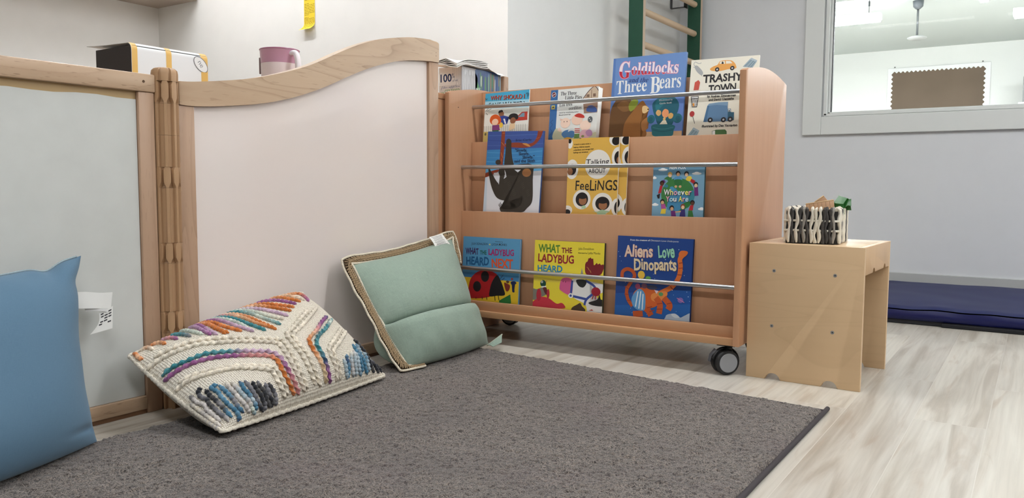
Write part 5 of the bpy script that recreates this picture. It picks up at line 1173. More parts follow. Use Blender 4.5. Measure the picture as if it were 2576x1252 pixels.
  ('L', (78, 74, 62), 0.001, [(0.1304,0.1235),(0.1424,0.1315)]),
  ('L', (78, 74, 62), 0.001, [(0.1476,0.1776),(0.1596,0.1854)]),
  ('L', (78, 74, 62), 0.001, [(0.1711,0.1498),(0.1829,0.1577)]),
  ('L', (78, 74, 62), 0.001, [(0.1943,0.1222),(0.2061,0.1301)]),
  ('L', (78, 74, 62), 0.001, [(0.0852,0.1731),(0.0975,0.181)]),
  ('L', (78, 74, 62), 0.001, [(0.1092,0.145),(0.1214,0.1529)]),
  ('L', (78, 74, 62), 0.001, [(0.133,0.1171),(0.145,0.1251)]),
  ('L', (78, 74, 62), 0.001, [(0.1502,0.1712),(0.1621,0.1791)]),
  ('L', (78, 74, 62), 0.001, [(0.1736,0.1435),(0.1855,0.1513)]),
  ('L', (78, 74, 62), 0.001, [(0.1969,0.1159),(0.2087,0.1238)]),
  ('L', (78, 74, 62), 0.001, [(0.0879,0.1666),(0.1001,0.1746)]),
  ('L', (78, 74, 62), 0.001, [(0.1118,0.1386),(0.124,0.1465)]),
  ('L', (78, 74, 62), 0.001, [(0.1356,0.1107),(0.1476,0.1187)]),
  ('L', (78, 74, 62), 0.001, [(0.1528,0.1648),(0.1647,0.1727)]),
  ('L', (78, 74, 62), 0.001, [(0.1762,0.1371),(0.1881,0.145)]),
  ('L', (78, 74, 62), 0.001, [(0.1995,0.1096),(0.2112,0.1175)]),
  ('L', (78, 74, 62), 0.001, [(0.0905,0.1602),(0.1028,0.1681)]),
  ('L', (78, 74, 62), 0.001, [(0.1145,0.1322),(0.1266,0.1401)]),
  ('L', (78, 74, 62), 0.001, [(0.1382,0.1044),(0.1503,0.1124)]),
  ('L', (78, 74, 62), 0.001, [(0.1554,0.1585),(0.1673,0.1663)]),
  ('L', (78, 74, 62), 0.001, [(0.1788,0.1308),(0.1906,0.1387)]),
  ('L', (78, 74, 62), 0.001, [(0.202,0.1033),(0.2138,0.1113)]),
  ('L', (78, 74, 62), 0.001, [(0.0932,0.1537),(0.1054,0.1617)]),
  ('L', (78, 74, 62), 0.001, [(0.1171,0.1257),(0.1292,0.1337)]),
  ('L', (54, 48, 40), 0.0023, [(0.0852,0.0546),(0.0727,0.0677)]),
  ('L', (54, 48, 40), 0.0023, [(0.0878,0.0582),(0.0752,0.0726)]),
  ('L', (54, 48, 40), 0.0023, [(0.0913,0.0601),(0.0798,0.0775)]),
  ('T', (26, 40, 74), 'Eric Carle', [(0.1341,0.3141),(0.2049,0.3162)], 0.0085, 'n', None),
  ('T', (24, 38, 66), '"Slowly,', [(0.1333,0.2743),(0.1885,0.2765)], 0.0106, 'b', None),
  ('T', (24, 38, 66), 'Slowly,', [(0.1519,0.2607),(0.1988,0.2627)], 0.0106, 'b', None),
  ('T', (24, 38, 66), 'Slowly,"', [(0.1703,0.2477),(0.2237,0.2504)], 0.0106, 'b', None),
  ('T', (24, 38, 66), 'said the Sloth', [(0.1331,0.2327),(0.2273,0.2354)], 0.0106, 'b', None),
 ]),
 dict(key='feelings', loc=(-1.4549, 2.5512, 0.4558), axes=(0.99995, 0.00071, 0.00948, 0.0, 0.99719, -0.07498, -0.00951, 0.07498, 0.99714), w=0.2052, h=0.3187, art=[
  ('P', (228, 182, 84), [(-0.1032,0.367),(0.2995,0.3485),(0.3157,-0.022),(-0.085,-0.0333)]),
  ('E', (238, 234, 226), (0.0064, 0.3015, 0.0112, 0.0183)),
  ('E', (30, 26, 28), (0.0053, 0.3116, 0.0068, 0.0094)),
  ('E', (238, 234, 226), (0.1894, 0.3103, 0.0229, 0.0222)),
  ('E', (30, 26, 28), (0.1932, 0.3058, 0.0161, 0.0161)),
  ('T', (60, 44, 24), 'A book to assist adults in', [(0.0224,0.2959),(0.0931,0.2968)], 0.0047, 'hb', None),
  ('T', (60, 44, 24), 'helping children unpack,', [(0.0219,0.2853),(0.0898,0.2864)], 0.0047, 'hb', None),
  ('T', (60, 44, 24), 'understand, and manage their', [(0.0217,0.2752),(0.1057,0.2774)], 0.0047, 'hb', None),
  ('T', (60, 44, 24), 'feelings and emotions', [(0.0215,0.2657),(0.0829,0.2673)], 0.0047, 'hb', None),
  ('E', (238, 234, 226), (0.1236, 0.2234, 0.0515, 0.0528)),
  ('E', (238, 234, 226), (0.019, 0.2071, 0.026, 0.0361)),
  ('E', (30, 26, 28), (0.019, 0.2065, 0.0174, 0.0206)),
  ('E', (160, 108, 72), (0.0111, 0.1988, 0.0112, 0.0128)),
  ('E', (238, 234, 226), (0.2023, 0.2472, 0.0236, 0.0361)),
  ('E', (30, 26, 28), (0.2054, 0.2455, 0.0167, 0.0233)),
  ('E', (160, 108, 72), (0.2075, 0.2368, 0.0093, 0.0122)),
  ('T', (34, 32, 34), 'Talking', [(0.0762,0.2227),(0.1692,0.2247)], 0.0189, 'h', None),
  ('T', (34, 32, 34), 'ABOUT', [(0.0878,0.1921),(0.1567,0.1928)], 0.0161, 'h', None),
  ('T', (34, 32, 34), 'FeeLiNGS', [(0.0362,0.1298),(0.2054,0.13)], 0.0367, 'h', None),
  ('E', (238, 234, 226), (0.064, 0.0964, 0.0366, 0.0361)),
  ('E', (30, 26, 28), (0.0646, 0.097, 0.0257, 0.0256)),
  ('E', (160, 108, 72), (0.0685, 0.0926, 0.0161, 0.0161)),
  ('E', (30, 26, 28), (0.0672, 0.1084, 0.0192, 0.01)),
  ('P', (174, 204, 164), [(0.065,0.0726),(0.0781,0.076),(0.0834,0.0683),(0.0799,0.0638),(0.0642,0.0631)]),
  ('E', (238, 234, 226), (0.1482, 0.082, 0.0403, 0.0389)),
  ('E', (30, 26, 28), (0.1488, 0.0826, 0.0285, 0.0244)),
  ('E', (160, 108, 72), (0.1509, 0.076, 0.0171, 0.0156)),
  ('E', (30, 26, 28), (0.1496, 0.0919, 0.0217, 0.01)),
  ('S', (174, 204, 164), [(0.1089,0.0548),(0.1287,0.0534),(0.1474,0.0602),(0.1657,0.0566),(0.1797,0.054),(0.1631,0.0484),(0.1628,0.0418),(0.1323,0.0414),(0.1289,0.049)]),
  ('E', (238, 234, 226), (0.2054, 0.07, 0.0211, 0.0311)),
  ('E', (30, 26, 28), (0.2109, 0.0679, 0.0149, 0.0239)),
  ('E', (160, 108, 72), (0.2148, 0.0588, 0.0081, 0.0111)),
  ('E', (238, 234, 226), (0.0059, 0.0575, 0.0205, 0.0167)),
  ('E', (30, 26, 28), (0.0056, 0.0502, 0.0136, 0.01)),
 ]),
 dict(key='feelings_behind', loc=(-1.4221, 2.5627, 0.4558), axes=(1.0, 0.00012, 0.0016, 0.0, 0.99719, -0.07498, -0.0016, 0.07498, 0.99718), w=0.2016, h=0.3217, art=[
  ('P', (228, 182, 84), [(-0.1013,0.3672),(0.297,0.352),(0.316,-0.0173),(-0.08,-0.0314)]),
  ('E', (238, 234, 226), (0.0076, 0.3028, 0.0111, 0.0182)),
  ('E', (30, 26, 28), (0.0065, 0.3129, 0.0068, 0.0094)),
  ('E', (238, 234, 226), (0.1884, 0.313, 0.0228, 0.022)),
  ('E', (30, 26, 28), (0.1922, 0.3086, 0.016, 0.016)),
  ('E', (238, 234, 226), (0.124, 0.2259, 0.051, 0.0523)),
  ('E', (238, 234, 226), (0.0208, 0.2089, 0.0258, 0.0358)),
  ('E', (30, 26, 28), (0.0209, 0.2083, 0.0172, 0.0204)),
  ('E', (160, 108, 72), (0.013, 0.2005, 0.0111, 0.0127)),
  ('E', (238, 234, 226), (0.2017, 0.2502, 0.0234, 0.0358)),
  ('E', (30, 26, 28), (0.2048, 0.2486, 0.0166, 0.0231)),
  ('E', (160, 108, 72), (0.207, 0.2399, 0.0092, 0.0121)),
  ('E', (238, 234, 226), (0.0661, 0.099, 0.0363, 0.0358)),
  ('E', (30, 26, 28), (0.0667, 0.0995, 0.0255, 0.0253)),
  ('E', (160, 108, 72), (0.0707, 0.0951, 0.016, 0.016)),
  ('E', (30, 26, 28), (0.0692, 0.1109, 0.0191, 0.0099)),
  ('P', (174, 204, 164), [(0.0674,0.0752),(0.0802,0.0787),(0.0856,0.0711),(0.0821,0.0666),(0.0666,0.0658)]),
  ('E', (238, 234, 226), (0.1496, 0.0852, 0.04, 0.0386)),
  ('E', (30, 26, 28), (0.1501, 0.0858, 0.0283, 0.0242)),
  ('E', (160, 108, 72), (0.1523, 0.0793, 0.0169, 0.0154)),
  ('E', (30, 26, 28), (0.1508, 0.095, 0.0215, 0.0099)),
  ('S', (174, 204, 164), [(0.1109,0.0578),(0.1305,0.0565),(0.1489,0.0634),(0.1671,0.06),(0.181,0.0575),(0.1645,0.0518),(0.1643,0.0453),(0.1341,0.0446),(0.1307,0.0522)]),
  ('E', (238, 234, 226), (0.2062, 0.0737, 0.0209, 0.0308)),
  ('E', (30, 26, 28), (0.2116, 0.0716, 0.0148, 0.0237)),
  ('E', (160, 108, 72), (0.2156, 0.0625, 0.008, 0.011)),
  ('E', (238, 234, 226), (0.0091, 0.0597, 0.0203, 0.0165)),
  ('E', (30, 26, 28), (0.0088, 0.0524, 0.0135, 0.0099)),
 ]),
 dict(key='globe', loc=(-1.115, 2.5522, 0.4558), axes=(0.99992, 0.00093, 0.01232, 0.0, 0.99719, -0.07498, -0.01236, 0.07497, 0.99711), w=0.1839, h=0.2197, art=[
  ('P', (122, 166, 192), [(-0.0415,0.2691),(0.2237,0.2606),(0.2341,-0.003),(-0.0301,-0.0091)]),
  ('P', (104, 148, 176), [(-0.0415,0.2691),(0.2237,0.2606),(0.2259,0.204),(0.1832,0.1923),(0.0001,0.1806),(-0.0378,0.1796)]),
  ('E', (232, 236, 236), (0.0354, 0.2024, 0.017, 0.0042)),
  ('E', (244, 246, 246), (0.0352, 0.2052, 0.0085, 0.0035)),
  ('E', (232, 236, 236), (0.1561, 0.1877, 0.0166, 0.0042)),
  ('E', (244, 246, 246), (0.156, 0.1903, 0.0083, 0.0035)),
  ('E', (232, 236, 236), (0.005, 0.175, 0.0081, 0.0042)),
  ('E', (244, 246, 246), (0.0049, 0.1778, 0.0041, 0.0035)),
  ('E', (232, 236, 236), (0.0113, 0.0828, 0.0126, 0.0042)),
  ('E', (244, 246, 246), (0.0111, 0.0856, 0.0063, 0.0035)),
  ('E', (232, 236, 236), (0.1776, 0.0692, 0.0126, 0.0042)),
  ('E', (244, 246, 246), (0.1775, 0.0718, 0.0063, 0.0035)),
  ('T', (240, 240, 238), 'MEM FOX', [(0.0585,0.2047),(0.1178,0.2043)], 0.01, 'b', None),
  ('E', (62, 126, 68), (0.0912, 0.1177, 0.0591, 0.0563)),
  ('S', (70, 138, 178), [(0.0553,0.069),(0.0587,0.0983),(0.0696,0.1255),(0.0814,0.1391),(0.092,0.1293),(0.1027,0.1157),(0.1266,0.1253),(0.1472,0.131),(0.1503,0.1137),(0.1399,0.0946),(0.1161,0.086),(0.1065,0.0713),(0.0927,0.0611),(0.0721,0.0633)]),
  ('S', (58, 134, 150), [(0.1309,0.1176),(0.1497,0.129),(0.1496,0.1003),(0.1338,0.0965)]),
  ('S', (48, 120, 60), [(0.112,0.0868),(0.1318,0.0945),(0.142,0.0907),(0.1287,0.0734),(0.1104,0.0752)]),
  ('S', (60, 128, 150), [(0.0419,0.1452),(0.0478,0.153),(0.0562,0.149),(0.0524,0.1412)]),
  ('S', (76, 150, 188), [(0.0628,0.1411),(0.0729,0.1449),(0.0816,0.1332),(0.0696,0.1255)]),
  ('S', (90, 150, 196), [(0.0778,0.1756),(0.091,0.1797),(0.1054,0.1752),(0.1028,0.164),(0.0803,0.1643)]),
  ('S', (46, 110, 60), [(0.0798,0.1682),(0.103,0.1679),(0.106,0.1543),(0.0973,0.1486),(0.0871,0.1487),(0.0787,0.1546)]),
  ('E', (214, 168, 128), (0.0842, 0.1449, 0.0049, 0.0042)),
  ('E', (214, 168, 128), (0.0995, 0.1447, 0.0049, 0.0042)),
  ('S', (62, 120, 66), [(0.0408,0.1706),(0.0529,0.1791),(0.0686,0.1742),(0.0599,0.1597),(0.0513,0.1685)]),
  ('P', (110, 56, 128), [(0.0314,0.1656),(0.0413,0.1687),(0.0475,0.1598),(0.0393,0.1569)]),
  ('S', (232, 204, 70), [(0.1188,0.1696),(0.1264,0.1791),(0.1386,0.177),(0.1383,0.1632),(0.125,0.1638)]),
  ('P', (178, 42, 50), [(0.138,0.1705),(0.1531,0.1634),(0.1463,0.1532),(0.1344,0.1617)]),
  ('P', (186, 40, 52), [(0.0206,0.1214),(0.0267,0.1484),(0.037,0.1507),(0.0315,0.1229)]),
  ('P', (40, 30, 34), [(0.0158,0.1159),(0.0282,0.121),(0.0268,0.1041),(0.0205,0.1041)]),
  ('P', (112, 52, 120), [(0.1488,0.1421),(0.1622,0.1439),(0.165,0.1141),(0.1515,0.113)]),
  ('P', (176, 82, 148), [(0.0326,0.0853),(0.0476,0.0865),(0.052,0.0697),(0.0345,0.0684)]),
  ('P', (232, 206, 70), [(0.0358,0.0688),(0.0516,0.0693),(0.0506,0.0525),(0.0319,0.0519)]),
  ('P', (184, 44, 54), [(0.1376,0.0811),(0.1498,0.085),(0.1475,0.0647),(0.1326,0.0646)]),
  ('P', (60, 122, 62), [(0.1319,0.0638),(0.1455,0.0643),(0.1507,0.0429),(0.1307,0.0426)]),
  ('P', (112, 48, 122), [(0.0697,0.0621),(0.0849,0.0626),(0.0898,0.0402),(0.0722,0.0399)]),
  ('P', (62, 54, 122), [(0.1051,0.0655),(0.12,0.0675),(0.1223,0.0406),(0.1005,0.0403)]),
  ('L', (214, 168, 128), 0.0043, [(0.0856,0.0583),(0.1053,0.0605)]),
  ('E', (34, 32, 34), (0.0906, 0.1893, 0.0081, 0.0085)),
  ('E', (214, 168, 128), (0.0911, 0.1859, 0.0058, 0.0062)),
  ('E', (206, 164, 80), (0.0618, 0.1863, 0.0081, 0.0085)),
  ('E', (232, 196, 160), (0.0623, 0.1828, 0.0058, 0.0062)),
  ('E', (34, 32, 34), (0.1205, 0.1877, 0.0081, 0.0085)),
  ('E', (232, 196, 160), (0.121, 0.1842, 0.0058, 0.0062)),
  ('E', (44, 26, 24), (0.0341, 0.1574, 0.0081, 0.0085)),
  ('E', (96, 60, 44), (0.0346, 0.1539, 0.0058, 0.0062)),
  ('E', (34, 32, 34), (0.1546, 0.1512, 0.0081, 0.0085)),
  ('E', (232, 196, 160), (0.1551, 0.1477, 0.0058, 0.0062)),
  ('E', (34, 32, 34), (0.0377, 0.0939, 0.0081, 0.0085)),
  ('E', (214, 168, 128), (0.0382, 0.0904, 0.0058, 0.0062)),
  ('E', (34, 32, 34), (0.1452, 0.0907, 0.0081, 0.0085)),
  ('E', (96, 60, 44), (0.1458, 0.0873, 0.0058, 0.0062)),
  ('E', (34, 32, 34), (0.0727, 0.0726, 0.0081, 0.0085)),
  ('E', (214, 168, 128), (0.0733, 0.0691, 0.0058, 0.0062)),
  ('E', (130, 66, 44), (0.1119, 0.0779, 0.0081, 0.0085)),
  ('E', (232, 196, 160), (0.1125, 0.0744, 0.0058, 0.0062)),
  ('T', (34, 32, 34), 'W', [(0.0435,0.1152),(0.0659,0.1152)], 0.0189, 'b', None),
  ('T', (244, 244, 242), 'W', [(0.0418,0.1166),(0.0642,0.1166)], 0.0189, 'b', None),
  ('T', (34, 32, 34), 'h', [(0.0663,0.1152),(0.0778,0.1152)], 0.0189, 'b', None),
  ('T', (240, 232, 150), 'h', [(0.0646,0.1166),(0.0761,0.1166)], 0.0189, 'b', None),
  ('T', (34, 32, 34), 'o', [(0.0794,0.1152),(0.0921,0.1152)], 0.0189, 'b', None),
  ('T', (236, 170, 190), 'o', [(0.0778,0.1166),(0.0904,0.1165)], 0.0189, 'b', None),
  ('T', (34, 32, 34), 'e', [(0.0934,0.1152),(0.1052,0.1151)], 0.0189, 'b', None),
  ('T', (190, 226, 236), 'e', [(0.0917,0.1165),(0.1035,0.1165)], 0.0189, 'b', None),
  ('T', (34, 32, 34), 'v', [(0.1056,0.1151),(0.1185,0.1151)], 0.0189, 'b', None),
  ('T', (244, 244, 242), 'v', [(0.1039,0.1165),(0.1169,0.1165)], 0.0189, 'b', None),
  ('T', (34, 32, 34), 'e', [(0.1197,0.1151),(0.1314,0.1151)], 0.0189, 'b', None),
  ('T', (240, 232, 120), 'e', [(0.1181,0.1165),(0.1298,0.1164)], 0.0189, 'b', None),
  ('T', (34, 32, 34), 'r', [(0.1326,0.1151),(0.1426,0.1151)], 0.0189, 'b', None),
  ('T', (236, 170, 190), 'r', [(0.131,0.1164),(0.141,0.1164)], 0.0189, 'b', None),
  ('T', (34, 32, 34), 'Y', [(0.0519,0.093),(0.0655,0.093)], 0.0177, 'b', None),
  ('T', (236, 170, 190), 'Y', [(0.0502,0.0943),(0.0638,0.0944)], 0.0177, 'b', None),
  ('T', (34, 32, 34), 'o', [(0.0659,0.093),(0.0779,0.093)], 0.0177, 'b', None),
  ('T', (190, 226, 236), 'o', [(0.0642,0.0944),(0.0762,0.0944)], 0.0177, 'b', None),
  ('T', (34, 32, 34), 'u', [(0.0791,0.093),(0.0902,0.0931)], 0.0177, 'b', None),
  ('T', (244, 244, 242), 'u', [(0.0774,0.0944),(0.0885,0.0944)], 0.0177, 'b', None),
  ('T', (34, 32, 34), 'A', [(0.0983,0.0931),(0.1109,0.0931)], 0.0177, 'b', None),
  ('T', (240, 232, 120), 'A', [(0.0966,0.0945),(0.1092,0.0945)], 0.0177, 'b', None),
  ('T', (34, 32, 34), 'r', [(0.1121,0.0931),(0.121,0.0932)], 0.0177, 'b', None),
  ('T', (236, 180, 190), 'r', [(0.1105,0.0945),(0.1194,0.0945)], 0.0177, 'b', None),
  ('T', (34, 32, 34), 'e', [(0.1218,0.0932),(0.1331,0.0932)], 0.0177, 'b', None),
  ('T', (200, 230, 240), 'e', [(0.1202,0.0945),(0.1314,0.0945)], 0.0177, 'b', None),
 ]),
 dict(key='red_beetle', loc=(-1.8955, 2.4961, 0.1233), axes=(0.99999, -0.00028, -0.00502, 0.0, 0.99844, -0.05582, 0.00503, 0.05582, 0.99843), w=0.2682, h=0.2788, art=[
  ('P', (86, 152, 194), [(-0.0547,0.3301),(0.3326,0.3435),(0.3505,-0.0252),(-0.0359,-0.0653)]),
  ('P', (66, 128, 176), [(-0.0456,0.1391),(0.3424,0.1408),(0.3445,0.0978),(-0.0422,0.0666)]),
  ('P', (226, 190, 50), [(-0.0447,0.1193),(-0.0009,0.1191),(0.2686,0.1179),(0.3435,0.1193),(0.3505,-0.0252),(-0.0359,-0.0653)]),
  ('T', (34, 32, 34), 'JULIA DONALDSON', [(0.0401,0.2477),(0.1187,0.249)], 0.0086, 'h', None),
  ('T', (34, 32, 34), 'LYDIA MONKS', [(0.1375,0.2493),(0.2074,0.2503)], 0.0086, 'h', None),
  ('T', (34, 32, 34), 'illustrated by', [(0.1531,0.2635),(0.1889,0.2633)], 0.0032, 'b', None),
  ('E', (214, 206, 120), (0.1276, 0.2523, 0.0035, 0.0029)),
  ('T', (62, 32, 84), 'WHAT', [(0.0128,0.2094),(0.0755,0.2107)], 0.0243, 'hb', None),
  ('T', (22, 92, 70), 'THE', [(0.0831,0.2111),(0.1142,0.2119)], 0.016, 'hb', None),
  ('T', (166, 34, 104), 'LADYBUG', [(0.1237,0.2115),(0.242,0.2138)], 0.0237, 'hb', None),
  ('T', (32, 88, 134), 'HEARD', [(0.0167,0.1688),(0.1272,0.1701)], 0.0308, 'hb', None),
  ('T', (222, 88, 44), 'NEXT', [(0.1391,0.167),(0.2385,0.1688)], 0.032, 'hb', None),
  ('P', (48, 118, 58), [(0.1816,0.0388),(0.1966,0.0478),(0.213,0.0555),(0.2321,0.0673),(0.2373,0.0375),(0.2333,0.0257),(0.1823,0.0242)]),
  ('S', (124, 44, 38), [(0.0109,0.0938),(0.0178,0.1041),(0.0276,0.0853),(0.0268,0.0525),(0.0161,0.0549)]),
  ('S', (172, 34, 38), [(0.0363,0.0386),(0.0351,0.0826),(0.044,0.1152),(0.0693,0.1398),(0.1045,0.1512),(0.1399,0.1491),(0.1685,0.1364),(0.1644,0.1087),(0.1476,0.0544)]),
  ('S', (34, 32, 34), [(0.1677,0.1364),(0.1856,0.1167),(0.2008,0.0862),(0.2065,0.0626),(0.1707,0.057),(0.136,0.0527),(0.137,0.081),(0.1465,0.1106)]),
  ('E', (34, 32, 34), (0.1112, 0.1272, 0.0191, 0.0211)),
  ('E', (34, 32, 34), (0.0751, 0.0858, 0.0191, 0.0205)),
  ('L', (34, 32, 34), 0.0032, [(0.0724,0.0434),(0.0719,0.0368)]),
  ('L', (34, 32, 34), 0.0032, [(0.1008,0.0478),(0.1029,0.0376)]),
  ('L', (34, 32, 34), 0.0032, [(0.122,0.0502),(0.1249,0.0376)]),
  ('L', (34, 32, 34), 0.0032, [(0.1607,0.0561),(0.1632,0.0372)]),
  ('L', (34, 32, 34), 0.0032, [(0.1769,0.0581),(0.1816,0.0401)]),
  ('L', (34, 32, 34), 0.0018, [(0.183,0.1229),(0.196,0.139)]),
  ('L', (34, 32, 34), 0.0018, [(0.1886,0.1169),(0.2034,0.1282)]),
  ('S', (96, 64, 52), [(0.2101,0.1147),(0.2175,0.1191),(0.226,0.1147),(0.218,0.1084)]),
  ('S', (132, 52, 42), [(0.202,0.1091),(0.2143,0.1075),(0.229,0.101),(0.2253,0.0831),(0.2118,0.0795)]),
  ('S', (30, 40, 82), [(0.2314,0.1132),(0.2477,0.1188),(0.2585,0.1121),(0.2477,0.1025),(0.2511,0.0783),(0.2406,0.0787),(0.2396,0.0987)]),
  ('E', (150, 60, 50), (0.2375, 0.1263, 0.0051, 0.0048)),
 ]),
 dict(key='cow', loc=(-1.5614, 2.4961, 0.1224), axes=(1.0, -7e-05, -0.00127, 0.0, 0.99844, -0.05582, 0.00127, 0.05582, 0.99844), w=0.2893, h=0.2794, art=[
  ('P', (238, 218, 62), [(-0.0735,0.3405),(0.3382,0.3533),(0.3553,-0.0211),(-0.0554,-0.0645)]),
  ('S', (222, 200, 70), [(-0.0059,0.1452),(0.1154,0.1383),(0.2961,0.1511),(0.297,0.1307),(0.2509,0.139),(0.0809,0.1268),(-0.0052,0.1298)]),  # darker yellow band: shadow of the retaining bar painted into the cover
  ('T', (86, 134, 42), 'WHAT', [(0.0161,0.2353),(0.1082,0.2364)], 0.0288, 'hb', None),
  ('T', (132, 32, 46), 'THE', [(0.1151,0.2367),(0.1595,0.2372)], 0.0192, 'hb', None),
  ('T', (154, 32, 46), 'LADYBUG', [(0.0163,0.1999),(0.1684,0.1992)], 0.0291, 'hb', None),
  ('T', (30, 128, 176), 'HEARD', [(0.015,0.1639),(0.1218,0.1647)], 0.0234, 'hb', None),
  ('T', (50, 46, 30), 'Julia Donaldson', [(0.1846,0.2513),(0.247,0.253)], 0.0081, 'n', None),
  ('T', (50, 46, 30), 'illustrated by', [(0.1846,0.2382),(0.2204,0.2389)], 0.0039, 'b', None),
  ('T', (50, 46, 30), 'Lydia Monks', [(0.2231,0.2382),(0.2729,0.2385)], 0.0081, 'n', None),
  ('S', (124, 28, 38), [(0.2144,0.1945),(0.2185,0.2084),(0.2263,0.2124),(0.2272,0.223),(0.2319,0.2215),(0.235,0.2264),(0.2392,0.2214),(0.2458,0.2223),(0.2455,0.2123),(0.2501,0.199),(0.2609,0.2079),(0.2651,0.2029),(0.2727,0.2068),(0.2775,0.2019),(0.2879,0.2037),(0.2886,0.1879),(0.2733,0.1653),(0.2218,0.1648)]),
  ('E', (206, 160, 80), (0.2227, 0.1903, 0.0014, 0.0012)),
  ('E', (206, 160, 80), (0.2307, 0.1816, 0.0014, 0.0012)),
  ('E', (206, 160, 80), (0.2387, 0.173, 0.0014, 0.0012)),
  ('E', (206, 160, 80), (0.2293, 0.1839, 0.0014, 0.0012)),
  ('E', (206, 160, 80), (0.2373, 0.1753, 0.0014, 0.0012)),
  ('E', (206, 160, 80), (0.2278, 0.1862, 0.0014, 0.0012)),
  ('E', (206, 160, 80), (0.2359, 0.1775, 0.0014, 0.0012)),
  ('E', (206, 160, 80), (0.2264, 0.1884, 0.0014, 0.0012)),
  ('E', (206, 160, 80), (0.2344, 0.1798, 0.0014, 0.0012)),
  ('E', (26, 72, 58), (0.0422, 0.1191, 0.0124, 0.0129)),
  ('E', (240, 240, 238), (0.0369, 0.1248, 0.0045, 0.0045)),
  ('E', (34, 32, 34), (0.0369, 0.1248, 0.0021, 0.0024)),
  ('P', (240, 240, 238), [(0.0355,0.1087),(0.0554,0.1108),(0.0557,0.1048),(0.0357,0.1026)]),
  ('S', (128, 124, 114), [(-0.0037,0.0959),(0.0144,0.0961),(0.0336,0.1025),(0.0543,0.104),(0.0595,0.0818),(0.0337,0.0674),(0.0072,0.0554),(-0.0059,0.0648)]),
  ('S', (96, 34, 38), [(0.0422,0.1025),(0.0571,0.1049),(0.0624,0.0808),(0.0524,0.0825)]),
  ('L', (196, 110, 60), 0.0019, [(0.0534,0.1229),(0.058,0.1312)]),
  ('S', (204, 54, 72), [(-0.0085,0.0398),(0.0161,0.0598),(0.0344,0.0693),(0.0666,0.0677),(0.1019,0.05),(0.1233,0.0543),(0.1361,0.0464),(0.1366,0.0361),(0.0852,0.0297),(-0.0076,0.0212)]),
  ('E', (182, 44, 62), (0.0254, 0.076, 0.0106, 0.0228)),
  ('E', (182, 44, 62), (0.0652, 0.0829, 0.0062, 0.0174)),
  ('S', (236, 234, 232), [(0.1621,0.1416),(0.2187,0.1456),(0.2584,0.1331),(0.2937,0.1334),(0.298,0.1103),(0.2544,0.091),(0.2352,0.0758),(0.2427,0.0558),(0.3006,0.0521),(0.3022,0.0172),(0.2364,0.0197),(0.2214,0.0569),(0.1661,0.0838)]),
  ('S', (216, 94, 146), [(0.1228,0.1431),(0.1634,0.1417),(0.1658,0.0904),(0.1495,0.086),(0.1242,0.0961),(0.1126,0.1079)]),
  ('E', (150, 50, 96), (0.1267, 0.1325, 0.0021, 0.003)),
  ('E', (150, 50, 96), (0.1371, 0.132, 0.0021, 0.003)),
  ('L', (58, 78, 154), 0.0087, [(0.1649,0.1388),(0.1606,0.0833)]),
  ('L', (58, 78, 154), 0.0087, [(0.1627,0.0835),(0.2245,0.0761)]),
  ('L', (58, 78, 154), 0.0087, [(0.2174,0.1432),(0.2514,0.1273),(0.2668,0.1073)]),
  ('L', (58, 78, 154), 0.0087, [(0.2508,0.0972),(0.2252,0.075),(0.2181,0.0542)]),
  ('E', (240, 240, 238), (0.1606, 0.0839, 0.01, 0.009)),
  ('E', (58, 78, 154), (0.1606, 0.0839, 0.0048, 0.0045)),
  ('S', (34, 32, 34), [(0.1831,0.1431),(0.2147,0.1453),(0.2232,0.1341),(0.2119,0.1178),(0.195,0.1195),(0.1837,0.1312)]),
  ('P', (150, 150, 148), [(0.1984,0.1644),(0.202,0.1872),(0.2084,0.1651)]),
  ('E', (156, 28, 48), (0.2623, 0.1058, 0.0182, 0.0159)),
  ('L', (156, 28, 48), 0.0039, [(0.253,0.0921),(0.2483,0.0781)]),
  ('L', (156, 28, 48), 0.0039, [(0.2609,0.0915),(0.2609,0.078)]),
  ('S', (34, 32, 34), [(0.2344,0.0645),(0.2681,0.0786),(0.2765,0.0963),(0.2831,0.0799),(0.2962,0.0781),(0.2971,0.0577),(0.2546,0.0562)]),
  ('S', (78, 62, 46), [(0.1674,0.0401),(0.1879,0.0533),(0.2011,0.0604),(0.2089,0.0498),(0.2229,0.0368),(0.2095,0.0231),(0.1688,0.0223)]),
  ('P', (190, 60, 50), [(0.2356,0.0368),(0.2487,0.0421),(0.2555,0.0375)]),
 ]),
 dict(key='space', loc=(-1.2236, 2.4962, 0.1239), axes=(0.99998, -0.00038, -0.00682, 0.0, 0.99844, -0.05582, 0.00683, 0.05582, 0.99842), w=0.2751, h=0.307, art=[
  ('P', (30, 66, 136), [(-0.0875,0.3482),(0.3717,0.3649),(0.3932,-0.045),(-0.0645,-0.1023)]),
  ('P', (34, 84, 158), [(-0.0746,0.096),(0.3829,0.1519),(0.3932,-0.045),(-0.0645,-0.1023)]),
  ('P', (38, 96, 170), [(-0.0726,0.0555),(0.3855,0.1027),(0.3932,-0.045),(-0.0645,-0.1023)]),
  ('T', (226, 226, 226), 'From the creators of', [(0.0474,0.2912),(0.1206,0.293)], 0.0056, 'b', None),
  ('T', (226, 226, 226), 'Dinosaurs Love Underpants', [(0.1229,0.2931),(0.2236,0.2939)], 0.0056, 'i', None),
  ('T', (120, 40, 50), 'Aliens', [(0.0291,0.2351),(0.1346,0.2371)], 0.0398, 'hb', None),
  ('T', (232, 202, 178), 'Aliens', [(0.0276,0.2363),(0.1332,0.2387)], 0.0398, 'hb', None),
  ('T', (20, 60, 60), 'Love', [(0.1545,0.237),(0.2138,0.2419)], 0.0416, 'hb', None),
  ('T', (150, 208, 178), 'Love', [(0.1531,0.2382),(0.2124,0.2431)], 0.0416, 'hb', None),
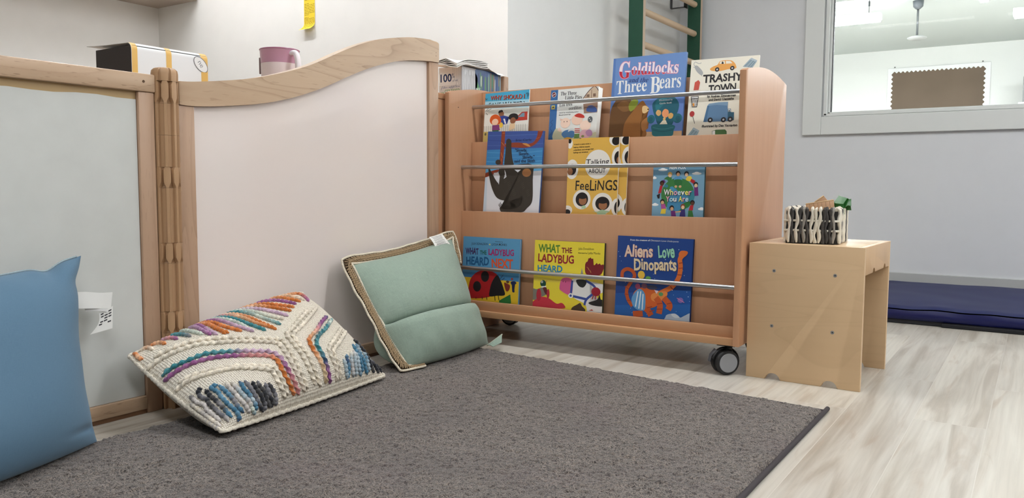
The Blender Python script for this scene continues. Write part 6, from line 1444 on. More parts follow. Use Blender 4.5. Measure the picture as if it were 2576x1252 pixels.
  ('T', (60, 40, 40), 'Dinopants', [(0.0679,0.1909),(0.2223,0.1995)], 0.039, 'hb', None),
  ('T', (230, 210, 172), 'Dinopants', [(0.0664,0.1921),(0.2208,0.2011)], 0.039, 'hb', None),
  ('E', (190, 210, 236), (-0.0013, 0.267, 0.0009, 0.0009)),
  ('E', (190, 210, 236), (0.0667, 0.2316, 0.0012, 0.0012)),
  ('E', (190, 210, 236), (0.133, 0.1972, 0.0016, 0.0015)),
  ('E', (190, 210, 236), (0.1976, 0.1636, 0.0009, 0.0009)),
  ('E', (190, 210, 236), (0.2605, 0.1308, 0.0012, 0.0012)),
  ('E', (190, 210, 236), (0.0547, 0.0741, 0.0016, 0.0015)),
  ('E', (190, 210, 236), (0.1214, 0.0415, 0.0009, 0.0009)),
  ('E', (190, 210, 236), (0.174, 0.2494, 0.0012, 0.0012)),
  ('E', (190, 210, 236), (0.2375, 0.2154, 0.0016, 0.0015)),
  ('E', (190, 210, 236), (0.0299, 0.1622, 0.0009, 0.0009)),
  ('E', (190, 210, 236), (0.0972, 0.1283, 0.0012, 0.0012)),
  ('E', (190, 210, 236), (0.1628, 0.0953, 0.0016, 0.0015)),
  ('E', (190, 210, 236), (0.2267, 0.0631, 0.0009, 0.0009)),
  ('E', (190, 210, 236), (0.0049, 0.251, 0.0012, 0.0012)),
  ('E', (190, 210, 236), (0.0728, 0.2158, 0.0016, 0.0015)),
  ('E', (190, 210, 236), (0.1389, 0.1816, 0.0009, 0.0009)),
  ('E', (190, 210, 236), (0.2033, 0.1482, 0.0012, 0.0012)),
  ('E', (190, 210, 236), (0.2662, 0.1156, 0.0016, 0.0015)),
  ('E', (190, 210, 236), (0.0608, 0.0583, 0.0009, 0.0009)),
  ('E', (190, 210, 236), (0.1149, 0.2685, 0.0012, 0.0012)),
  ('E', (190, 210, 236), (0.1798, 0.2338, 0.0016, 0.0015)),
  ('E', (190, 210, 236), (0.2432, 0.2001, 0.0009, 0.0009)),
  ('E', (190, 210, 236), (0.0361, 0.1463, 0.0012, 0.0012)),
  ('E', (190, 210, 236), (0.1032, 0.1126, 0.0016, 0.0015)),
  ('E', (190, 210, 236), (0.1686, 0.0799, 0.0009, 0.0009)),
  ('E', (190, 210, 236), (0.2324, 0.0479, 0.0012, 0.0012)),
  ('E', (190, 210, 236), (0.0111, 0.2349, 0.0016, 0.0015)),
  ('E', (190, 210, 236), (0.0788, 0.2, 0.0009, 0.0009)),
  ('E', (190, 210, 236), (0.1448, 0.166, 0.0012, 0.0012)),
  ('E', (190, 210, 236), (0.2091, 0.1328, 0.0016, 0.0015)),
  ('E', (190, 210, 236), (0.2718, 0.1005, 0.0009, 0.0009)),
  ('E', (190, 210, 236), (0.0669, 0.0426, 0.0012, 0.0012)),
  ('E', (190, 210, 236), (0.1208, 0.2527, 0.0016, 0.0015)),
  ('E', (190, 210, 236), (0.1857, 0.2184, 0.0009, 0.0009)),
  ('E', (190, 210, 236), (0.2489, 0.1849, 0.0012, 0.0012)),
  ('E', (190, 210, 236), (0.0422, 0.1304, 0.0016, 0.0015)),
  ('E', (190, 210, 236), (0.1092, 0.097, 0.0009, 0.0009)),
  ('E', (190, 210, 236), (0.1745, 0.0645, 0.0012, 0.0012)),
  ('E', (190, 210, 236), (0.2258, 0.2698, 0.0016, 0.0015)),
  ('E', (190, 210, 236), (0.0173, 0.2189, 0.0009, 0.0009)),
  ('E', (190, 210, 236), (0.0849, 0.1842, 0.0012, 0.0012)),
  ('E', (190, 210, 236), (0.1507, 0.1504, 0.0016, 0.0015)),
  ('E', (190, 210, 236), (0.2149, 0.1175, 0.0009, 0.0009)),
  ('E', (190, 210, 236), (0.2774, 0.0854, 0.0012, 0.0012)),
  ('E', (190, 210, 236), (0.073, 0.0269, 0.0016, 0.0015)),
  ('E', (190, 210, 236), (0.1267, 0.237, 0.0009, 0.0009)),
  ('L', (188, 84, 38), 0.0125, [(0.0232,0.1612),(0.0241,0.1817),(0.0409,0.1926),(0.0614,0.1869),(0.0699,0.17),(0.0567,0.147),(0.0427,0.1194),(0.0491,0.089),(0.0667,0.0659)]),
  ('L', (216, 112, 50), 0.0161, [(0.2447,0.2565),(0.2314,0.2387),(0.2346,0.2118),(0.2301,0.1775),(0.2102,0.1462),(0.1795,0.1265),(0.1472,0.1108)]),
  ('S', (216, 112, 50), [(0.2262,0.2537),(0.2336,0.266),(0.253,0.2662),(0.2578,0.2598),(0.2487,0.2483),(0.233,0.2431)]),
  ('E', (206, 96, 42), (0.118, 0.0995, 0.0516, 0.0364)),
  ('S', (226, 140, 72), [(0.1377,0.1143),(0.1831,0.1268),(0.1928,0.1148),(0.1667,0.0909),(0.1388,0.0927)]),
  ('L', (198, 90, 42), 0.0206, [(0.0959,0.0713),(0.1229,0.059),(0.1378,0.0405)]),
  ('L', (198, 90, 42), 0.0206, [(0.1522,0.1026),(0.168,0.0824),(0.166,0.0494)]),
  ('L', (198, 90, 42), 0.0206, [(0.1806,0.1051),(0.2027,0.0822),(0.1981,0.0663)]),
  ('L', (198, 90, 42), 0.0206, [(0.0709,0.039),(0.1067,0.0444)]),
  ('L', (160, 62, 36), 0.0031, [(0.2286,0.2241),(0.2418,0.2275)]),
  ('L', (160, 62, 36), 0.0031, [(0.2286,0.2072),(0.2436,0.2099)]),
  ('L', (160, 62, 36), 0.0031, [(0.2252,0.1857),(0.2404,0.1859)]),
  ('L', (160, 62, 36), 0.0031, [(0.2174,0.1638),(0.2319,0.1598)]),
  ('L', (160, 62, 36), 0.0031, [(0.2021,0.1455),(0.2126,0.1344)]),
  ('L', (160, 62, 36), 0.0031, [(0.1216,0.065),(0.14,0.0711)]),
  ('L', (160, 62, 36), 0.0031, [(0.1316,0.0529),(0.148,0.0597)]),
  ('L', (160, 62, 36), 0.0031, [(0.157,0.0814),(0.1761,0.0858)]),
  ('L', (160, 62, 36), 0.0031, [(0.157,0.0641),(0.1771,0.066)]),
  ('L', (160, 62, 36), 0.0031, [(0.1926,0.0847),(0.2104,0.0906)]),
  ('L', (160, 62, 36), 0.0031, [(0.0353,0.1321),(0.0502,0.1244)]),
  ('L', (160, 62, 36), 0.0031, [(0.0348,0.1055),(0.0522,0.1043)]),
  ('L', (160, 62, 36), 0.0031, [(0.0446,0.0842),(0.0599,0.0847)]),
  ('S', (96, 156, 206), [(0.0892,0.1277),(0.1107,0.1137),(0.1153,0.0775),(0.1109,0.0553),(0.0843,0.0562),(0.0663,0.0729),(0.0649,0.0992)]),
  ('L', (226, 234, 240), 0.004, [(0.0859,0.1186),(0.0791,0.0653)]),
  ('L', (226, 234, 240), 0.004, [(0.0962,0.1195),(0.0917,0.0595)]),
  ('L', (226, 234, 240), 0.004, [(0.1051,0.1115),(0.1042,0.0572)]),
  ('E', (226, 184, 66), (0.0952, 0.1762, 0.0129, 0.0139)),
  ('E', (106, 166, 76), (0.121, 0.1668, 0.0097, 0.0065)),
  ('E', (150, 62, 96), (0.084, 0.136, 0.0097, 0.0095)),
  ('E', (60, 64, 92), (0.1366, 0.1359, 0.0194, 0.0078)),
  ('E', (90, 150, 96), (0.1699, 0.1162, 0.0083, 0.0065)),
  ('P', (226, 206, 220), [(0.1454,0.128),(0.1611,0.1267),(0.1543,0.1157)]),
  ('E', (110, 70, 90), (0.1084, 0.1388, 0.0111, 0.0087)),
  ('E', (126, 104, 176), (0.2403, 0.1019, 0.0101, 0.0091)),
  ('L', (200, 120, 150), 0.0022, [(0.2274,0.1084),(0.2403,0.1019),(0.254,0.0955)]),
  ('S', (178, 192, 208), [(0.1899,0.0398),(0.1971,0.0499),(0.223,0.0551),(0.2424,0.0443),(0.2588,0.0528),(0.2783,0.0606),(0.2801,0.0254),(0.1886,0.0198)]),
  ('S', (214, 222, 230), [(0.2097,0.0512),(0.2239,0.0552),(0.2397,0.0449),(0.2237,0.0415)]),
 ]),
]
# ================================================================ picture books
PRINT = {}
def ink_mat(c):
    if c not in PRINT: PRINT[c] = plain('print_%d_%d_%d' % c, c, .34, spec=.45)
    return PRINT[c]
def serif(s):
    o = ''
    for ch in s:
        if 'A' <= ch <= 'Z': o += chr(0x1D400+ord(ch)-65)
        elif 'a' <= ch <= 'z': o += chr(0x1D41A+ord(ch)-97)
        else: o += ch
    return o
def script(s):
    o = ''
    for ch in s:
        if 'A' <= ch <= 'Z': o += chr(0x1D4D0+ord(ch)-65)
        elif 'a' <= ch <= 'z': o += chr(0x1D4EA+ord(ch)-97)
        else: o += ch
    return o
def glyphs(text, style):
    """lettering as triangles: (n,2) points with the baseline at 0 and capitals about 1 high, plus faces"""
    cu = bpy.data.curves.new('lettering', 'FONT'); cu.body = script(text) if 'c' in style else serif(text) if 's' in style else text
    cu.resolution_u = 3; cu.shear = .22 if 'i' in style else 0
    cu.offset = (.022 if 'b' in style else 0)+(.008 if 'h' in style else 0)
    o = bpy.data.objects.new('lettering', cu); COL.objects.link(o)
    dg = bpy.context.evaluated_depsgraph_get(); dg.update()
    me = bpy.data.meshes.new_from_object(o.evaluated_get(dg))
    n = len(me.vertices); co = np.zeros(n*3); me.vertices.foreach_get('co', co); co = co.reshape(-1, 3)[:, :2]
    fs = [tuple(p.vertices) for p in me.polygons]
    bpy.data.objects.remove(o); bpy.data.curves.remove(cu); bpy.data.meshes.remove(me)
    if 'h' in style and n:                    # hand lettering: every letter a little askew
        par = list(range(n))
        def find(i):
            while par[i] != i: par[i] = par[par[i]]; i = par[i]
            return i
        for f in fs:
            for a in f[1:]: par[find(a)] = find(f[0])
        grp = {}
        for i in range(n): grp.setdefault(find(i), []).append(i)
        rr = random.Random(len(text)*7+ord(text[0]))
        for g in grp.values():
            c = co[g].mean(0); a = rr.uniform(-.09, .09); k = rr.uniform(.93, 1.07); R = np.array(((math.cos(a), -math.sin(a)), (math.sin(a), math.cos(a))))
            co[g] = (co[g]-c) @ R.T*k+c+np.array((0, rr.uniform(-.03, .03)))
    return co, fs
def clip(poly, w, h):
    for ax, lim, sgn in ((0, 0, 1), (0, w, -1), (1, 0, 1), (1, h, -1)):
        out = []
        for i in range(len(poly)):
            a, b = poly[i-1], poly[i]; da, db = sgn*(a[ax]-lim), sgn*(b[ax]-lim)
            if (da >= 0) != (db >= 0):
                t = da/(da-db); out.append((a[0]+(b[0]-a[0])*t, a[1]+(b[1]-a[1])*t))
            if db >= 0: out.append(b)
        poly = out
        if len(poly) < 3: return []
    q = [poly[0]]
    for p in poly[1:]:
        if math.hypot(p[0]-q[-1][0], p[1]-q[-1][1]) > 1e-5: q.append(p)
    if len(q) > 2 and math.hypot(q[0][0]-q[-1][0], q[0][1]-q[-1][1]) < 1e-5: q.pop()
    return q if len(q) > 2 else []
class Sheet:
    """flat printed layers stacked a hair's breadth in front of a face; to3(x,z,k) places layer k"""
    def __init__(s, bm, mats, w, h, to3, k0=1): s.bm, s.m, s.w, s.h, s.to3, s.k = bm, mats, w, h, to3, k0
    def mi(s, c):
        m = ink_mat(c)
        if m not in s.m: s.m.append(m)
        return s.m.index(m)
    def poly(s, c, pts):
        q = clip([tuple(p) for p in pts], s.w, s.h)
        if not q: return
        try: f = s.bm.faces.new([s.bm.verts.new(s.to3(x, z, s.k)) for x, z in q])
        except ValueError: return
        f.material_index = s.mi(c); bmesh.ops.triangulate(s.bm, faces=[f], ngon_method='EAR_CLIP'); s.k += 1
    def line(s, c, w, pts):
        P = [np.array(p) for p in (smooth_path(pts, 5) if len(pts) > 2 else pts)]
        Lf, Rt = [], []
        for i, p in enumerate(P):
            d = P[min(i+1, len(P)-1)]-P[max(i-1, 0)]; d = d/(np.linalg.norm(d)+1e-9); n = np.array((-d[1], d[0]))*w/2
            Lf.append(p+n); Rt.append(p-n)
        mi = s.mi(c)
        for i in range(len(P)-1):
            q = clip([tuple(Lf[i]), tuple(Lf[i+1]), tuple(Rt[i+1]), tuple(Rt[i])], s.w, s.h)
            if q:
                try: s.bm.faces.new([s.bm.verts.new(s.to3(x, z, s.k)) for x, z in q]).material_index = mi
                except ValueError: pass
        s.k += 1
    def text(s, c, txt, ln, cap, style, col2=None):
        co, fs = glyphs(txt, style)
        if not len(co): return
        (x0, z0), (x1, z1) = ln; L = math.hypot(x1-x0, z1-z0); d = ((x1-x0)/L, (z1-z0)/L)
        a, b = co[:, 0].min(), co[:, 0].max(); X = (co[:, 0]-a)/(b-a)*L; Z = co[:, 1]/.70*cap
        def put(mi, sel, k):
            vm = {}
            for f in fs:
                if not sel(np.mean([Z[i] for i in f])): continue
                vs = []
                for i in f:
                    if i not in vm:
                        x, z = x0+d[0]*X[i]-d[1]*Z[i], z0+d[1]*X[i]+d[0]*Z[i]
                        vm[i] = s.bm.verts.new(s.to3(min(max(x, 0), s.w), min(max(z, 0), s.h), k))
                    vs.append(vm[i])
                if len(set(vs)) > 2:
                    try: s.bm.faces.new(vs).material_index = mi
                    except ValueError: pass
        put(s.mi(c), lambda z: True, s.k); s.k += 1
        if col2:                                  # upper half of each letter printed paler
            b2 = bmesh.new(); vs = [b2.verts.new((X[i], Z[i], 0)) for i in range(len(X))]
            for f in fs:
                try: b2.faces.new([vs[i] for i in f])
                except ValueError: pass
            bmesh.ops.bisect_plane(b2, geom=b2.verts[:]+b2.edges[:]+b2.faces[:], plane_co=(0, cap*.42, 0), plane_no=(.12, 1, 0), clear_inner=True)
            mi = s.mi(col2); vm = {v: s.bm.verts.new(s.to3(x0+d[0]*v.co.x-d[1]*v.co.y, z0+d[1]*v.co.x+d[0]*v.co.y, s.k)) for v in b2.verts}
            for f in b2.faces: s.bm.faces.new([vm[v] for v in f.verts]).material_index = mi
            b2.free(); s.k += 1
    def draw(s, art):
        for it in art:
            if it[0] == 'P': s.poly(it[1], it[2])
            elif it[0] == 'S': s.poly(it[1], smooth_path(it[2], 5, True))
            elif it[0] == 'E':
                x, z, a, b = it[2]; s.poly(it[1], [(x+a*math.cos(2*PI*i/28), z+b*math.sin(2*PI*i/28)) for i in range(28)])
            elif it[0] == 'L': s.line(*it[1:])
            elif it[0] == 'T': s.text(*it[1:])
paper = plain('paper_white', (232, 230, 224), .8, noise=.04, nscale=500)
BOOKS = {  # thickness, hard cover?, edge colour, label, tier
 'water': (.005, 0, (226, 226, 220), 'thin picture book with sky-blue top and orange title, leftmost on the top tier', 'top'),
 'pigs': (.007, 0, (226, 226, 222), 'white paperback with a blue spine stripe and fanned pages, second on the top tier', 'top'),
 'bears': (.010, 1, (92, 124, 176), 'tall blue hardback with red and white lettering, rising above the top tier', 'top'),
 'town': (.006, 0, (232, 228, 212), 'cream picture book with orange car and bold black title, right end of top tier', 'top'),
 'sloth': (.009, 1, (60, 90, 150), 'blue and white hardback with a dark hanging animal, left of the middle tier', 'middle'),
 'feelings': (.0085, 0, (226, 182, 84), 'yellow paperback with white ovals and dark-haired faces, front copy on middle tier', 'middle'),
 'feelings_behind': (.006, 0, (226, 182, 84), 'second yellow paperback peeking out to the right behind the front yellow copy', 'middle'),
 'globe': (.012, 1, (60, 100, 110), 'small light blue book with a green globe ringed by people, right of middle tier', 'middle'),
 'red_beetle': (.011, 1, (76, 134, 172), 'blue and yellow hardback with a red spotted beetle, left of the bottom tier', 'bottom'),
 'cow': (.011, 1, (58, 54, 40), 'bright yellow hardback with a white cow and red hen, centre of bottom tier', 'bottom'),
 'space': (.012, 1, (22, 44, 96), 'dark blue hardback with an orange long-necked dinosaur, right of the bottom tier', 'bottom'),
}
for B_ in BOOKDATA:
    th, hard, edge, label, tier = BOOKS[B_['key']]; w_, h_ = B_['w'], B_['h']; a = B_['axes']
    R = Matrix((a[0:3], a[3:6], a[6:9])).transposed()
    bk = thing('picture_book', label, 'book', B_['loc'], R.to_euler(), group='picture books on the %s tier' % tier)
    mats = [ink_mat(edge)]; bm = NB()
    if hard:
        box(bm, 0, w_, 0, .0022, 0, h_, .0006); box(bm, 0, w_, th-.0022, th, 0, h_, .0006); box(bm, 0, .0024, .00221, th-.00221, 0, h_)
        pg = (.0025, w_-.0035, .0023, th-.0023, .003, h_-.003)
    else:
        box(bm, 0, w_, 0, .0006, 0, h_); box(bm, 0, w_, th-.0006, th, 0, h_); box(bm, 0, .0006, .00061, th-.00061, 0, h_)
        pg = (.0007, w_-.0005, .00065, th-.00065, .0005, h_-.0005)
    Sheet(bm, mats, w_-.0002, h_-.0002, lambda x, z, k: (x+.0001, -2e-5*k, z+.0001)).draw(B_['art'])
    me = bpy.data.meshes.new('cover'); 
    bm.normal_update(); bm.to_mesh(me); bm.free()
    for m in mats: me.materials.append(m)
    co_ = bpy.data.objects.new('cover', me); COL.objects.link(co_); co_.parent = bk
    bm = NB(); box(bm, *pg); obj('page_block', bm, paper, bk)
    if B_['key'] == 'pigs':
        for i in range(5):
            bm = NB(); e = .004+.0026*i
            leaf = np.array([[(.02, .0009+i*.0011, .002), (.02, .0009+i*.0011, h_-.002-.0006*i)], [(w_*.7, .0009+i*.0011, .002), (w_*.7, .0009+i*.0011, h_-.003-.0006*i)], [(w_+e*.55, .0012+i*.0011, .003), (w_+e, .0016+i*.0011, h_-.003-.0012*i)]])
            gridmesh(bm, leaf); solid(bm, .0003); obj('loose_page', bm, paper, bk)
# ================================================================ sticky notes on the note wall
stickym = plain('sticky_yellow', (250, 220, 62), .8, noise=.03, nscale=60)
penm = plain('pen_brown', (120, 92, 22), .8)
def sticky(z0, z1, lift, label, lines, off, seed):
    rr = random.Random(seed); x0, x1 = -3.350, -3.2675
    t = thing('sticky_note', label, 'sticky note', ((x0+x1)/2, YN-.001, z0), group='yellow sticky notes on the white wall')
    def pt(u, v):   # v = 0 bottom .. 1 top
        c = max(0, (.55-v)/.55)
        return np.array((x0+(x1-x0)*u-.010*c**2*lift, YN-.0012-off-.030*lift*c**2, z0+(z1-z0)*v+.004*lift*c**2))
    G = np.array([[pt(u, v) for v in np.linspace(0, 1, 14)] for u in np.linspace(0, 1, 6)])
    bm = NB(); gridmesh(bm, G); solid(bm, .0003); s = obj('paper', bm, stickym, t, world=True, smooth=True)
    bm = NB()
    for k in range(lines):
        v = .93-(.88/lines)*k; u = .05+.02*rr.random(); end = .97 if k not in (0, lines-1) else .45
        while u < end:
            w = .06+.16*rr.random(); u1 = min(end, u+w); n = max(3, int((u1-u)/.018)); P = []
            for i in range(n+1):
                uu = u+(u1-u)*i/n; P.append(pt(uu, v+.055*(uu-.5)+.012*((i*7+k*3) % 3-1))+np.array((0, -.0007, 0)))
            for a, b in zip(P, P[1:]):
                d = np.array((0, 0, .0011)); bm.faces.new([bm.verts.new(q) for q in (a-d, b-d, b+d, a+d)])
            u = u1+.04
    obj('handwriting', bm, penm, t, world=True)
sticky(1.574, 1.648, 0.0, 'topmost yellow sticky note on the white wall, cut off by the picture top', 6, .0, 3)
sticky(1.4985, 1.5735, .0, 'middle yellow sticky note of the column on the white wall', 8, .0006, 5)
sticky(1.4245, 1.5005, 1.0, 'lowest yellow sticky note on the white wall, its bottom edge curling outward', 9, .0014, 8)

# ================================================================ sleeve box on the low cabinet
pb = thing('paper_box', 'white box with gold bands and black end standing behind the left divider', 'box', (-2.29, 1.457, .868))
bx0_, bx1_, by0, by1, zt = -2.392, -2.2, 1.332, 1.584, 1.0065
bm = NB(); box(bm, bx0_, bx1_-.003, by0+.002, by1-.002, .8685, zt-.006, .002); obj('inner_box', bm, plain('card_black', (44, 38, 36), .6), pb, world=True)
prof = [(-2.436, 1.016), (-2.395, 1.0135), (-2.34, 1.0115), (-2.28, 1.010)]+[(bx1_-.022+.022*math.sin(a), zt-.020+.022*math.cos(a)) for a in np.linspace(0, PI/2, 10)]+[(bx1_, .94), (bx1_, .8690)]
def sleeve(y0, y1, off, mat, name, parent, flap=True):
    P = prof if flap else prof
    G = np.array([[(x+off*.7, y, z+off) for y in np.linspace(y0, y1, 6)] for x, z in P]); G[0, :, 1] += 0
    bm = NB(); gridmesh(bm, G); 
    if off == 0: solid(bm, .0012)
    return obj(name, bm, mat, parent, world=True, smooth=True)
sl = sleeve(by0, by1, 0, [plain('card_white', (228, 230, 232), .5)], 'sleeve', pb)
prof_keep = list(prof); prof = [p for p in prof if p[0] > -2.226]
for a, b in ((1.3325, 1.350), (1.441, 1.459), (1.560, 1.5835)): sleeve(a, b, .0006, plain('band_gold', (222, 180, 98), .5), 'gold_band', pb)
bm = NB(); S_ = Sheet(bm, [ink_mat((120, 122, 128))], .06, .08, lambda x, z, k: (bx1_+.0009+2e-5*k, 1.531+x*.92, .950+z*.92))
tilt = lambda cx, cz, a, b, r: [(cx+a*math.cos(t)*math.cos(r)-b*math.sin(t)*math.sin(r), cz+a*math.cos(t)*math.sin(r)+b*math.sin(t)*math.cos(r)) for t in np.linspace(0, 2*PI, 40)[:-1]]
S_.poly((112, 114, 120), tilt(.030, .024, .032, .020, -.75)); S_.poly((232, 233, 234), tilt(.030, .024, .0295, .0175, -.75))
S_.text((120, 122, 130), 'ne', [(.018, .0305), (.0305, .0120)], .017, 'n')
me = bpy.data.meshes.new('logo_oval'); bm.to_mesh(me); bm.free()
for m in S_.m: me.materials.append(m)
lg = bpy.data.objects.new('logo_oval', me); COL.objects.link(lg); lg.parent = pb; lg.location = -pb.location

# ================================================================ pitcher
pc = (-2.312, 1.965, .868)
pi_ = thing('pitcher', 'pink translucent plastic pitcher with a white handle behind the wavy divider', 'pitcher', pc)
def trans(name, rgb, rough=.3, tr=.75):
    m, t, b = nt(name); b.inputs['Base Color'].default_value = (*lin(rgb), 1); b.inputs['Roughness'].default_value = rough
    b.inputs['Transmission Weight'].default_value = tr; b.inputs['IOR'].default_value = 1.25; return m
bm = NB(); lathe(bm, [(.0, .0), (.060, .0), (.0625, .003), (.066, .165), (.0645, .165), (.060, .004), (.0, .004)], pc, 56, cap=False); obj('body', bm, plain('plastic_milky', (228, 214, 214), .3), pi_, world=True, smooth=True)
bm = NB(); lathe(bm, [(.0661, .1655), (.0690, .212), (.0698, .2135), (.0698, .2155), (.0680, .216), (.0668, .212), (.0645, .1655)], pc, 56, cap=False); obj('upper_band', bm, plain('plastic_pink', (196, 150, 172), .22), pi_, world=True, smooth=True)
bm = NB(); lathe(bm, [(.0699, .2125), (.0712, .214), (.0699, .2165)], pc, 56, cap=False); obj('rim', bm, plain('plastic_rose', (168, 112, 140), .25), pi_, world=True, smooth=True)
ha = math.radians(-4); hd = V(math.cos(ha), math.sin(ha), 0)
bm = NB(); C_ = V(*pc); tube(bm, smooth_path([C_+hd*.066+V(0, 0, .200), C_+hd*.092+V(0, 0, .196), C_+hd*.104+V(0, 0, .160), C_+hd*.100+V(0, 0, .09), C_+hd*.064+V(0, 0, .05)], 8), .008, 10, flat=1.3); obj('handle', bm, plain('plastic_white', (238, 232, 236), .3), pi_, world=True, smooth=True)
bm = NB(); la = math.radians(195); d = V(math.cos(la), math.sin(la), 0); s = V(-d.y, d.x, 0)
for i in range(1): box(bm, pc[0]+d.x*.068-.002, pc[0]+d.x*.068+.0015, pc[1]+d.y*.068-.02, pc[1]+d.y*.068+.02, 1.0, 1.058)
obj('side_label', bm, plain('label_taupe', (150, 132, 132), .6), pi_, world=True)

# ================================================================ tissue box
tb = thing('tissue_box', 'paint-streaked tissue box with 100% printed on its white end, beside the bookshelf', 'tissue box', (-2.03, 2.74, .957))
tx0, tx1, ty0, ty1, tz0, tz1 = -2.088, -1.970, 2.600, 2.876, .9575, 1.082
bm = NB(); box(bm, tx0, tx1, ty0, ty1, tz0, tz1, .001); tm = [plain('box_card', (226, 222, 216), .5)]
NV = (26, 44, 92)
A_ = [('P', (232, 228, 222), [(0, 0), (.118, 0), (.118, .125), (0, .125)]), ('P', (240, 238, 234), [(0, .050), (.104, .050), (.110, .056), (.110, .125), (0, .125)]), ('L', (176, 172, 168), .0008, [(0, .0495), (.104, .0500), (.1095, .056), (.110, .122)]),
      ('P', (198, 200, 204), [(.112, 0), (.118, 0), (.118, .125), (.112, .125)])]
for x, z0, z1 in ((.082, .07, .12), (.090, .045, .12), (.098, .06, .118), (.073, .09, .121), (.104, .052, .12)): A_.append(('L', (92, 96, 108), .0009, [(x, z1), (x+.001, (z0+z1)/2), (x-.001, z0)]))
A_ += [('T', NV, '100', [(.008, .0665), (.066, .0670)], .031, 'b', None), ('T', (70, 84, 120), '%', [(.0665, .080), (.0800, .080)], .018, 'n', None), ('T', (96, 108, 138), 'of our', [(.070, .0645), (.099, .0665)], .0085, 'n', None),
       ('T', (96, 112, 150), 'fiber suppliers', [(.010, .0395), (.108, .0420)], .0120, 'c', None), ('T', (110, 160, 70), 'are', [(.010, .0195), (.026, .0195)], .009, 'n', None), ('T', (110, 160, 70), 'CERTIFIED', [(.030, .0190), (.108, .0205)], .0155, 'n', None)]
S_ = Sheet(bm, tm, tx1-tx0-.0004, .1245, lambda x, z, k: (tx0+.0002+x, ty0-2e-5*k, tz0+z)); S_.draw(A_)
rr = random.Random(4); A_ = [('P', (206, 208, 212), [(0, 0), (.3, 0), (.3, .125), (0, .125)])]
for i in range(16):
    x = .003+i*.006; A_.append(('L', (70, 74, 84), .0012, [(x, .12-.03*rr.random()), (x+.002*rr.random(), .07), (x-.002, .02), (x+.001, .0)]))
    if i % 2: A_.append(('P', (232, 232, 232), [(x+.001, .005), (x+.005, .005), (x+.005, .11), (x+.002, .118)]))
A_.append(('S', (52, 84, 138), [(.100, .125), (.112, .08), (.106, .03), (.110, -.01), (.30, -.01), (.30, .13)]))
for i in range(30):
    x = .108+i*.0056; c = rr.choice([(60, 120, 90), (96, 140, 84), (150, 178, 190), (40, 70, 130), (34, 58, 110), (70, 110, 160), (130, 104, 80), (200, 206, 206)])
    z0, z1 = .02+.05*rr.random(), .09+.035*rr.random(); wq = .002+.0045*rr.random(); A_.append(('S', c, [(x, z1), (x+wq, z1+.003), (x+wq*1.1, (z0+z1)/2), (x+wq*.6, z0), (x-wq*.2, z0+.01)]))
A_ += [('P', (134, 110, 86), [(.196, .0), (.206, .0), (.206, .12), (.198, .12)]), ('P', (134, 110, 86), [(.219, .0), (.228, .0), (.227, .115), (.221, .118)]), ('P', (70, 140, 84), [(.098, .02), (.120, .0), (.124, .04), (.106, .075)])]
A_.append(('T', (240, 240, 240), 'Kleenex', [(.088, .026), (.190, .026)], .028, 'c', None))
S2 = Sheet(bm, tm, ty1-ty0-.0004, .1245, lambda y, z, k: (tx1+2e-5*k, ty0+.0002+y, tz0+z)); S2.m = tm; S2.draw(A_)
me = bpy.data.meshes.new('carton'); bm.normal_update(); bm.to_mesh(me); bm.free()
for m in tm: me.materials.append(m)
o_ = bpy.data.objects.new('carton', me); COL.objects.link(o_); o_.parent = tb; o_.location = -tb.location
tissue = plain('tissue_white', (240, 238, 234), .9)
for k in range(5):                       # folded wad resting on the carton, overhanging the near corner
    u_, v_ = np.meshgrid(np.linspace(0, 1, 12), np.linspace(0, 1, 16), indexing='ij')
    x = -2.085+.140*u_; y = 2.555+.215*v_-.020*u_
    z = 1.0855+.0052*k-.020*np.clip(1-v_/.35, 0, 1)**1.5*np.clip((u_-.55)/.45, 0, 1)+.003*np.sin(7*u_+5*v_+k)+.006*v_
    bm = NB(); gridmesh(bm, np.stack([x, y, z], -1)); solid(bm, .0024); obj('tissue_fold', bm, tissue, tb, world=True, smooth=True)
u_, v_ = np.meshgrid(np.linspace(0, 1, 14), np.linspace(0, 1, 14), indexing='ij')
x = -2.06+.106*u_; y = 2.735+.140*v_+.012*u_; z = 1.1125-.004*np.sin(3*u_)-.052*v_*(.35+.65*u_)+.004*np.sin(6*v_+4*u_)
z = np.maximum(z, 1.0835); z = np.where(x > tx1+.001, z-.012*((x-tx1)/.02), z)
bm = NB(); gridmesh(bm, np.stack([x, y, z], -1)); solid(bm, .0012); obj('tissue_drape', bm, tissue, tb, world=True, smooth=True)
bm = NB(); G = np.array([[(-2.095+.06*a, 2.56-.02*b+.05*a, 1.0845+.040*b*(1-.5*a)) for b in np.linspace(0, 1, 5)] for a in np.linspace(0, 1, 5)]); gridmesh(bm, G); solid(bm, .001); obj('tissue_corner', bm, tissue, tb, world=True, smooth=True)

# ================================================================ woven basket and what is in it
bw, bd_, bh = .155, .200, .106
bk = thing('woven_basket', 'small black and ivory woven basket standing on the birch stool', 'basket', (-.661, 2.541, .4275), (0, 0, math.radians(4)))
ivory = plain('strand_ivory', (226, 220, 204), .6, noise=.06, nscale=120); charcoal = plain('strand_charcoal', (70, 68, 66), .6, noise=.2, nscale=120); taupe = plain('strand_grey', (150, 146, 138), .6, noise=.1, nscale=120)
bm = NB(); t_ = .006
for a in ((.004, bw-.004, .004, .004+t_), (.004, bw-.004, bd_-.004-t_, bd_-.004), (.004, .004+t_, .0041+t_, bd_-.0041-t_), (bw-.004-t_, bw-.004, .0041+t_, bd_-.0041-t_)): box(bm, a[0], a[1], a[2], a[3], .004, bh-.006)
box(bm, .003, bw-.003, .003, bd_-.003, 0.0, .0039)
obj('liner', bm, plain('liner_dark', (34, 33, 32), .8), bk)
rr = random.Random(12)
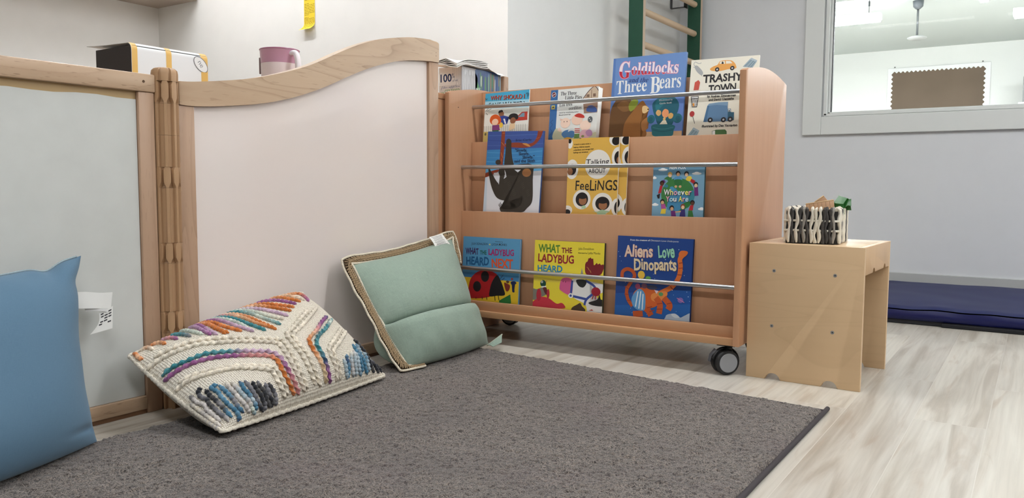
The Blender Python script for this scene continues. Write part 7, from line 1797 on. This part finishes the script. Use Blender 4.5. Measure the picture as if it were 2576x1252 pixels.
def strand(p0, along_, outw, n, side_):
    for i in range(n):
        c = (i+.5)/n; ph = rr.random()*6; wob = .0022
        P = []; base = p0+along_*c
        lean = rr.uniform(-.004, .004)
        for k in range(17):
            q = k/16; z = .003+q*(bh-.005)
            inset = .0025+.0018*math.cos(2*PI*(q*2.3+.5*(i % 2)))
            P.append(base+along_.normalized()*(wob*math.sin(9*q+ph)+lean*q)+outw*(inset)+V(0, 0, z))
        P.append(base+along_.normalized()*lean-outw*.004+V(0, 0, bh+.002)); P.append(base+along_.normalized()*lean-outw*.010+V(0, 0, bh-.004))
        w_ = along_.length/n*.70
        bm = NB(); tube(bm, P, w_, 8, rfun=lambda k, nn: .45+.62*abs(math.sin(PI*(k/17*2.35+.5*(i % 2)))), flat=.62)
        m = (ivory, charcoal, charcoal, ivory, taupe, charcoal, ivory, charcoal)[(i*5+side_*3) % 8] if rr.random() < .5 else (ivory, charcoal)[i % 2]
        obj('woven_strand', bm, m, bk, smooth=True)
strand(V(.006, .002, 0), V(bw-.012, 0, 0), V(0, -1, 0), 13, 0); strand(V(bw-.002, .006, 0), V(0, bd_-.012, 0), V(1, 0, 0), 16, 1)
strand(V(bw-.006, bd_-.002, 0), V(-bw+.012, 0, 0), V(0, 1, 0), 15, 2); strand(V(.002, bd_-.006, 0), V(0, -bd_+.012, 0), V(-1, 0, 0), 17, 3)
for z in (.041, .071):
    bm = NB(); r_ = .0035; tube(bm, [(-.0012, -.0012, z), (bw+.0012, -.0012, z), (bw+.0012, bd_+.0012, z), (-.0012, bd_+.0012, z)], r_, 8, closed=True); obj('cord', bm, ivory, bk, smooth=True)
def plank(name, label, loc, rot, L_, H_, T_, grooves):
    t = thing(name, label, 'wooden piece', loc, rot)
    bm = NB(); box(bm, -L_/2, L_/2, 0, T_, 0, H_, .001); obj('body', bm, wood('bamboo_brown', (172, 134, 98), (132, 98, 68), 'z', .45, 3, .5), t, smooth=True)
    if grooves:
        for i in range(grooves):
            x = -L_/2+L_*(i+1)/(grooves+1); bm = NB(); box(bm, x-.0004, x+.0004, -.0002, .0006, .001, H_-.001); obj('groove', bm, plain('groove_dark', (86, 60, 40), .7), t)
    bm = NB(); box(bm, -L_/2, L_/2, -.0005, T_+.0005, H_+.0001, H_+.004, .001); obj('edge_strip', bm, wood('bamboo_pale', (206, 172, 128), (180, 142, 100), 'x', .45, 3, .4), t, smooth=True)
plank('wooden_clapper', 'grooved wooden piece lying slanted across the top of the basket', (-.572, 2.618, .512), (math.radians(-24), math.radians(-9.5), math.radians(6)), .084, .046, .007, 6)
plank('wooden_block', 'second wooden piece sticking up behind the grooved one in the basket', (-.543, 2.675, .508), (math.radians(-20), math.radians(-38), math.radians(20)), .034, .074, .008, 0)
gr = thing('green_ribbon', 'shiny green folded ribbon poking out at the right of the basket', 'ribbon', (-.518, 2.67, .50))
gm = plain('ribbon_green', (44, 110, 48), .25, spec=.6)
def rib(rows, name, par):
    bm = NB(); R = np.array([[np.array(a)*(1-t)+np.array(b)*t for t in np.linspace(0, 1, 4)] for a, b in rows]); gridmesh(bm, R); solid(bm, .0012); return obj(name, bm, gm, par, smooth=True)
rib([((-.022, -.02, .02), (.012, -.032, .018)), ((-.024, -.022, .052), (.008, -.034, .050)), ((-.012, -.006, .076), (.016, -.018, .068)), ((-.004, .012, .072), (.02, .0, .064)), ((0, .022, .03), (.024, .01, .03))], 'loop', gr)
rib([((-.004, -.012, .052), (.006, -.018, .034)), ((.012, -.010, .062), (.018, -.018, .046)), ((.026, -.012, .066), (.028, -.016, .044))], 'tail', gr)
t = thing('small_wooden_chip', 'small pale wooden chip at the front right rim of the basket', 'wooden piece', (-.533, 2.575, .528), (math.radians(8), math.radians(-18), math.radians(28)))
bm = NB(); box(bm, -.012, .012, -.02, .02, .0, .006, .001); obj('chip_body', bm, wood('bamboo_pale', (206, 172, 128), (180, 142, 100), 'x', .45, 3, .4), t, smooth=True)
